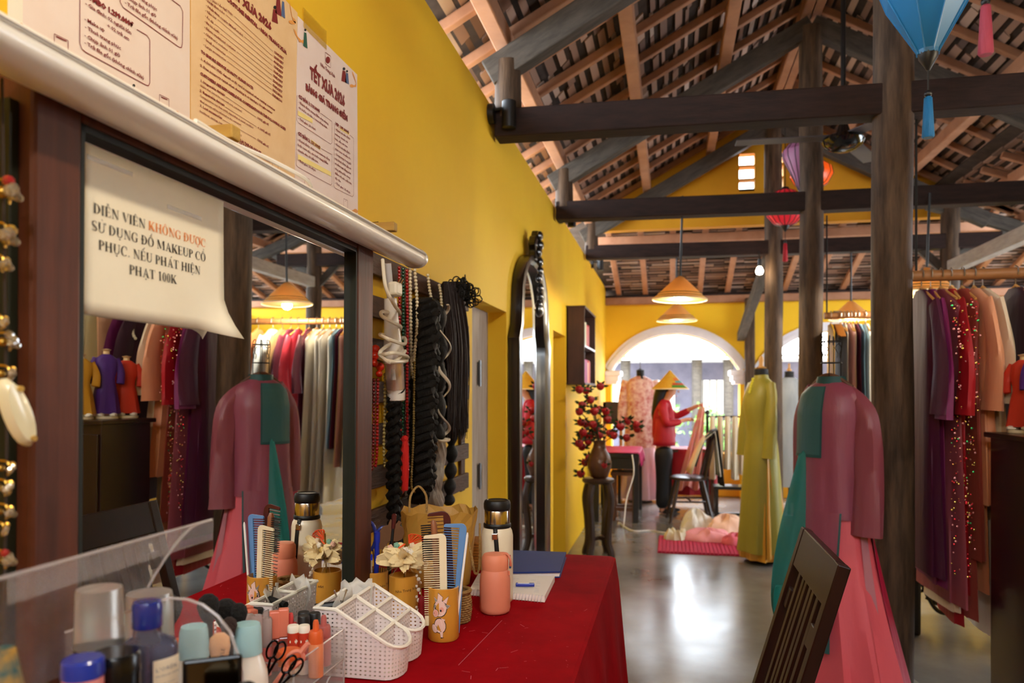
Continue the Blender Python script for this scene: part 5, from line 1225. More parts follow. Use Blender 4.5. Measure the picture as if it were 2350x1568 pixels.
# --- windsor chair with clothes
wc = T('wooden_chair', 'brown wooden chair with clothes over its back, near the woman', 'chair', (.20, 8.78, 0), .1)
MB().lathe([(0, .47), (.19, .47), (.215, .48), (.215, .5), (.19, .51), (0, .505)], 24).build('seat', m_std, wc)
for sx in (-1, 1):
    for sy in (-1, 1): MB().tube([(sx * .13, sy * .13, .475), (sx * .18, sy * .17, .24), (sx * .235, sy * .205, .0)], [.017, .021, .014], 8).build('leg', m_std, wc)
for sy in (-1, 1): MB().cyl((-.185, sy * .17, .24), (.185, sy * .17, .24), .011, n=7).build('stretcher', m_std, wc)
MB().cyl((0, -.17, .24), (0, .17, .24), .011, n=7).build('stretcher', m_std, wc)
bw = spline([(.15, -.18, .5), (.21, -.19, .75), (.25, -.13, .94), (.262, 0, 1.0), (.25, .13, .94), (.21, .19, .75), (.15, .18, .5)], 5)
MB().tube(bw, .015, 8).build('back_bow', m_std, wc)
for y in (-.11, -.055, 0, .055, .11): MB().cyl((.17, y, .5), (.25, y * 1.05, .975), .008, n=7).build('spindle', m_std, wc)
def draped(name, label, mtl, pos, w, l1, l2, out, rz=0, ph=0):
    o = T(name, label, 'clothing', pos, rz, 'clothes over the chair back'); g = []
    for i in range(15):
        t = i / 14; row = []
        for j in range(9):
            y = (j / 8 - .5) * w * (1 + .25 * abs(t - .3)); f = .018 * math.sin(j * 1.9 + ph) * abs(t - .35) * 2
            if t < .35: k = t / .35; x = -out * (1 - k) ** .7 - .02 + f; z = -l1 * (1 - k)
            else: k = (t - .35) / .65; x = .02 + .05 * k + f; z = -l2 * k ** 1.1
            row.append((x, y, z + .015 * (1 - abs(2 * j / 8 - 1))))
        g.append(row)
    MB().sheet(g).build('fabric', mtl, o, solid=.006)
draped('white_shirt', 'white garment draped over the wooden chair back', m_wh2, (.445, 8.74, 1.02), .2, .48, .5, .22, .1)
draped('green_shirt', 'dark green garment draped next to the white one', cloth('dark_green_cloth', '#1d3a30', .7, .2), (.452, 8.70, 1.027), .1, .4, .5, .18, .1, 2)
draped('black_shirt', 'black garment hanging behind the wooden chair back', m_neckb, (.47, 8.76, 1.035), .24, .1, .62, .04, .1, 1)
draped('pink_shirt', 'pale pink garment on the far side of the chair back', m_ppk, (.44, 8.86, 1.012), .16, .46, .3, .24, .1, 3)
# --- low rack with cream trousers and bench
lr = T('low_rack', 'low black rail hung with cream trousers beside the back arch', 'rack', (.69, 9.3, 0))
for x in (-.27, .27): MB().cyl((x, 0, 0), (x, 0, 1.18), .018, n=10).build('upright', m_blkw, lr); MB().ball((x, 0, 1.21), .03).build('finial', m_blkw, lr); MB().box((x, 0, .02), (.05, .4, .035)).build('foot', m_blkw, lr, smooth=False)
MB().cyl((-.27, 0, 1.16), (.27, 0, 1.16), .012, n=8).build('rail', m_blkw, lr)
for i in range(6):
    o = T('cream_trousers', ('cream trousers at the left end of the low black rail', 'cream trousers second from the left on the low rail', 'cream trousers third from the left on the low rail', 'cream trousers fourth from the left on the low rail', 'cream trousers fifth from the left on the low rail', 'cream trousers at the right end of the low rail')[i], 'trousers', (.48 + .085 * i, 9.29, .43), 0, 'cream trousers on the low rail')
    garment_body(cloth('cream_linen%d' % (i % 3), ('#d6c9b2', '#cbb79c', '#dfd3bf')[i % 3], .7, .2), o, [(.735, .03, .02, 0, 0), (.55, .034, .09, 0, 0), (.06 * (i % 3), .036, .12, 0, 0)], folds=4, amp=.14, ph=i, name='trouser_leg', nz=12)
bn = T('black_bench', 'low black bench standing under the cream trousers', 'bench', (.72, 8.95, 0))
MB().box((0, 0, .375), (.5, .26, .035)).build('seat', m_blkw, bn, smooth=False, bevel=.004)
for sx in (-1, 1):
    for sy in (-1, 1): MB().box((sx * .22, sy * .1, .18), (.04, .04, .36)).build('leg', m_blkw, bn, smooth=False)
MB().box((0, 0, .07), (.44, .03, .025)).build('stretcher', m_blkw, bn, smooth=False)
o = T('red_clothed_table', 'small table under a red cloth behind the wooden chair', 'table', (.22, 9.75, 0))
MB().box((0, 0, .73), (.6, .45, .03)).build('table_top', m_wood, o, smooth=False)
for sx in (-1, 1):
    for sy in (-1, 1): MB().box((sx * .27, sy * .2, .36), (.04, .04, .72)).build('leg', m_wood, o, smooth=False)
garment_body(cloth('red_cotton', '#a5121f', .7, .2), o, [(.755, .31, .235, 0, 0), (.74, .315, .24, 0, 0), (.2, .34, .26, 0, 0)], folds=11, amp=.06, name='red_cloth', cap=True)
# ================================================================ the woman
m_skin = M('skin', '#c98f70', .5, subs=.1); m_jk = cloth('crimson_jacket', '#a30d24', .6, .3); m_tr = cloth('black_trousers', '#121114', .7, .2); m_bh = M('black_hair_long', '#0f0c0b', .4)
pw = T('person', 'woman in crimson jacket, black trousers and conical hat holding up pink fabric', 'person', (-.05, 9.35, 0))
K = 9.16 / 1750
def W(u, v, y=0): return Vector(((u - 1530) * K, y, 1.45 - (v - 900) * K))
def skin(name, mtl, verts, edges, rad, parent, sub=2):
    me = bpy.data.meshes.new(name); me.from_pydata([tuple(v) for v in verts], edges, []); me.update()
    o = bpy.data.objects.new(name, me); COL.objects.link(o); o.parent = parent
    md = o.modifiers.new('skin', 'SKIN'); md.use_smooth_shade = True
    for i, r in enumerate(rad): s = me.skin_vertices[0].data[i]; s.radius = r if isinstance(r, tuple) else (r, r); s.use_root = (i == 0)
    o.modifiers.new('sub', 'SUBSURF').levels = sub; o.modifiers['sub'].render_levels = sub
    me.materials.append(mtl); return o
vs = [W(1523, 1020), W(1522, 980), W(1523, 945), W(1529, 922), W(1532, 912), W(1538, 903), W(1541, 890), W(1541, 876)]
rd = [(.08, .11), (.075, .095), (.075, .1), (.045, .055), (.045, .045), (.072, .062), (.085, .07), (.06, .055)]
ed = [(i, i + 1) for i in range(7)]
def limb(par, pts, rs):
    last = par
    for p, r in zip(pts, rs): vs.append(p); rd.append(r); ed.append((last, len(vs) - 1)); last = len(vs) - 1
    return last
limb(0, [W(1521, 1055, -.075), W(1520, 1110, -.08), W(1519, 1165, -.085), W(1520, 1173, -.085), W(1535, 1175, -.085)], [.08, .058, .04, .036, .028])
limb(0, [W(1525, 1055, .075), W(1527, 1110, .08), W(1531, 1165, .085), W(1532, 1173, .085), W(1547, 1175, .085)], [.08, .058, .04, .036, .028])
h1 = limb(2, [W(1520, 930, -.15), W(1530, 970, -.19), W(1557, 967, -.16), W(1570, 963, -.13), W(1580, 961, -.12)], [.036, .033, .03, .024, .026])
h2 = limb(2, [W(1524, 930, .15), W(1548, 955, .17), W(1580, 941, .1), W(1590, 936, .06), W(1600, 930, .04)], [.036, .033, .03, .024, .026])
for hnd, sg in ((h1, 1), (h2, 1)):
    b = vs[hnd]
    for k, (dx, dy, dz, l) in enumerate(((.03, -.022, .012, .03), (.036, -.01, .004, .04), (.037, .002, -.002, .042), (.034, .014, -.006, .036), (.012, -.03, -.02, .03))):
        p1 = b + Vector((dx, dy, dz)); p2 = p1 + Vector((l * .55, -.002, -l * .5 if k < 4 else l * .1)); limb(hnd, [p1, p2], [.0095, .008])
skin('body', m_skin, vs, ed, rd, pw)
jv = [W(1525, 1016), W(1523, 990), W(1522, 955), W(1525, 928), W(1529, 918)]; jr = [(.115, .165), (.108, .15), (.108, .145), (.075, .1), (.055, .06)]; je = [(0, 1), (1, 2), (2, 3), (3, 4)]
vs, rd, ed = jv, jr, je
limb(3, [W(1520, 932, -.155), W(1529, 972, -.2), W(1552, 969, -.17), W(1563, 966, -.15)], [.06, .052, .045, .042])
limb(3, [W(1524, 932, .155), W(1549, 958, .18), W(1573, 946, .12), W(1582, 941, .1)], [.06, .052, .045, .042])
skin('jacket', m_jk, vs, ed, rd, pw)
MB().loft([[(W(1524, v).x + a * math.cos(q), b * math.sin(q), W(0, v).z) for q in [2 * PI * j / 20 for j in range(20)]] for v, a, b in ((960, .112, .15), (990, .12, .158), (1012, .13, .172), (1022, .133, .176))]).build('jacket_hem', m_jk, pw, solid=.006)
vs, rd, ed = [W(1523, 1018), W(1523, 1030)], [(.125, .165), (.12, .17)], [(0, 1)]
limb(1, [W(1521, 1060, -.08), W(1520, 1110, -.085), W(1519, 1168, -.088)], [.098, .08, .085]); limb(1, [W(1525, 1060, .08), W(1527, 1110, .085), W(1531, 1168, .088)], [.098, .08, .085])
skin('trousers', m_tr, vs, ed, rd, pw)
q = MB(); q.ball(W(1535, 884), (.096, .085, .105), 16, 12); q.tube([W(1523, 885), W(1512, 912), W(1505, 950), W(1503, 975)], [.07, .055, .045, .02], 12, flat=1.2); q.build('hair', m_bh, pw)
q = MB(); q.ball(W(1556, 899), (.014, .012, .012), 8, 6); q.build('nose', m_skin, pw)
for sy in (-1, 1):
    MB().ball(W(1550, 893, sy * .032), (.008, .012, .006), 7, 5).build('eye', m_ink, pw); MB().ball(W(1536, 897, sy * .074), (.014, .008, .024), 8, 6).build('ear', m_skin, pw)
MB().ball(W(1552, 909, 0), (.008, .022, .007), 8, 5).build('mouth', M('lips', '#a8403f', .4), pw)
for sy in (-1, 1): MB().ball((W(1528 + (4 if sy > 0 else -3), 0).x + .04, sy * .086, .025), (.11, .042, .028), 12, 8).build('shoe', m_blk, pw)
m_hat = M('straw_hat', '#d2a436', .6, col2='#c08f28', ns=30, bump=.2); hw_ = T('conical_hat', 'yellow conical hat with a painted scene worn by the woman', 'hat', W(1537, 893) + Vector((-.05, 9.35, 0)))
MB().lathe([(.218, 0), (.214, .004), (.1, .115), (.012, .215), (0, .222)], 40).build('cone', m_hat, hw_, solid=.004)
MB().tube([(.218 * math.cos(a), .218 * math.sin(a), 0) for a in [j * PI / 20 for j in range(40)]], .006, 6, closed=True).build('rim', M('pale_rim', '#efe3c0', .6), hw_)
def hatpatch(a0, a1, t0, t1, nm, col):
    q = MB(); f = lambda a, t: ((.218 * (1 - t) + .004) * math.cos(a), (.218 * (1 - t) + .004) * math.sin(a), .218 * t + .002)
    for i in range(8):
        b0, b1 = lerp(a0, a1, i / 8), lerp(a0, a1, (i + 1) / 8); q.add([f(b0, t0), f(b1, t0), f(b1, t1), f(b0, t1)], [(0, 1, 2, 3)])
    q.build('painted_' + nm, M('hat_' + nm, col, .6), hw_)
hatpatch(-1.45, -.4, .06, .2, 'green', '#3f7d2d'); hatpatch(-1.4, -.3, .2, .32, 'red', '#b5412c'); hatpatch(-1.1, -.2, .32, .44, 'teal', '#4b8f8a'); hatpatch(-1.2, -.6, .44, .6, 'orange', '#cf6a2a')
pf_ = T('pink_fabric', 'length of translucent pink fabric held up by the woman', 'fabric', (-.05, 9.35, 0)); g = []
for i in range(19):
    t = i / 18; row = []
    for j in range(11):
        s_ = j / 10; p = W(lerp(1603, 1552, t) + (lerp(12, 52, t)) * s_, lerp(930, 1118, t) + 6 * math.sin(j), .0); p.y = -.06 + .05 * math.sin(j * 1.7 + t * 2) * (.3 + t); row.append(tuple(p))
    g.append(row)
MB().sheet(g).build('fabric', M('sheer_pink', '#e79a92', .6, alpha=.95, sheen=.3), pf_)
# ================================================================ mauve dress form
def tolocal(o, p): return Matrix.Rotation(-o.rotation_euler[2], 3, 'Z') @ (Vector(p) - o.location)
m_mv = M('mauve_organza', '#95495f', .42, sheen=.4, col2='#803f54', ns=3, alpha=.94, bump=1.0, bs=5, stretch=(2.5, 2.5, .45)); m_mv2 = M('mauve_sleeve', '#84404f', .42, sheen=.4, bump=1.0, bs=5, stretch=(2.5, 2.5, .45)); m_teal = M('teal_organza', '#1a716c', .5, sheen=.3, alpha=.8, bump=.8, bs=6, stretch=(2.5, 2.5, .4)); m_teal2 = M('teal_trim', '#12464a', .55, sheen=.3)
m_cor = cloth('coral_silk', '#dc5a68', .5, .3); m_crim = cloth('crimson_silk', '#b8123f', .5, .3); m_lav = cloth('dusty_pink_silk', '#b87684', .5, .3)
md_ = T('mauve_dress_form', 'mauve and teal organza tunic over a pink skirt on a wire-necked dress form', 'dress form', (.70, 3.62, 0), math.radians(-42))
MP = [(1.5, .055, .05), (1.475, .1, .065), (1.44, .135, .085), (1.36, .15, .105), (1.2, .15, .11), (1.05, .155, .115), (.9, .165, .125), (.6, .195, .15), (.33, .225, .18)]
def mring(z, k=1, fold=0):
    a = interp([(-p[0], p[1]) for p in MP], -z); b = interp([(-p[0], p[2]) for p in MP], -z)
    return lambda q: ((a * k * (1 + fold * math.sin(8 * q + 2.2 * z)) * math.cos(q)), b * k * (1 + fold * math.sin(8 * q + 2.2 * z) + .5 * fold * math.sin(13 * q - 3 * z)) * math.sin(q), z)
def mpanel(name, mtl, q0, q1, z0, z1, k0, k1, n=24, m=20, fold=0, drift=0, flare=0, parent=None, slant=0):
    g = []
    for i in range(m):
        t = i / (m - 1); row = []
        for j in range(n):
            s = j / (n - 1); z = lerp(z0, z1 + slant * s, t); f = mring(max(.33, z), lerp(k0, k1, t), fold * t); x, y, _ = f(math.radians(lerp(q0, q1, s) + drift * t)); row.append((x * (1 + flare * t), y * (1 + flare * t), z))
        g.append(row)
    return MB().sheet(g).build(name, mtl, parent or md_)
stand(md_, 1.3, r=.18)
MB().loft([[mring(z, 1, .006 + .05 * max(0, 1.4 - z) ** .8)(2 * PI * j / 44) for j in range(44)] for z in [1.5 - .6 * i / 24 for i in range(25)]], False, False).build('tunic_body', m_mv, md_)
mpanel('tunic_front', m_mv, -190, -52, .93, .34, 1.03, 1.15, fold=.05, slant=.1, drift=-14)
mpanel('tunic_back', m_mv2, 10, 172, .905, .16, 1.0, 1.25, fold=.06, slant=0)
mpanel('front_edging', m_teal2, -54, -51, .93, .44, 1.04, 1.16, n=3, drift=-14)
mpanel('front_hem', m_teal2, -204, -66, .346, .338, 1.155, 1.16, m=3, fold=.05, slant=.1)
mpanel('chest_panel', M('teal_panel', '#2b5a5f', .5, sheen=.3, bump=.6, bs=6, stretch=(2.5, 2.5, .4)), -152, -82, 1.475, 1.165, 1.03, 1.045)
for a, b in ((-152, -149), (-85, -82)): mpanel('panel_edging', m_teal2, a, b, 1.475, 1.165, 1.042, 1.056, n=3)
mpanel('panel_edging', m_teal2, -152, -82, 1.175, 1.162, 1.056, 1.056, m=3)
collar(m_teal2, md_, 1.485, .066, .056, .034)
garment_body(m_cor, md_, [(1.0, .125, .09, .01, .0), (.7, .16, .115, .03, .0), (.1, .25, .165, .08, .0)], folds=9, amp=.1, ph=.6, name='pink_skirt')
garment_body(m_crim, md_, [(.95, .12, .08, .01, .04), (.6, .16, .11, .05, .04), (.045, .24, .165, .1, .05)], folds=6, amp=.08, ph=2.6, name='crimson_skirt')
mpanel('pink_front_pleat', m_lav, -22, -8, .86, .12, 1.02, 1.25, fold=.08, n=8)
sleeve(m_mv2, md_, [(.07, 0, 1.455), (.162, -.01, 1.33), (.185, -.03, 1.1), (.185, -.045, .84)], [(0, .035), (.3, .056), (.7, .062), (1, .074)], flat=.62, wr=.09)
sleeve(m_mv2, md_, [(-.07, 0, 1.455), (-.15, .03, 1.33), (-.165, .05, 1.1), (-.165, .07, .9)], [(0, .052), (.3, .052), (1, .065)], flat=.6)
# teal flap sweeping out to the left
rows = [(1035, 1834, 1850), (1100, 1817, 1850), (1170, 1798, 1850), (1240, 1782, 1848), (1310, 1771, 1846), (1370, 1767, 1842), (1410, 1772, 1838), (1445, 1790, 1842)]
g = []
for i, (v, u0, u1) in enumerate(rows):
    g.append([tuple(tolocal(md_, at(lerp(u0, u1, j / 8), v + 4 * math.sin(j), 3.30 - .03 * math.sin(j * .8 + i * .5) * i / 7))) for j in range(9)])
MB().sheet(g).build('teal_flap', m_teal, md_, solid=.003, sub=1)
g = [[tuple(tolocal(md_, at(lerp(a, b, j / 5), v, 3.25 + .01 * math.sin(j)))) for j in range(6)] for v, a, b in ((1340, 1778, 1818), (1380, 1772, 1810), (1420, 1776, 1800), (1450, 1784, 1800))]
MB().sheet(g).build('teal_fold', M('teal_fold', '#0c6c66', .5, sheen=.3), md_, solid=.003, sub=1)
# wire neck and hanger
q = MB()
for k in range(4):
    a = k * PI / 2 + .3; c, s = math.cos(a) * .04, math.sin(a) * .04
    q.tube(spline([(c, s, 1.5), (c, s, 1.6), (c * 1.1, s * 1.1, 1.68), (c * .7, s * .7, 1.70), (c * .8, s * .8, 1.66)], 5), .0022, 5)
for z in (1.58, 1.675): q.tube([(.044 * math.cos(j * PI / 10), .044 * math.sin(j * PI / 10), z) for j in range(20)], .0022, 5, closed=True)
for k in range(4):
    a = k * PI / 2 + 1.1
    q.tube([(.044 * math.cos(a + .35 * math.sin(t * 1.2) * t / 6), .044 * math.sin(a + .35 * math.sin(t * 1.2) * t / 6), 1.6 + .011 * t) for t in range(7)], .002, 5)
q.build('wire_neck', m_blk, md_)
MB().tube(spline([(-.1, 0, 1.47), (-.04, -.02, 1.515), (0, -.03, 1.525), (.04, -.02, 1.515), (.1, 0, 1.47)], 5), .009, 8).build('hanger', m_wood, md_)
# ================================================================ chair in the foreground
m_ch = M('polished_chair_wood', '#2a0e09', .34, col2='#190704', ns=4, stretch=(6, 6, .6), spec=.35)
cf = T('slatted_chair', 'polished dark wooden slat-back chair in the foreground', 'chair', (.19, 2.12, 0))
XT, XS, SH = .20, .02, .44
def back(y0, y1, z0, z1, w, d, name, pz=None):
    f = lambda z: XS + (XT - XS) * (z - SH) / (1.05 - SH)
    o = MB().bar((f(z0), (y0 + y1) / 2, z0), (f(z1), (y0 + y1) / 2, z1), y1 - y0, d, up=(1, 0, 0)).build(name, m_ch, cf, smooth=False, bevel=.003); return o
for y0 in (-.255, .215): back(y0, y0 + .04, .02 if 0 else SH - .02, 1.05, .04, .03, 'stile')
back(-.215, .215, .945, 1.05, 0, .026, 'top_rail'); back(-.215, .215, .5, .55, 0, .024, 'lower_rail')
for y in (-.145, -.085, -.045, .015, .055, .115): back(y, y + .03, .55, .945, 0, .012, 'slat')
for y, z in ((-.19, .83), (.17, .83)): back(y, y + .045, z, z + .055, 0, .014, 'corner_block')
MB().box((-.1, 0, SH), (.31, .47, .035)).build('seat', m_ch, cf, smooth=False, bevel=.006)
for y in (-.235, .235):
    MB().bar((XS, y, SH), (.09, y, 0), .04, .04).build('leg', m_ch, cf, smooth=False, bevel=.003); MB().bar((-.225, y, SH), (-.225, y, 0), .04, .04, up=(1, 0, 0)).build('leg', m_ch, cf, smooth=False, bevel=.003)
    MB().box((-.08, y, .18), (.27, .02, .03)).build('stretcher', m_ch, cf, smooth=False)
# ================================================================ clothes racks
m_pole = M('bamboo_pole', '#a9774a', .5, col2='#8f6038', ns=5, stretch=(.6, 5, 5)); m_wire = M('steel_wire', '#c4c4c4', .3, metal=1)
def rail(label, y, z, x0, x1):
    o = T('clothes_rail', label, 'rail', (x0, y, z)); MB().cyl((0, 0, 0), (x1 - x0, 0, 0), .026, n=12).build('pole', m_pole, o)
    for x in (0.02, x1 - x0 - .03):
        MB().tube([(x, .0, 0), (x, 0, .35), (x, .0, .75)], .006, 5).build('hanging_rope', M('black_rope', '#1a1716', .8), o)
    return o
R1Y, R1Z, R2Y, R2Z = 3.93, 2.0, 6.06, 2.02
rail('wooden clothes rail beside the nearest post, hung with purple and red garments', R1Y, R1Z, 1.118, 2.555); rail('wooden clothes rail between the second post and the eave, hung with white dresses', R2Y, R2Z, 1.12, 2.555)
NG = [0]
def hanging(name, label, X, Yc, zr, mtl, hem, slv=None, th=.035, w=.2, mt2=None, hem2=None, grp='', long_=False, cuff=.085):
    NG[0] += 1; zs = zr - .13; th = th * (.6 if Yc < 5 else 1)
    o = T(name, label, 'garment', (X, Yc, 0), PI / 2 + .07 * math.sin(NG[0] * 2.7), grp)
    garment_body(mtl, o, [(zs + .06, .05, .02, 0, 0), (zs + .03, w * .55, .028, 0, 0), (zs, w * .95, th, 0, 0), (zs - .25, w * .9, th * 1.1, 0, 0), (lerp(zs, hem, .55), w * 1.0, th * 1.2, 0, 0), (hem, w * 1.15, th * 1.35, 0, 0)], n=30, folds=6, amp=.16, ph=NG[0], name='body', nz=16)
    if hem2: garment_body(mt2, o, [(hem + .3, w * .7, th * .8, 0, 0), (hem2, w * .85, th * 1.1, 0, 0)], n=24, folds=5, amp=.12, ph=NG[0], name='trouser_layer', nz=8)
    if slv:
        for s in (-1, 1): sleeve(mtl, o, [(s * w * .8, 0, zs - .02), (s * w * 1.15, .004, zs - .16), (s * w * 1.25, .0, lerp(zs, slv, .6)), (s * w * 1.25, .01, slv)], [(0, .05), (.3, .06), (1, cuff)], flat=.3, wr=.08, ph=NG[0])
    MB().tube(spline([(0, 0, zs + .07), (0, 0, zr - .03), (.012, 0, zr + .005), (0, 0, zr + .034), (-.028, 0, zr + .02), (-.03, 0, zr - .01)], 5), .0028, 5).build('hook', m_wire, o)
    MB().tube([(-w * .8, 0, zs + .0), (0, 0, zs + .075), (w * .8, 0, zs + .0)], .006, 6).build('hanger_arms', m_lw, o)
    return o
C = lambda n, h: cloth(n, h, .6, .35)
G1 = 'garments on the near clothes rail'
hanging('plum_tunic', 'dark plum tunic hanging against the nearest post', 1.16, R1Y, R1Z, C('dark_plum', '#4a1034'), .62, 1.35, .03, grp=G1)
hanging('purple_tunic', 'purple velvet tunic with draped sleeve, second from the post', 1.20, R1Y, R1Z, C('purple_velvet', '#741a58'), .58, 1.33, .032, grp=G1, cuff=.095)
hanging('rose_tunic', 'dusty rose long tunic with a cream lining, third from the post', 1.243, R1Y, R1Z, C('dusty_rose', '#8e4450'), .5, None, .03, .22, C('cream_lining', '#cdbba3'), .46, grp=G1)
sq = hanging('sequin_dress', 'red sequined dress with glittering flowers on the near rail', 1.285, R1Y, R1Z, C('red_sequin', '#a80f1e'), .55, 1.35, .036, .2, C('red_silk', '#8d0f1a'), .40, grp=G1, cuff=.1)
hanging('brick_tunic', 'brick rose tunic between the sequined dress and the peach one', 1.335, R1Y, R1Z, C('brick_rose', '#9a4438'), .7, None, .028, .18, C('brick_trouser', '#a3483f'), .42, grp=G1)
hanging('peach_tunic', 'peach silk tunic with long wide sleeve on the near rail', 1.385, R1Y, R1Z, C('peach_satin', '#e2a07c'), .95, 1.37, .035, .21, C('peach_trouser', '#cf8f6c'), .55, grp=G1, cuff=.1)
hanging('cream_tunic', 'cream tunic with white trousers, last before the dark cabinet', 1.43, R1Y + .02, R1Z, C('cream_satin', '#dccab2'), 1.0, 1.4, .03, .21, C('white_trouser', '#d9d6d0'), .34, grp=G1)
bd = hanging('aubergine_gown', 'aubergine gown with a beaded shoulder trim above the dark cabinet', 1.56, R1Y, R1Z, C('aubergine', '#300c22'), .8, 1.3, .05, .21, grp=G1)
hanging('magenta_gown', 'magenta purple gown beside the aubergine gown', 1.66, R1Y, R1Z, C('magenta_gown', '#5e0f45'), .8, 1.35, .05, .2, grp=G1)
for i, (nm, h, lb) in enumerate((('tan', '#b98a68', 'tan silk tunic over the cabinet, seen in the vanity mirror'), ('cream_yellow', '#d9cf9e', 'pale yellow tunic over the cabinet, seen in the vanity mirror'), ('leaf_green', '#1f6a4a', 'green tunic over the cabinet, seen in the vanity mirror'), ('coral', '#d5775f', 'coral tunic over the cabinet, seen in the vanity mirror'), ('salmon', '#e3a183', 'salmon tunic over the cabinet, seen in the vanity mirror'), ('apricot', '#dd9a74', 'apricot tunic at the far end of the near rail, seen in the mirror'))):
    hanging(nm + '_tunic', lb, 1.78 + .13 * i, R1Y, R1Z, C(nm + '_silk', h), .8, 1.3 if i % 2 else None, .05, .2, grp=G1)
q = MB()
for i in range(14): q.ball((-.2 + .006 * math.sin(i), -.03 + .06 * i / 13, 1.87 - .012 * i), .009, 7, 5)
q.build('bead_trim', m_pb, bd)
sqm = [M('seq_gold', '#d8b65c', .15, metal=.9), M('seq_green', '#3fc06a', .15, metal=.8), M('seq_pink', '#e79a9a', .2, metal=.5), M('seq_red', '#e0303a', .15, metal=.8)]
for k, mtl in enumerate(sqm):
    q = MB()
    for i in range(95 if k != 1 else 30):
        z = rnd.uniform(.62, 1.86); y = rnd.uniform(-.05, .05); x = -.2 - .062 * min(1, max(0, (1.9 - z) * 2)) * (1 if z > 1.36 else .0) - (.02 if z < 1.36 else .01)
        x = -.32 + abs(y) * .8 if 1.36 < z < 1.72 else (-.245 + abs(y) if z <= 1.36 else -.235 - (1.87 - z) * .3 + abs(y) * .6)
        c = (x, y, z); r_ = rnd.uniform(.002, .0055); q.ball(c, (.002, r_, r_), 6, 4)
    q.build('sequins', mtl, sq)['kind'] = 'stuff'
G2 = 'garments on the far clothes rail'
for i, (X, nm, h, hem, slv, lb) in enumerate((
        (1.168, 'mustard', '#c9991c', .9, None, 'mustard yellow garment at the post end of the far rail'), (1.235, 'slate', '#666b78', .8, None, 'slate grey garment next to the mustard one'), (1.262, 'ecru', '#d3c6b4', .8, None, 'ecru garment next to the slate grey one'), (1.285, 'blush', '#d39f9b', .8, None, 'blush pink garment on the far rail'),
        (1.31, 'almond', '#c7ad94', .8, None, 'almond garment next to the blush pink one'), (1.335, 'burgundy', '#561236', .95, None, 'burgundy garment next to the pale blue one'), (1.36, 'sky_blue', '#79a3bd', .95, None, 'pale blue garment on the far rail'),
        (1.41, 'white_gauze', '#e2e0da', .5, None, 'white gauze gown nearest the pale blue garment'), (1.47, 'ivory_gauze', '#dedad0', .48, None, 'ivory gauze gown second of the long white ones'), (1.53, 'pearl_gauze', '#d8d6d0', .5, None, 'pearl white gown third of the long white ones'), (1.59, 'milk_gauze', '#dcd6c6', .5, None, 'milk white gown last of the long white ones'),
        (1.66, 'wine', '#5a1030', .8, 1.4, 'wine garment between coral and white gowns'), (1.76, 'watermelon', '#cf3a4c', .3, 1.35, 'watermelon red garment on the far rail'), (1.83, 'maroon', '#54152a', .8, 1.4, 'maroon garment behind the watermelon red one'), (1.91, 'khaki', '#96774f', .8, 1.35, 'khaki garment on the far rail'), (2.0, 'ice', '#c3cbd2', .8, 1.3, 'icy white garment near the eave end of the far rail'), (2.14, 'tangerine', '#d2864e', .8, 1.35, 'tangerine garment at the eave end of the far rail'))):
    hanging(nm + '_garment', lb, X, R2Y, R2Z, C(nm + '_cloth', h), hem, slv, .008 if X < 1.39 else .018, .19, grp=G2)
# empty wooden hangers on the far rail
for i in range(5):
    o = T('wooden_hanger', ('empty wooden hanger nearest the second post', 'empty wooden hanger second from the post', 'empty wooden hanger third from the post', 'empty wooden hanger fourth from the post', 'empty wooden hanger fifth from the post')[i], 'hanger', (1.189 + .0085 * i, R2Y, R2Z), PI / 2, 'empty wooden hangers')
    MB().tube(spline([(0, 0, -.07), (0, 0, .0), (.0, 0, .034), (-.026, 0, .02)], 4), .0028, 5).build('hook', m_wire, o)
    MB().tube(spline([(-.2, 0, -.17), (-.08, 0, -.085), (0, 0, -.065), (.08, 0, -.085), (.2, 0, -.17)], 5), .011, 8, flat=.3).build('arms', M('honey_wood', '#a86a2c', .4, coat=.3), o)
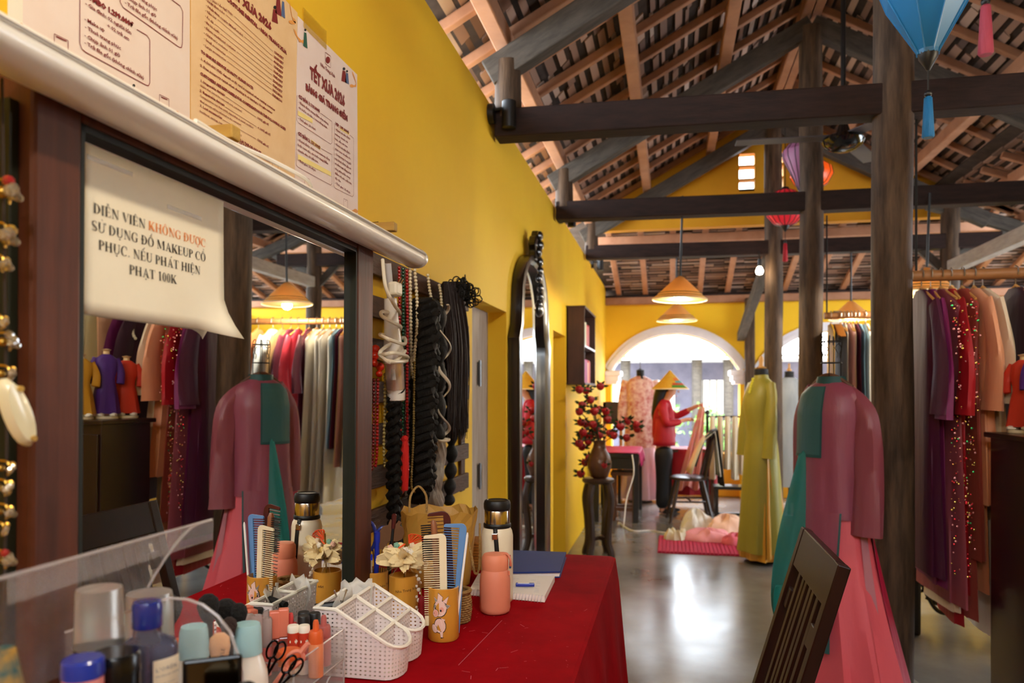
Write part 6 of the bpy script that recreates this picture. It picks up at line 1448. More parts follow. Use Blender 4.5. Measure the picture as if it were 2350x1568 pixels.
# ================================================================ cabinet with costume dolls
m_cab = M('dark_cabinet_wood', '#2a1210', .35, col2='#1a0a09', ns=3, stretch=(3, 3, .7), coat=.3)
cb_ = T('dark_cabinet', 'dark mahogany cabinet at the right edge carrying small costume dolls', 'cabinet', (1.325, 3.24, 0))
MB().box((.33, .185, .63), (.64, .36, 1.26)).build('carcass', m_cab, cb_, smooth=False, bevel=.004); MB().box((.33, .185, 1.268), (.68, .4, .022)).build('top', m_cab, cb_, smooth=False, bevel=.004)
for k in (0, 1):
    d = MB().box((.17 + .32 * k, -.002, .66), (.3, .018, 1.1)).build('door', m_cab, cb_, smooth=False, bevel=.004); MB().ball((.3 + .06 * k, -.018, .7), .014).build('knob', m_gold, d)
def doll(label, pos, c1_, c2_, rz, h=.33):
    o = T('costume_doll', label, 'doll', pos, rz, 'costume dolls on the cabinet'); mtl = cloth('doll_' + c1_[1:], c1_, .6, .3, col2=c2_)
    MB().lathe([(0, 0), (.06, 0), (.06, .012), (0, .014)], 20).build('base', M('doll_base', '#d8ccb0', .6), o)
    garment_body(mtl, o, [(h * .92, .02, .018, 0, 0), (h * .88, .05, .028, 0, 0), (h * .7, .052, .036, 0, 0), (h * .55, .04, .032, 0, 0), (h * .4, .052, .042, 0, 0), (.025, .07, .05, 0, 0)], n=24, folds=5, amp=.07, name='dress', nz=14)
    for s in (-1, 1): sleeve(mtl, o, [(s * .045, 0, h * .86), (s * .068, -.005, h * .68), (s * .062, -.02, h * .5)], [(0, .018), (1, .02)], n=10)
    MB().lathe([(.017, h * .9), (.015, h * .96), (.024, h * .985), (.0, h)], 12).build('neck', M('doll_neck', '#d9b98a', .5), o)
    for s in (-1, 1): MB().ball((s * .03, -.03, .02), (.02, .032, .012), 8, 5).build('shoe', M('doll_shoe', '#e4dfd2', .6), o)
    return o
doll('orange red costume doll on the cabinet at the right edge', (1.44, 3.545, 1.28), '#c8341c', '#b02a18', -.9); doll('purple costume doll on the cabinet, seen in the vanity mirror', (1.46, 3.42, 1.28), '#4a1c7c', '#391463', -.9, .36); doll('mustard costume doll on the cabinet, seen in the vanity mirror', (1.505, 3.30, 1.28), '#c58f1a', '#a8780f', -.9, .33)
# carved daybed behind the near rail
db = T('carved_daybed', 'black daybed with scroll carved apron behind the near clothes rail', 'daybed', (1.95, 5.2, 0))
MB().box((0, 0, .44), (1.2, .6, .06)).build('seat', m_blkw, db, smooth=False, bevel=.008)
for sx in (-1, 1):
    for sy in (-1, 1): MB().box((sx * .54, sy * .25, .205), (.085, .085, .41)).build('leg', m_blkw, db, smooth=False, bevel=.02)
for sy in (-1, 1):
    q = MB(); q.box((0, sy * .26, .355), (1.1, .04, .12))
    for i in range(4):
        cx_ = -.36 + .24 * i
        for s in (-1, 1):
            q.tube([(cx_ + s * (.055 + (.045 - .0045 * t) * math.cos(.7 * t)), sy * .26, .215 + (.05 - .0045 * t) * math.sin(.7 * t)) for t in range(10)], .013, 7)
        q.tube(spline([(cx_ - .12, sy * .26, .29), (cx_ - .06, sy * .26, .17), (cx_, sy * .26, .14), (cx_ + .06, sy * .26, .17), (cx_ + .12, sy * .26, .29)], 4), .012, 7)
    q.build('scroll_apron', m_blkw, db)
# ================================================================ lamps, lanterns, fan
def shade_mat():
    m = bpy.data.materials.new('woven_straw'); m.use_nodes = True; N = m.node_tree.nodes; L = m.node_tree.links; b = N['Principled BSDF']
    b.inputs['Base Color'].default_value = (*lin('#c39a5c'), 1); b.inputs['Roughness'].default_value = .7
    t = N.new('ShaderNodeBsdfTranslucent'); t.inputs[0].default_value = (*lin('#d9b57c'), 1); mx = N.new('ShaderNodeMixShader'); mx.inputs[0].default_value = .3
    tc = N.new('ShaderNodeTexCoord'); nz = N.new('ShaderNodeTexNoise'); nz.inputs['Scale'].default_value = 60; bp = N.new('ShaderNodeBump'); bp.inputs['Strength'].default_value = .4
    L.new(tc.outputs['Object'], nz.inputs['Vector']); L.new(nz.outputs['Fac'], bp.inputs['Height']); L.new(bp.outputs[0], b.inputs['Normal'])
    L.new(b.outputs[0], mx.inputs[1]); L.new(t.outputs[0], mx.inputs[2]); L.new(mx.outputs[0], N['Material Output'].inputs[0]); return m
m_shade = shade_mat(); m_bulb = M('lit_bulb', '#fff3dc', .3, emit=30, ecol='#ffe6bd'); m_band = M('woven_band', '#5a5a34', .7)
def pendant(label, x, y, z, ztop, tilt=0, watts=42):
    o = T('pendant_lamp', label, 'lamp', (x, y, z), .3, 'conical straw pendant lamps'); o.rotation_euler = (0, tilt, .3)
    MB().lathe([(.205, -.055), (.203, -.05), (.11, .04), (.03, .115), (.012, .125)], 36).build('shade', m_shade, o, solid=.003)
    MB().tube([(.206 * math.cos(a), .206 * math.sin(a), -.054) for a in [j * PI / 20 for j in range(40)]], .006, 6, closed=True).build('rim', M('pale_cane', '#d9c79a', .6), o)
    for r_, z_ in ((.185, -.031), (.165, -.01)): MB().tube([(r_ * math.cos(a), r_ * math.sin(a), z_) for a in [j * PI / 20 for j in range(40)]], .0035, 5, closed=True).build('woven_band', m_band, o)
    MB().lathe([(0, -.045), (.026, -.036), (.034, -.012), (.028, .014), (.014, .03), (.014, .05)], 16).build('bulb', m_bulb, o)
    MB().cyl((0, 0, .05), (0, 0, .12), .018, n=10).build('lamp_holder', m_blk, o)
    MB().tube([(0, 0, .11), (0, 0, ztop - z)], .009, 6).build('cord', m_blk, o)
    lamp('pendant_light', (0, 0, -.062), watts, r=.04, parent=o)
    return o
pendant('conical straw pendant lamp under the second tie beam, larger of the two by the arch', .066, Y2, 2.215, 2.96, .03)
pendant('conical straw pendant lamp under the third tie beam, directly above the arch', .058, Y3, 2.25, 2.9, watts=26)
pendant('conical straw pendant lamp above the far clothes rail, left of the nearest post', 1.758, Y3, 2.235, 2.9, watts=30)
pendant('conical straw pendant lamp half hidden behind the near clothes rail', 1.755, Y2 - .17, 2.20, 2.85, .04, watts=46)
def bare(label, p, zt, watts, dy=0):
    o = T('bare_bulb', label, 'bulb', p, 0, 'bare bulbs')
    MB().lathe([(0, -.04), (.03, -.03), (.038, 0), (.026, .03), (.016, .045)], 14).build('bulb', m_bulb, o); MB().cyl((0, 0, .04), (0, 0, .12), .018, n=8).build('holder', m_blk, o); MB().tube([(0, 0, .11), (0, dy * .4, .2), (0, dy, zt - p[2])], .005, 5).build('cord', m_blk, o)
    lamp('bulb_light', (0, -.05, -.055), watts, parent=o)
bare('bare bulb hanging over the dressing table, above the frame', (.15, .8, 2.65), 3.6, 28)
bare('added unseen bulb lighting the right side, hanging right of the slatted chair', (2.0, 2.5, 2.55), 3.5, 24)  # added out of view to light the right side
bare('bare bulb hanging behind the camera', (.1, -1.3, 2.6), 3.6, 34)
bare('bare lit bulb hanging beside the third post', onY(1743, 622, 8.0), 2.86, 2, .12)
for k, (u, v) in enumerate(((1122, 262), (1283, 500), (1357, 606))):
    p = onX(u, v, WX + .0); o = T('wall_spotlight', ('black spotlight under the nearest beam end', 'black spotlight under the second beam end', 'black spotlight under the third beam end')[k] + ' on the yellow wall', 'spotlight', p, 0, 'wall spotlights')
    MB().lathe([(0, 0), (.05, 0), (.05, .03), (0, .03)], 20, mx=Matrix.Rotation(PI / 2, 4, 'Y')).build('wall_plate', m_blk, o); MB().cyl((.02, 0, .02), (.085, 0, .025), .008, n=8).build('arm', m_blk, o)
    MB().lathe([(.03, -.075), (.036, -.072), (.036, .06), (.03, .064), (0, .064)], 18, c=(.105, 0, -.005)).build('can', m_blk, o)
# lanterns
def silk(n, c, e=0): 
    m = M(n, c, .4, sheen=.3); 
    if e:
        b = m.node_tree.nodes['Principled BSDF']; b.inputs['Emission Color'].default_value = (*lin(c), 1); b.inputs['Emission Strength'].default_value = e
    return m
def lantern(label, pos, prof, mtl, nrib, tassel=None, tcol=None, htop=.3, smooth=True, n=32, rib=.004):
    o = T('silk_lantern', label, 'lantern', pos, .2, 'silk lanterns'); zt = prof[-1][1]; zb = prof[0][1]
    MB().lathe(prof, n).build('silk_cover', mtl, o, smooth=smooth)
    for k in range(nrib): a = 2 * PI * k / nrib; MB().tube([((r + .001) * math.cos(a), (r + .001) * math.sin(a), z) for r, z in prof], rib, 5).build('rib', m_blk if smooth else mtl, o)
    MB().lathe([(prof[0][0] * .95, zb + .004), (prof[0][0] * .9, zb - .012), (prof[0][0] * .4, zb - .04), (.006, zb - .055)], 18).build('base_cap', m_blk, o)
    MB().lathe([(prof[-1][0] * .9, zt), (prof[-1][0] * .8, zt + .02), (.01, zt + .03)], 14).build('top_cap', m_blk, o)
    MB().tube([(0, 0, zt), (0, 0, zt + htop)], .004, 5).build('hanging_cord', m_blk, o)
    if tassel:
        tm_ = M('tassel_' + tcol[1:], tcol, .6, bump=.7, bs=140, stretch=(3, 3, .2)); z0 = zb - .05
        MB().tube([(0, 0, z0), (0, 0, z0 - tassel * .35)], .003, 5).build('tassel_cord', m_blk, o); MB().ball((0, 0, z0 - tassel * .36), .011 * tassel / .2, 8, 6).build('tassel_bead', m_blk, o)
        t = MB().lathe([(.001, z0 - tassel * .37), (.011 * tassel / .2, z0 - tassel * .42), (.017 * tassel / .2, z0 - tassel * .98), (.014 * tassel / .2, z0 - tassel)], 12); t.build('tassel', tm_, o)
    return o
K2 = 2.6 / 1750
p = at(2130, 125, 2.6)
lantern('large blue silk lantern with a blue tassel at the top right', p, [(.034, 0), (.036, .014), (.135, .186), (.165, .27), (.15, .36), (.05, .46)], silk('blue_silk', '#1470a8'), 8, .235, '#0f6fa6', .6, False, 8, .003)
p = at(2262, -60, 3.1)
lantern('pink lantern above the frame with only its long tassel showing', p, [(.04, .06), (.12, .14), (.15, .24), (.12, .34), (.04, .42)], silk('rose_silk', '#b8445c'), 10, .34, '#bc4658', .6)
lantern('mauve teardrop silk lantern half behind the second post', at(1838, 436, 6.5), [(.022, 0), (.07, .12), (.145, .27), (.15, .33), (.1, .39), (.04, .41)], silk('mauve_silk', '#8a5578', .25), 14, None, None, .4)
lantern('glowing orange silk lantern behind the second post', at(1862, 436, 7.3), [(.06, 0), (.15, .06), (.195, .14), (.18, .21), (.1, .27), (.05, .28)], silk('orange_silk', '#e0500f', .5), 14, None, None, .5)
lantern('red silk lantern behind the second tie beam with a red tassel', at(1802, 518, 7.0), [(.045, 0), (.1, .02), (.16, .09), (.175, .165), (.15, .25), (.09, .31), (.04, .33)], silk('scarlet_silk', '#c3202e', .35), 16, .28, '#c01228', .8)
# ceiling fan
fp2 = at(1935, 322, 5.0); fn = T('ceiling_fan', 'black ceiling fan with a glossy domed hub between the first two posts', 'fan', fp2)
MB().lathe([(0, -.075), (.06, -.07), (.115, -.04), (.135, -.005), (.12, .02), (.05, .04), (.03, .1)], 30).build('hub', M('fan_black', '#0c0c0e', .12, coat=.6), fn); MB().cyl((0, 0, .09), (0, 0, 1.1), .016, n=8).build('down_rod', m_blk, fn)
for k in range(3):
    a = math.radians(182 + 120 * k); c, s = math.cos(a), math.sin(a)
    MB().bar((.1 * c, .1 * s, .02), (.68 * c, .68 * s, .02), .12, .006).build('blade', M('fan_blade', '#4a4244', .5), fn, smooth=False, bevel=.002)
# ================================================================ outside the arches
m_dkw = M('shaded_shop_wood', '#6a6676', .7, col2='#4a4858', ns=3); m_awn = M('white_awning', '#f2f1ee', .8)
hs = T('courtyard_shop', 'shade-coloured timber shop building across the courtyard behind the back arch', 'building', (2, 15.5, 0))
MB().box((0, 1.3, 1.1), (16, .2, 2.2)).build('rear_wall', m_dkw, hs, smooth=False)  # shade under the roof and courtyard glare put into the wall colour
MB().bar((-8, -.25, 2.12), (8, -.25, 2.12), .06, .1).build('eave_board', m_grey, hs, smooth=False)
MB().add([(-8, -.4, 2.1), (8, -.4, 2.1), (8, 2.4, 2.1), (-8, 2.4, 2.1)], [(0, 1, 2, 3)]).build('awning_roof', m_awn, hs, solid=.04, smooth=False)
for x in (-4.6, -2.9, -1.5, -.9, .5, 2.0, 3.4): MB().cyl((x, 0, 0), (x, 0, 2.15), .1, n=12).build('shop_post', m_grey, hs)
for x in (-3.2, -2.2, -1.2, -.2, 1.2, 2.8):
    w = MB().box((x, 1.18, 1.35), (.55, .06, .7)).build('window', m_awn, hs, smooth=False)  # bright light in the opening put in as a white panel
    for k in (-1, 0, 1): MB().box((x + .14 * k, 1.14, 1.35), (.02, .02, .7)).build('window_bar', m_grey, w, smooth=False)
m_shrub = M('shrub_leaf', '#4f7a35', .6, col2='#7da653', ns=6)
for k, (x, y, lab) in enumerate(((-.15, 14.9, 'green potted shrub in the courtyard left of the arch centre'), (.75, 14.8, 'green potted shrub in the courtyard seen over the cream trousers'), (2.4, 14.9, 'green potted shrub in the courtyard beyond the second arch'))):
    o = T('potted_shrub', lab, 'plant', (x, y, 0), 0, 'potted shrubs in the courtyard'); MB().lathe([(0, 0), (.16, 0), (.2, .35), (.21, .36), (.18, .36), (.17, .3)], 16).build('pot', M('terracotta', '#a3583a', .8), o)
    q = MB()
    for i in range(260):
        d = Vector((rnd.gauss(0, .16), rnd.gauss(0, .16), .75 + rnd.gauss(0, .2))); n_ = Vector((rnd.uniform(-1, 1), rnd.uniform(-1, 1), rnd.uniform(-.4, 1))).normalized(); s_ = n_.orthogonal().normalized() * .03; q.add([d, d + n_ * .06 + s_, d + n_ * .12, d + n_ * .06 - s_], [(0, 1, 2, 3)])
    q.build('foliage', m_shrub, o, smooth=False)['kind'] = 'stuff'; MB().cyl((0, 0, .3), (0, 0, .8), .015, n=6).build('stem', m_wood, o)
# ================================================================ cosmetics at the left of the dressing table
m_acr = M('clear_acrylic', '#f3f0f2', .03, trans=1, ior=1.2, spec=.5); m_acr2 = M('thin_acrylic', '#f5f2f2', .06, alpha=.1, spec=.9)
m_edge = M('acrylic_edge', '#d8d0d0', .1, alpha=.4)
TR = .985                     # tray level of the domed organiser
ao = T('domed_organiser', 'clear acrylic cosmetics organiser with a raised domed lid', 'organiser', (-.57, .86, ZT + .001))
MB().box((0, -.075, .034), (.2, .2, .066)).build('drawer_base', m_acr2, ao, smooth=False, bevel=.003)
MB().box((0, -.075, TR - ZT - .004), (.2, .2, .005)).build('tray', m_edge, ao, smooth=False)
def W2L(p): return Vector(p) - ao.location
sp = [at(u, v, .86) for u, v in ((150, 1452), (250, 1418), (350, 1385), (392, 1373), (430, 1376), (465, 1388), (500, 1415), (528, 1450), (545, 1500), (556, 1545), (562, 1600))]
sp = [W2L(p) for p in sp]; q = MB(); lo = [Vector((p.x, p.y, TR - ZT)) for p in sp]
q.sheet([sp, lo]); q.build('side_panel', m_acr2, ao, smooth=False); MB().tube(sp, .0018, 6).build('panel_edge', m_edge, ao)
# lid: curved shell above the tray
cs = [(.045, .385), (.019, .375), (-.01, .345), (-.045, .291), (-.06, .235)]
g = [[(x, y, z) for x, z in cs] for y in (-.4, -.2, -.06)]
MB().sheet(g).build('lid_shell', m_acr2, ao, solid=.002)
MB().tube([(x, -.06, z) for x, z in spline([(x, 0, z) for x, z in cs], 5) for x, z in ((x, z),)] if 0 else [(p.x, -.06, p.z) for p in spline([(x, 0, z) for x, z in cs], 5)], .0016, 6).build('lid_edge', m_edge, ao)
MB().tube([(.045, -.4, .385), (.045, -.06, .385)], .0016, 6).build('lid_edge', m_edge, ao); MB().box((.046, -.2, .373), (.002, .28, .022)).build('lid_lip', m_acr2, ao, smooth=False)
def pl(u, D, z=TR): p = at(u, VH, D); return Vector((p.x, p.y, z + .001))
m_bcap = M('navy_cap', '#1c2a7c', .22, coat=.5); m_liq = M('micellar_bottle', '#a5abc8', .06, trans=.9, ior=1.3); m_frost = M('frosted_plastic', '#e6dfd8', .3, trans=.8, ior=1.15); m_lbl = M('cream_label', '#e2d3b8', .6); m_txt = M('grey_print', '#6a6c80', .7)
# blue capped micellar bottle
p = pl(338, .80); bt = T('micellar_bottle', 'oval clear blue bottle with navy flip cap and cream label inside the organiser', 'bottle', p, facing(p) + .25)
Z_ = 1.45 - 480 * .8 / 1750 - TR
def oval(r, z, k=.55, n=30): return [(r * math.cos(2 * PI * j / n), r * k * math.sin(2 * PI * j / n), z) for j in range(n)]
MB().loft([oval(.028, 0), oval(.031, .004), oval(.031, Z_ - .052), oval(.028, Z_ - .044), oval(.0145, Z_ - .036, .9), oval(.0135, Z_ - .028, 1)], True, True).build('body', m_liq, bt)
MB().lathe([(.0145, Z_ - .028), (.015, Z_ - .027), (.015, Z_ - .005), (.0135, Z_ - .001), (0, Z_)], 24).build('cap', m_bcap, bt)
q = MB(); W_ = lambda a, z: (.0316 * math.cos(a), -.0316 * .55 * math.sin(-a) if 0 else .0316 * .56 * math.sin(a), z)
as_ = [math.radians(d) for d in range(-88, -14, 8)]; q.sheet([[W_(a, Z_ - .06) for a in as_], [W_(a, .004) for a in as_]]); q.build('label', m_lbl, bt)
q = MB(); t = MB(); text_into(t, "L'ORÉAL", .0055, Matrix(), res=1); text_into(t, 'MICELLAR WATER', .0028, Matrix.Translation((0, -.006, 0)), res=1)
for i in range(13): text_into(t, 'cleanses face eyes lips ' if i % 3 else 'make up removal', .0024, Matrix.Translation((0, -.014 - .005 * i, 0)), res=1)
q.add([(lambda a: (.032 * math.cos(a), .0324 * .56 * math.sin(a), Z_ - .072 + y))(math.radians(-84) + x / .0225) for x, y, z in t.v], t.f); q.build('label_print', m_txt, bt, smooth=False)
for k, (u, D, lab, h) in enumerate(((228, .80, 'frosted capped clear jar at the left end of the organiser', 1352), (343, .885, 'frosted capped clear jar behind the navy capped bottle', 1362))):
    p = pl(u, D); Zk = 1.45 - (h - 900) * D / 1750 - TR; o = T('frosted_jar', lab, 'bottle', p, 0, 'frosted jars'); r = 53 * D / 1750
    MB().lathe([(0, 0), (r * 1.0, 0), (r * 1.05, .01), (r * 1.05, Zk - .07), (r * .98, Zk - .06)], 28).build('body', m_liq, o); MB().lathe([(r, Zk - .06), (r * .98, Zk - .05), (r * .93, Zk - .004), (r * .9, Zk), (0, Zk)], 28).build('cap', m_frost, o)
# petroleum jelly jar, black jar
p = pl(190, .70); Zk = 1.45 - 612 * .7 / 1750 - TR; o = T('jelly_jar', 'small pink jelly jar with blue lid and red label at the lower left', 'jar', p, facing(p) + .2)
Zk = max(.06, Zk)
MB().lathe([(0, 0), (.0165, 0), (.0175, .003), (.0175, Zk - .016)], 24).build('body', M('pink_jelly', '#d98a86', .3), o); MB().lathe([(.018, Zk - .017), (.0185, Zk - .015), (.018, Zk - .002), (.016, Zk), (0, Zk)], 24).build('lid', M('cobalt_lid', '#24379c', .3, coat=.4), o)
decal(o, .0176, [[(-.013, Zk - .05), (.02, Zk - .05), (.02, Zk - .024), (-.004, Zk - .024)]], 'red_label', M('red_label', '#c52a3a', .4), .0004)
decal(o, .0176, [ell(.006, Zk - .036, .01, .0055)], 'label_oval', M('navy_print', '#20306e', .4), .0007)
q = MB(); t = MB(); text_into(t, 'Vaseline', .0048, Matrix(), res=1); w = max(a[0] for a in t.v); q.add([on_cyl(.0176, .006 - w / 2 + a[0], Zk - .0375 + a[1], .001) for a in t.v], t.f); q.build('lettering', M('white_print', '#f2efe8', .5), o, smooth=False)
p = pl(266, .745); Zk = 1.45 - 598 * .745 / 1750 - TR
lathed('black_jar', 'glossy black round jar beside the jelly jar', 'jar', p, [('body', [(0, 0), (.0215, 0), (.022, .004), (.022, max(.05, Zk) - .02)], m_black), ('lid', [(.0225, max(.05, Zk) - .02), (.0225, max(.05, Zk) - .002), (.021, max(.05, Zk)), (0, max(.05, Zk))], m_black)])
# pale blue capped bottles
m_pb2 = M('pale_blue_cap', '#9fc7cc', .35); m_wb = M('white_bottle', '#ece4d8', .3, coat=.4)
for k, (u, D, v, z0, lab) in enumerate(((567, 1.10, 1432, ZT, 'round white bottle with pale blue cap right of the organiser'), (445, 1.045, 1437, ZT, 'white bottle with pale blue cap behind the organiser panel'))):
    p = pl(u, D, z0); Zk = 1.45 - (v - 900) * D / 1750 - z0; rc_ = 31 * D / 1750; o = T('lotion_bottle', lab, 'bottle', p, 0, 'pale blue capped bottles'); rb = 46 * D / 1750
    MB().lathe([(0, 0), (rb * .9, 0), (rb, .008), (rb * 1.02, Zk - .085), (rb * .97, Zk - .07), (rb * .8, Zk - .055), (rc_ * 1.0, Zk - .044), (rc_ * .96, Zk - .04)], 30).build('body', m_wb, o)
    MB().lathe([(rc_ * 1.08, Zk - .043), (rc_ * 1.06, Zk - .03), (rc_, Zk - .008), (rc_ * .9, Zk - .001), (0, Zk)], 30).build('cap', m_pb2, o)
# compact and black clip
p = pl(488, .82, 1.10); o = T('black_compact', 'open black compact with mirrored lid at the bottom of the picture', 'compact', (p.x, p.y, 1.045), facing(p))
MB().box((0, 0, .06), (.06, .006, .12)).build('lid', m_black, o, smooth=False, bevel=.003); MB().box((0, -.0035, .062), (.05, .001, .108)).build('mirror', M('dusky_mirror', '#7a6a50', .1, metal=1), o, smooth=False)
p = pl(530, .76, 1.10); o = T('black_clip', 'black plastic tong with a ring and white print at the bottom of the picture', 'clip', (p.x, p.y, 1.06), facing(p) + .3)
MB().box((0, 0, .045), (.05, .03, .055)).build('body', m_blk, o, smooth=False, bevel=.006); MB().tube([(.014 + .012 * math.cos(a), 0, .082 + .014 * math.sin(a)) for a in [j * PI / 10 for j in range(20)]], .003, 7, closed=True).build('ring', m_blk, o)
q = MB(); text_into(q, 'STYLE', .009, Matrix.Translation((-.014, -.0155, .055)) @ Matrix.Rotation(PI / 2, 4, 'X'), res=1); q.build('print', M('white_print', '#f2efe8'), o, smooth=False)
# sponge and brushes
p = pl(504, .98, 1.06); o = T('makeup_sponge', 'beige heart shaped make-up sponge with printed letters', 'sponge', (p.x, p.y, 1.09), facing(p))
MB().lathe([(0, 0), (.007, 0), (.009, .012), (.013, .032), (.012, .044), (.006, .05), (0, .05)], 16, sy=.6).build('pad', M('beige_sponge', '#d29d6c', .9, bump=.2, bs=200), o)
q = MB(); text_into(q, 'STYLE', .007, Matrix.Translation((.003, -.0085, .014)) @ Matrix.Rotation(PI / 2, 4, 'X') @ Matrix.Rotation(PI / 2 - .2, 4, 'Z'), res=1); q.build('print', m_ink, o, smooth=False)
m_br = M('black_bristles', '#14100f', .9, bump=.8, bs=220); m_br2 = M('brown_bristles', '#33221d', .9, bump=.8, bs=220)
for k, (u, v, D, r, mt_, lab) in enumerate(((478, 1392, 1.08, 25, m_br, 'fluffy black powder brush leftmost of the brush bunch'), (518, 1405, 1.14, 27, m_br, 'big fluffy black powder brush in the middle of the bunch'), (548, 1408, 1.13, 20, m_br, 'black tapered make-up brush right of the bunch'), (526, 1438, 1.07, 18, m_br2, 'brown make-up brush in front of the black brushes'))):
    p = at(u, v, D); r_ = r * D / 1750; o = T('makeup_brush', lab, 'brush', (p.x, p.y, ZT + .002), 0, 'make-up brushes'); h = p.z - ZT
    MB().lathe([(.008, h - r_ * 1.4), (r_ * .8, h - r_ * .8), (r_, h - r_ * .1), (r_ * .85, h + r_ * .55), (r_ * .4, h + r_ * .95), (0, h + r_)], 18).build('bristles', mt_, o); MB().tube([(0, 0, 0), (0, 0, h - r_ * 1.6), (0, 0, h - r_ * 1.3)], [.004, .0065, .008], 10).build('handle', m_blk, o)
# acrylic drawer with lip tints
ad = T('acrylic_drawer', 'clear acrylic drawer box crowded with lip tints beside the basket', 'organiser', (-.635, 1.21, ZT + .001))
hx, hy, hz_ = .048, .095, .1
for nm, c, d in (('side', (hx, 0, hz_ / 2), (.003, 2 * hy, hz_)), ('side', (-hx, 0, hz_ / 2), (.003, 2 * hy, hz_)), ('side', (0, hy, hz_ / 2), (2 * hx, .003, hz_)), ('side', (0, -hy, hz_ / 2), (2 * hx, .003, hz_)), ('shelf', (0, 0, .045), (2 * hx, 2 * hy, .003)), ('base', (0, 0, .002), (2 * hx, 2 * hy, .003)), ('partition', (0, .0, .07), (2 * hx, .002, .05))): MB().box(c, d).build(nm, m_acr2, ad, smooth=False)
for a, b in (((hx, -hy, hz_), (hx, hy, hz_)), ((-hx, -hy, hz_), (-hx, hy, hz_)), ((-hx, hy, hz_), (hx, hy, hz_)), ((-hx, -hy, hz_), (hx, -hy, hz_)), ((hx, hy, 0), (hx, hy, hz_)), ((hx, -hy, 0), (hx, -hy, hz_)), ((hx, -hy, .046), (hx, hy, .046))): MB().cyl(a, b, .0017, n=6).build('edge', m_edge, ad)
MB().tube(spline([(hx + .004, -.05, .012), (hx + .007, -.02, .014), (hx + .004, .02, .034), (hx + .004, .03, .036)], 5), .0015, 6).build('drawer_pull', m_edge, ad)
BZ_ = ZT + .049
def lipthing(name, label, cat, u, vt, D, parts, grp): 
    p = at(u, vt, D); o = T(name, label, cat, (p.x, p.y, BZ_), facing(p), grp); h = p.z - BZ_
    for pn, prof, mtl, n in parts(h): MB().lathe(prof, n).build(pn, mtl, o, smooth=n > 8)
    return o
LT = 'lip tints in the acrylic drawer'
m_rose = M('rose_tint', '#c96a62', .3, coat=.4); m_ribc = M('ribbed_clear', '#ead8d2', .08, trans=.7, ior=1.3)
for k, (u, v, D) in enumerate(((576, 1401, 1.335), (590, 1412, 1.30), (606, 1402, 1.345), (612, 1418, 1.31), (586, 1398, 1.37))):
    lipthing('lip_gloss', ('ribbed clear capped lip gloss at the left end of the drawer', 'ribbed clear capped lip gloss in front of the left group', 'ribbed clear capped lip gloss behind the peach tints', 'ribbed clear capped lip gloss next to the peach tints', 'ribbed clear capped lip gloss at the back of the left group')[k], 'lip gloss', u, v, D, lambda h: [('tube', [(0, 0), (.0085, 0), (.0085, h * .5)], m_rose, 14), ('cap', [(.0095, h * .5), (.0095, h - .004), (.008, h), (.004, h - .001), (0, h - .003)], m_ribc, 12)], LT)
for k, (u, v, D) in enumerate(((630, 1402, 1.33), (651, 1396, 1.335))):
    p = at(u, v, D); o = T('square_tint', ('square peach lip tint left of its twin', 'square peach lip tint right of its twin')[k], 'lip tint', (p.x, p.y, BZ_), facing(p), LT); h = p.z - BZ_
    MB().box((0, 0, h * .27), (.017, .015, h * .54)).build('bottle', M('tint_brown', '#9c4a3c', .25, coat=.5), o, smooth=False, bevel=.002); MB().box((0, 0, h * .77), (.0175, .0155, h * .45)).build('cap', M('peach_cap', '#d9775e', .35), o, smooth=False, bevel=.002)
def dropper(c1, c2): return lambda h: [('bottle', [(0, 0), (.0125, 0), (.013, .003), (.013, h - .044), (.0125, h - .04)], c2, 18), ('cap', [(.012, h - .041), (.0125, h - .038), (.0118, h - .022), (.0105, h - .019)], c1, 18), ('bulb', [(.0055, h - .02), (.005, h - .006), (.0035, h - .001), (0, h)], c1, 12)]
m_or = M('orange_rubber', '#dc5f28', .45); m_orb = M('orange_tint', '#e08a60', .25, coat=.4); m_mvr = M('mauve_rubber', '#b05a54', .45); m_mvb = M('mauve_tint', '#b9706a', .25, coat=.4); m_rdr = M('red_rubber', '#c9403e', .45)
lipthing('dropper_tint', 'orange dropper topped lip tint at the front of the drawer', 'lip tint', 725, 1422, 1.305, dropper(m_or, m_orb), LT); lipthing('dropper_tint', 'mauve dropper topped lip tint behind the orange one', 'lip tint', 743, 1411, 1.36, dropper(m_mvr, m_mvb), LT); lipthing('dropper_tint', 'red dropper topped lip tint behind the printed tubes', 'lip tint', 667, 1406, 1.35, dropper(m_rdr, m_rdr), LT)
for k, (u, v, D) in enumerate(((697, 1404, 1.385), (697, 1413, 1.352), (722, 1406, 1.39))):
    lipthing('black_cap_tint', ('black capped tint bottle at the back left', 'black capped tint bottle in front of its neighbours', 'black capped tint bottle at the back right')[k], 'lip tint', u, v, D, lambda h: [('bottle', [(0, 0), (.0095, 0), (.0095, h * .5)], m_mvb, 16), ('cap', [(.0105, h * .5), (.0105, h - .002), (.0095, h), (0, h)], m_blk, 18)], LT)
m_pt = M('printed_red_tube', '#c23a22', .35); m_ptw = M('tube_white', '#efe6d4', .4)
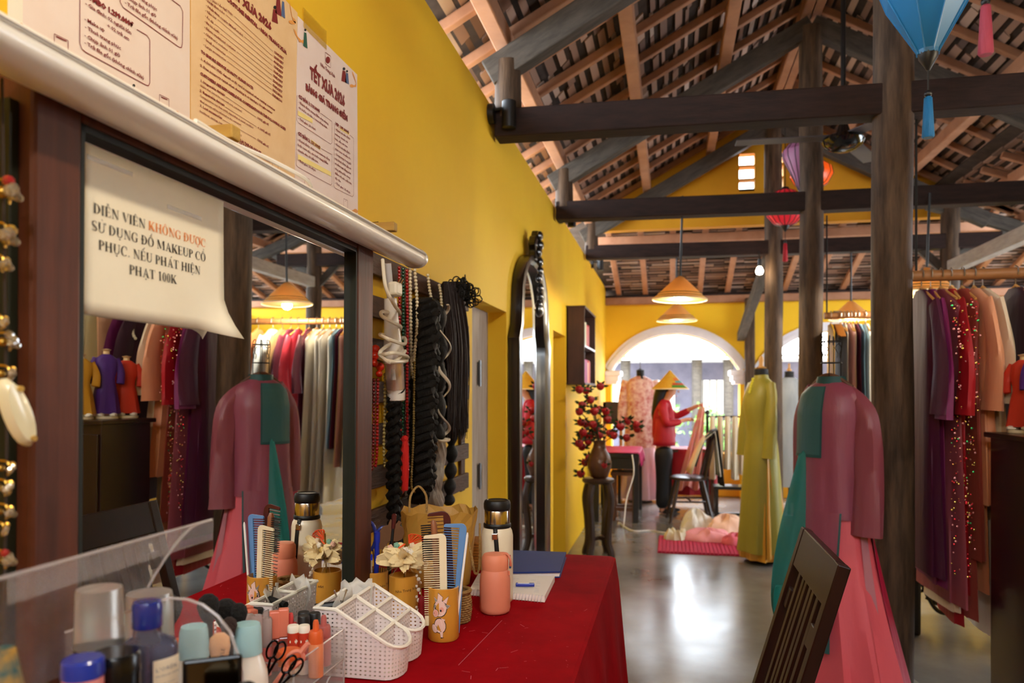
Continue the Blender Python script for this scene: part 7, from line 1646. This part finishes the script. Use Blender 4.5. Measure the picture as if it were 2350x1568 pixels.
for k, (u, v, D) in enumerate(((673, 1435, 1.315), (698, 1435, 1.318))):
    o = lipthing('lip_balm', ('red and white lip balm tube left of the pair', 'red and white lip balm tube right of the pair')[k], 'lip balm', u, v, D, lambda h: [('tube', [(0, 0), (.0098, 0), (.0098, h * .3)], m_ptw, 18), ('sleeve', [(.0099, h * .3), (.0099, h - .012)], m_pt, 18), ('cap', [(.0098, h - .012), (.0098, h - .002), (.0088, h), (0, h)], m_ptw, 18)], LT)
    h = at(u, v, D).z - BZ_
    decal(o, .01, [[(-.006, h - .028), (.004, h - .028), (.004, h - .031), (.008, h - .026), (.004, h - .021), (.004, h - .024), (-.006, h - .024)], [(-.002, h - .046), (.009, h - .046), (.009, h - .04), (-.002, h - .04)]], 'arrow_print', m_ptw, .0005)
p = at(664, 1493, 1.225); o = T('orange_pot', 'flat orange cream pot with embossed lid in the drawer', 'pot', (p.x, p.y, p.z - .022), facing(p)); MB().lathe([(0, 0), (.018, 0), (.0185, .012)], 26).build('pot', m_orb, o); MB().lathe([(.0195, .01), (.0195, .02), (.0175, .023), (0, .023)], 26).build('lid', m_or, o)
p = at(676, 1515, 1.18); o = T('tweezer_tool', 'pink plastic lash applicator lying across the drawer', 'tool', p, facing(p)); o.rotation_euler = (.2, math.radians(38), facing(p))
MB().tube([(.009 * math.cos(a) * (1.3 if math.sin(a) > 0 else 1), 0, .016 * math.sin(a)) for a in [j * PI / 10 for j in range(20)]], .0032, 8, closed=True).build('frame', M('pink_plastic', '#e58a72', .35), o); MB().tube([(0, 0, .016), (0, 0, .034)], [.005, .004], 8).build('handle', M('pink_plastic', '#e58a72'), o); MB().tube([(0, 0, -.016), (0, 0, -.05)], [.006, .004], 8).build('tip', M('pink_plastic', '#e58a72'), o)
m_lash = M('black_chrome', '#1d1c1c', .18, metal=.8)
for k, (u, v, D, lab) in enumerate(((627, 1510, 1.17, 'black metal eyelash curler left of the pink applicator'), (660, 1545, 1.12, 'black metal eyelash curler in front of the drawer'))):
    p = at(u, v, D); o = T('lash_curler', lab, 'lash curler', p, facing(p), 'eyelash curlers'); o.rotation_euler = (0, math.radians(20 + 15 * k), facing(p))
    for s in (-1, 1): MB().tube([(s * .006 + .0075 * math.cos(a), .002 * s, .012 + .014 * math.sin(a)) for a in [j * PI / 9 for j in range(18)]], .0018, 6, closed=True).build('finger_ring', m_lash, o)
    MB().tube([(-.004, 0, 0), (0, 0, -.03), (.004, 0, -.055)], .0022, 6).build('shank', m_lash, o); MB().tube([(.006, 0, 0), (0, 0, -.03), (-.006, 0, -.055)], .0022, 6).build('shank', m_lash, o)
# printed pouch and white box at the lower left corner
m_cam = M('printed_teal_cloth', '#2f5a5e', .8, col2='#c9952c', ns=38, contrast=.25)
p = at(40, 1560, .66); o = T('printed_pouch', 'teal and mustard printed cloth pouch at the lower left corner', 'pouch', (p.x, p.y, ZT + .001), facing(p))
rings = []
for i in range(10):
    t = i / 9; rings.append([((.036 * (1 - .7 * t ** 1.6)) * math.cos(a) * (1 + .08 * math.sin(5 * a + i)) - .012 * t, .03 * (1 - .6 * t) * math.sin(a), .33 * t * .95) for a in [2 * PI * j / 20 for j in range(20)]])
MB().loft(rings, True, True).build('cloth_bag', m_cam, o)
p = at(60, 1568, .56); o = T('white_case', 'white plastic case with rounded corner at the lower left corner', 'case', (p.x - .01, p.y - .01, ZT + .001), facing(p) - .35)
MB().loft([[(sx * w, sy * d, z) for sx, sy in ((-1, -.8), (-.8, -1), (.8, -1), (1, -.8), (1, .8), (.8, 1), (-.8, 1), (-1, .8))] for w, d, z in ((.045, .03, 0), (.05, .034, .01), (.05, .034, .29), (.045, .03, .305))], True, True).build('shell', m_wb, o)
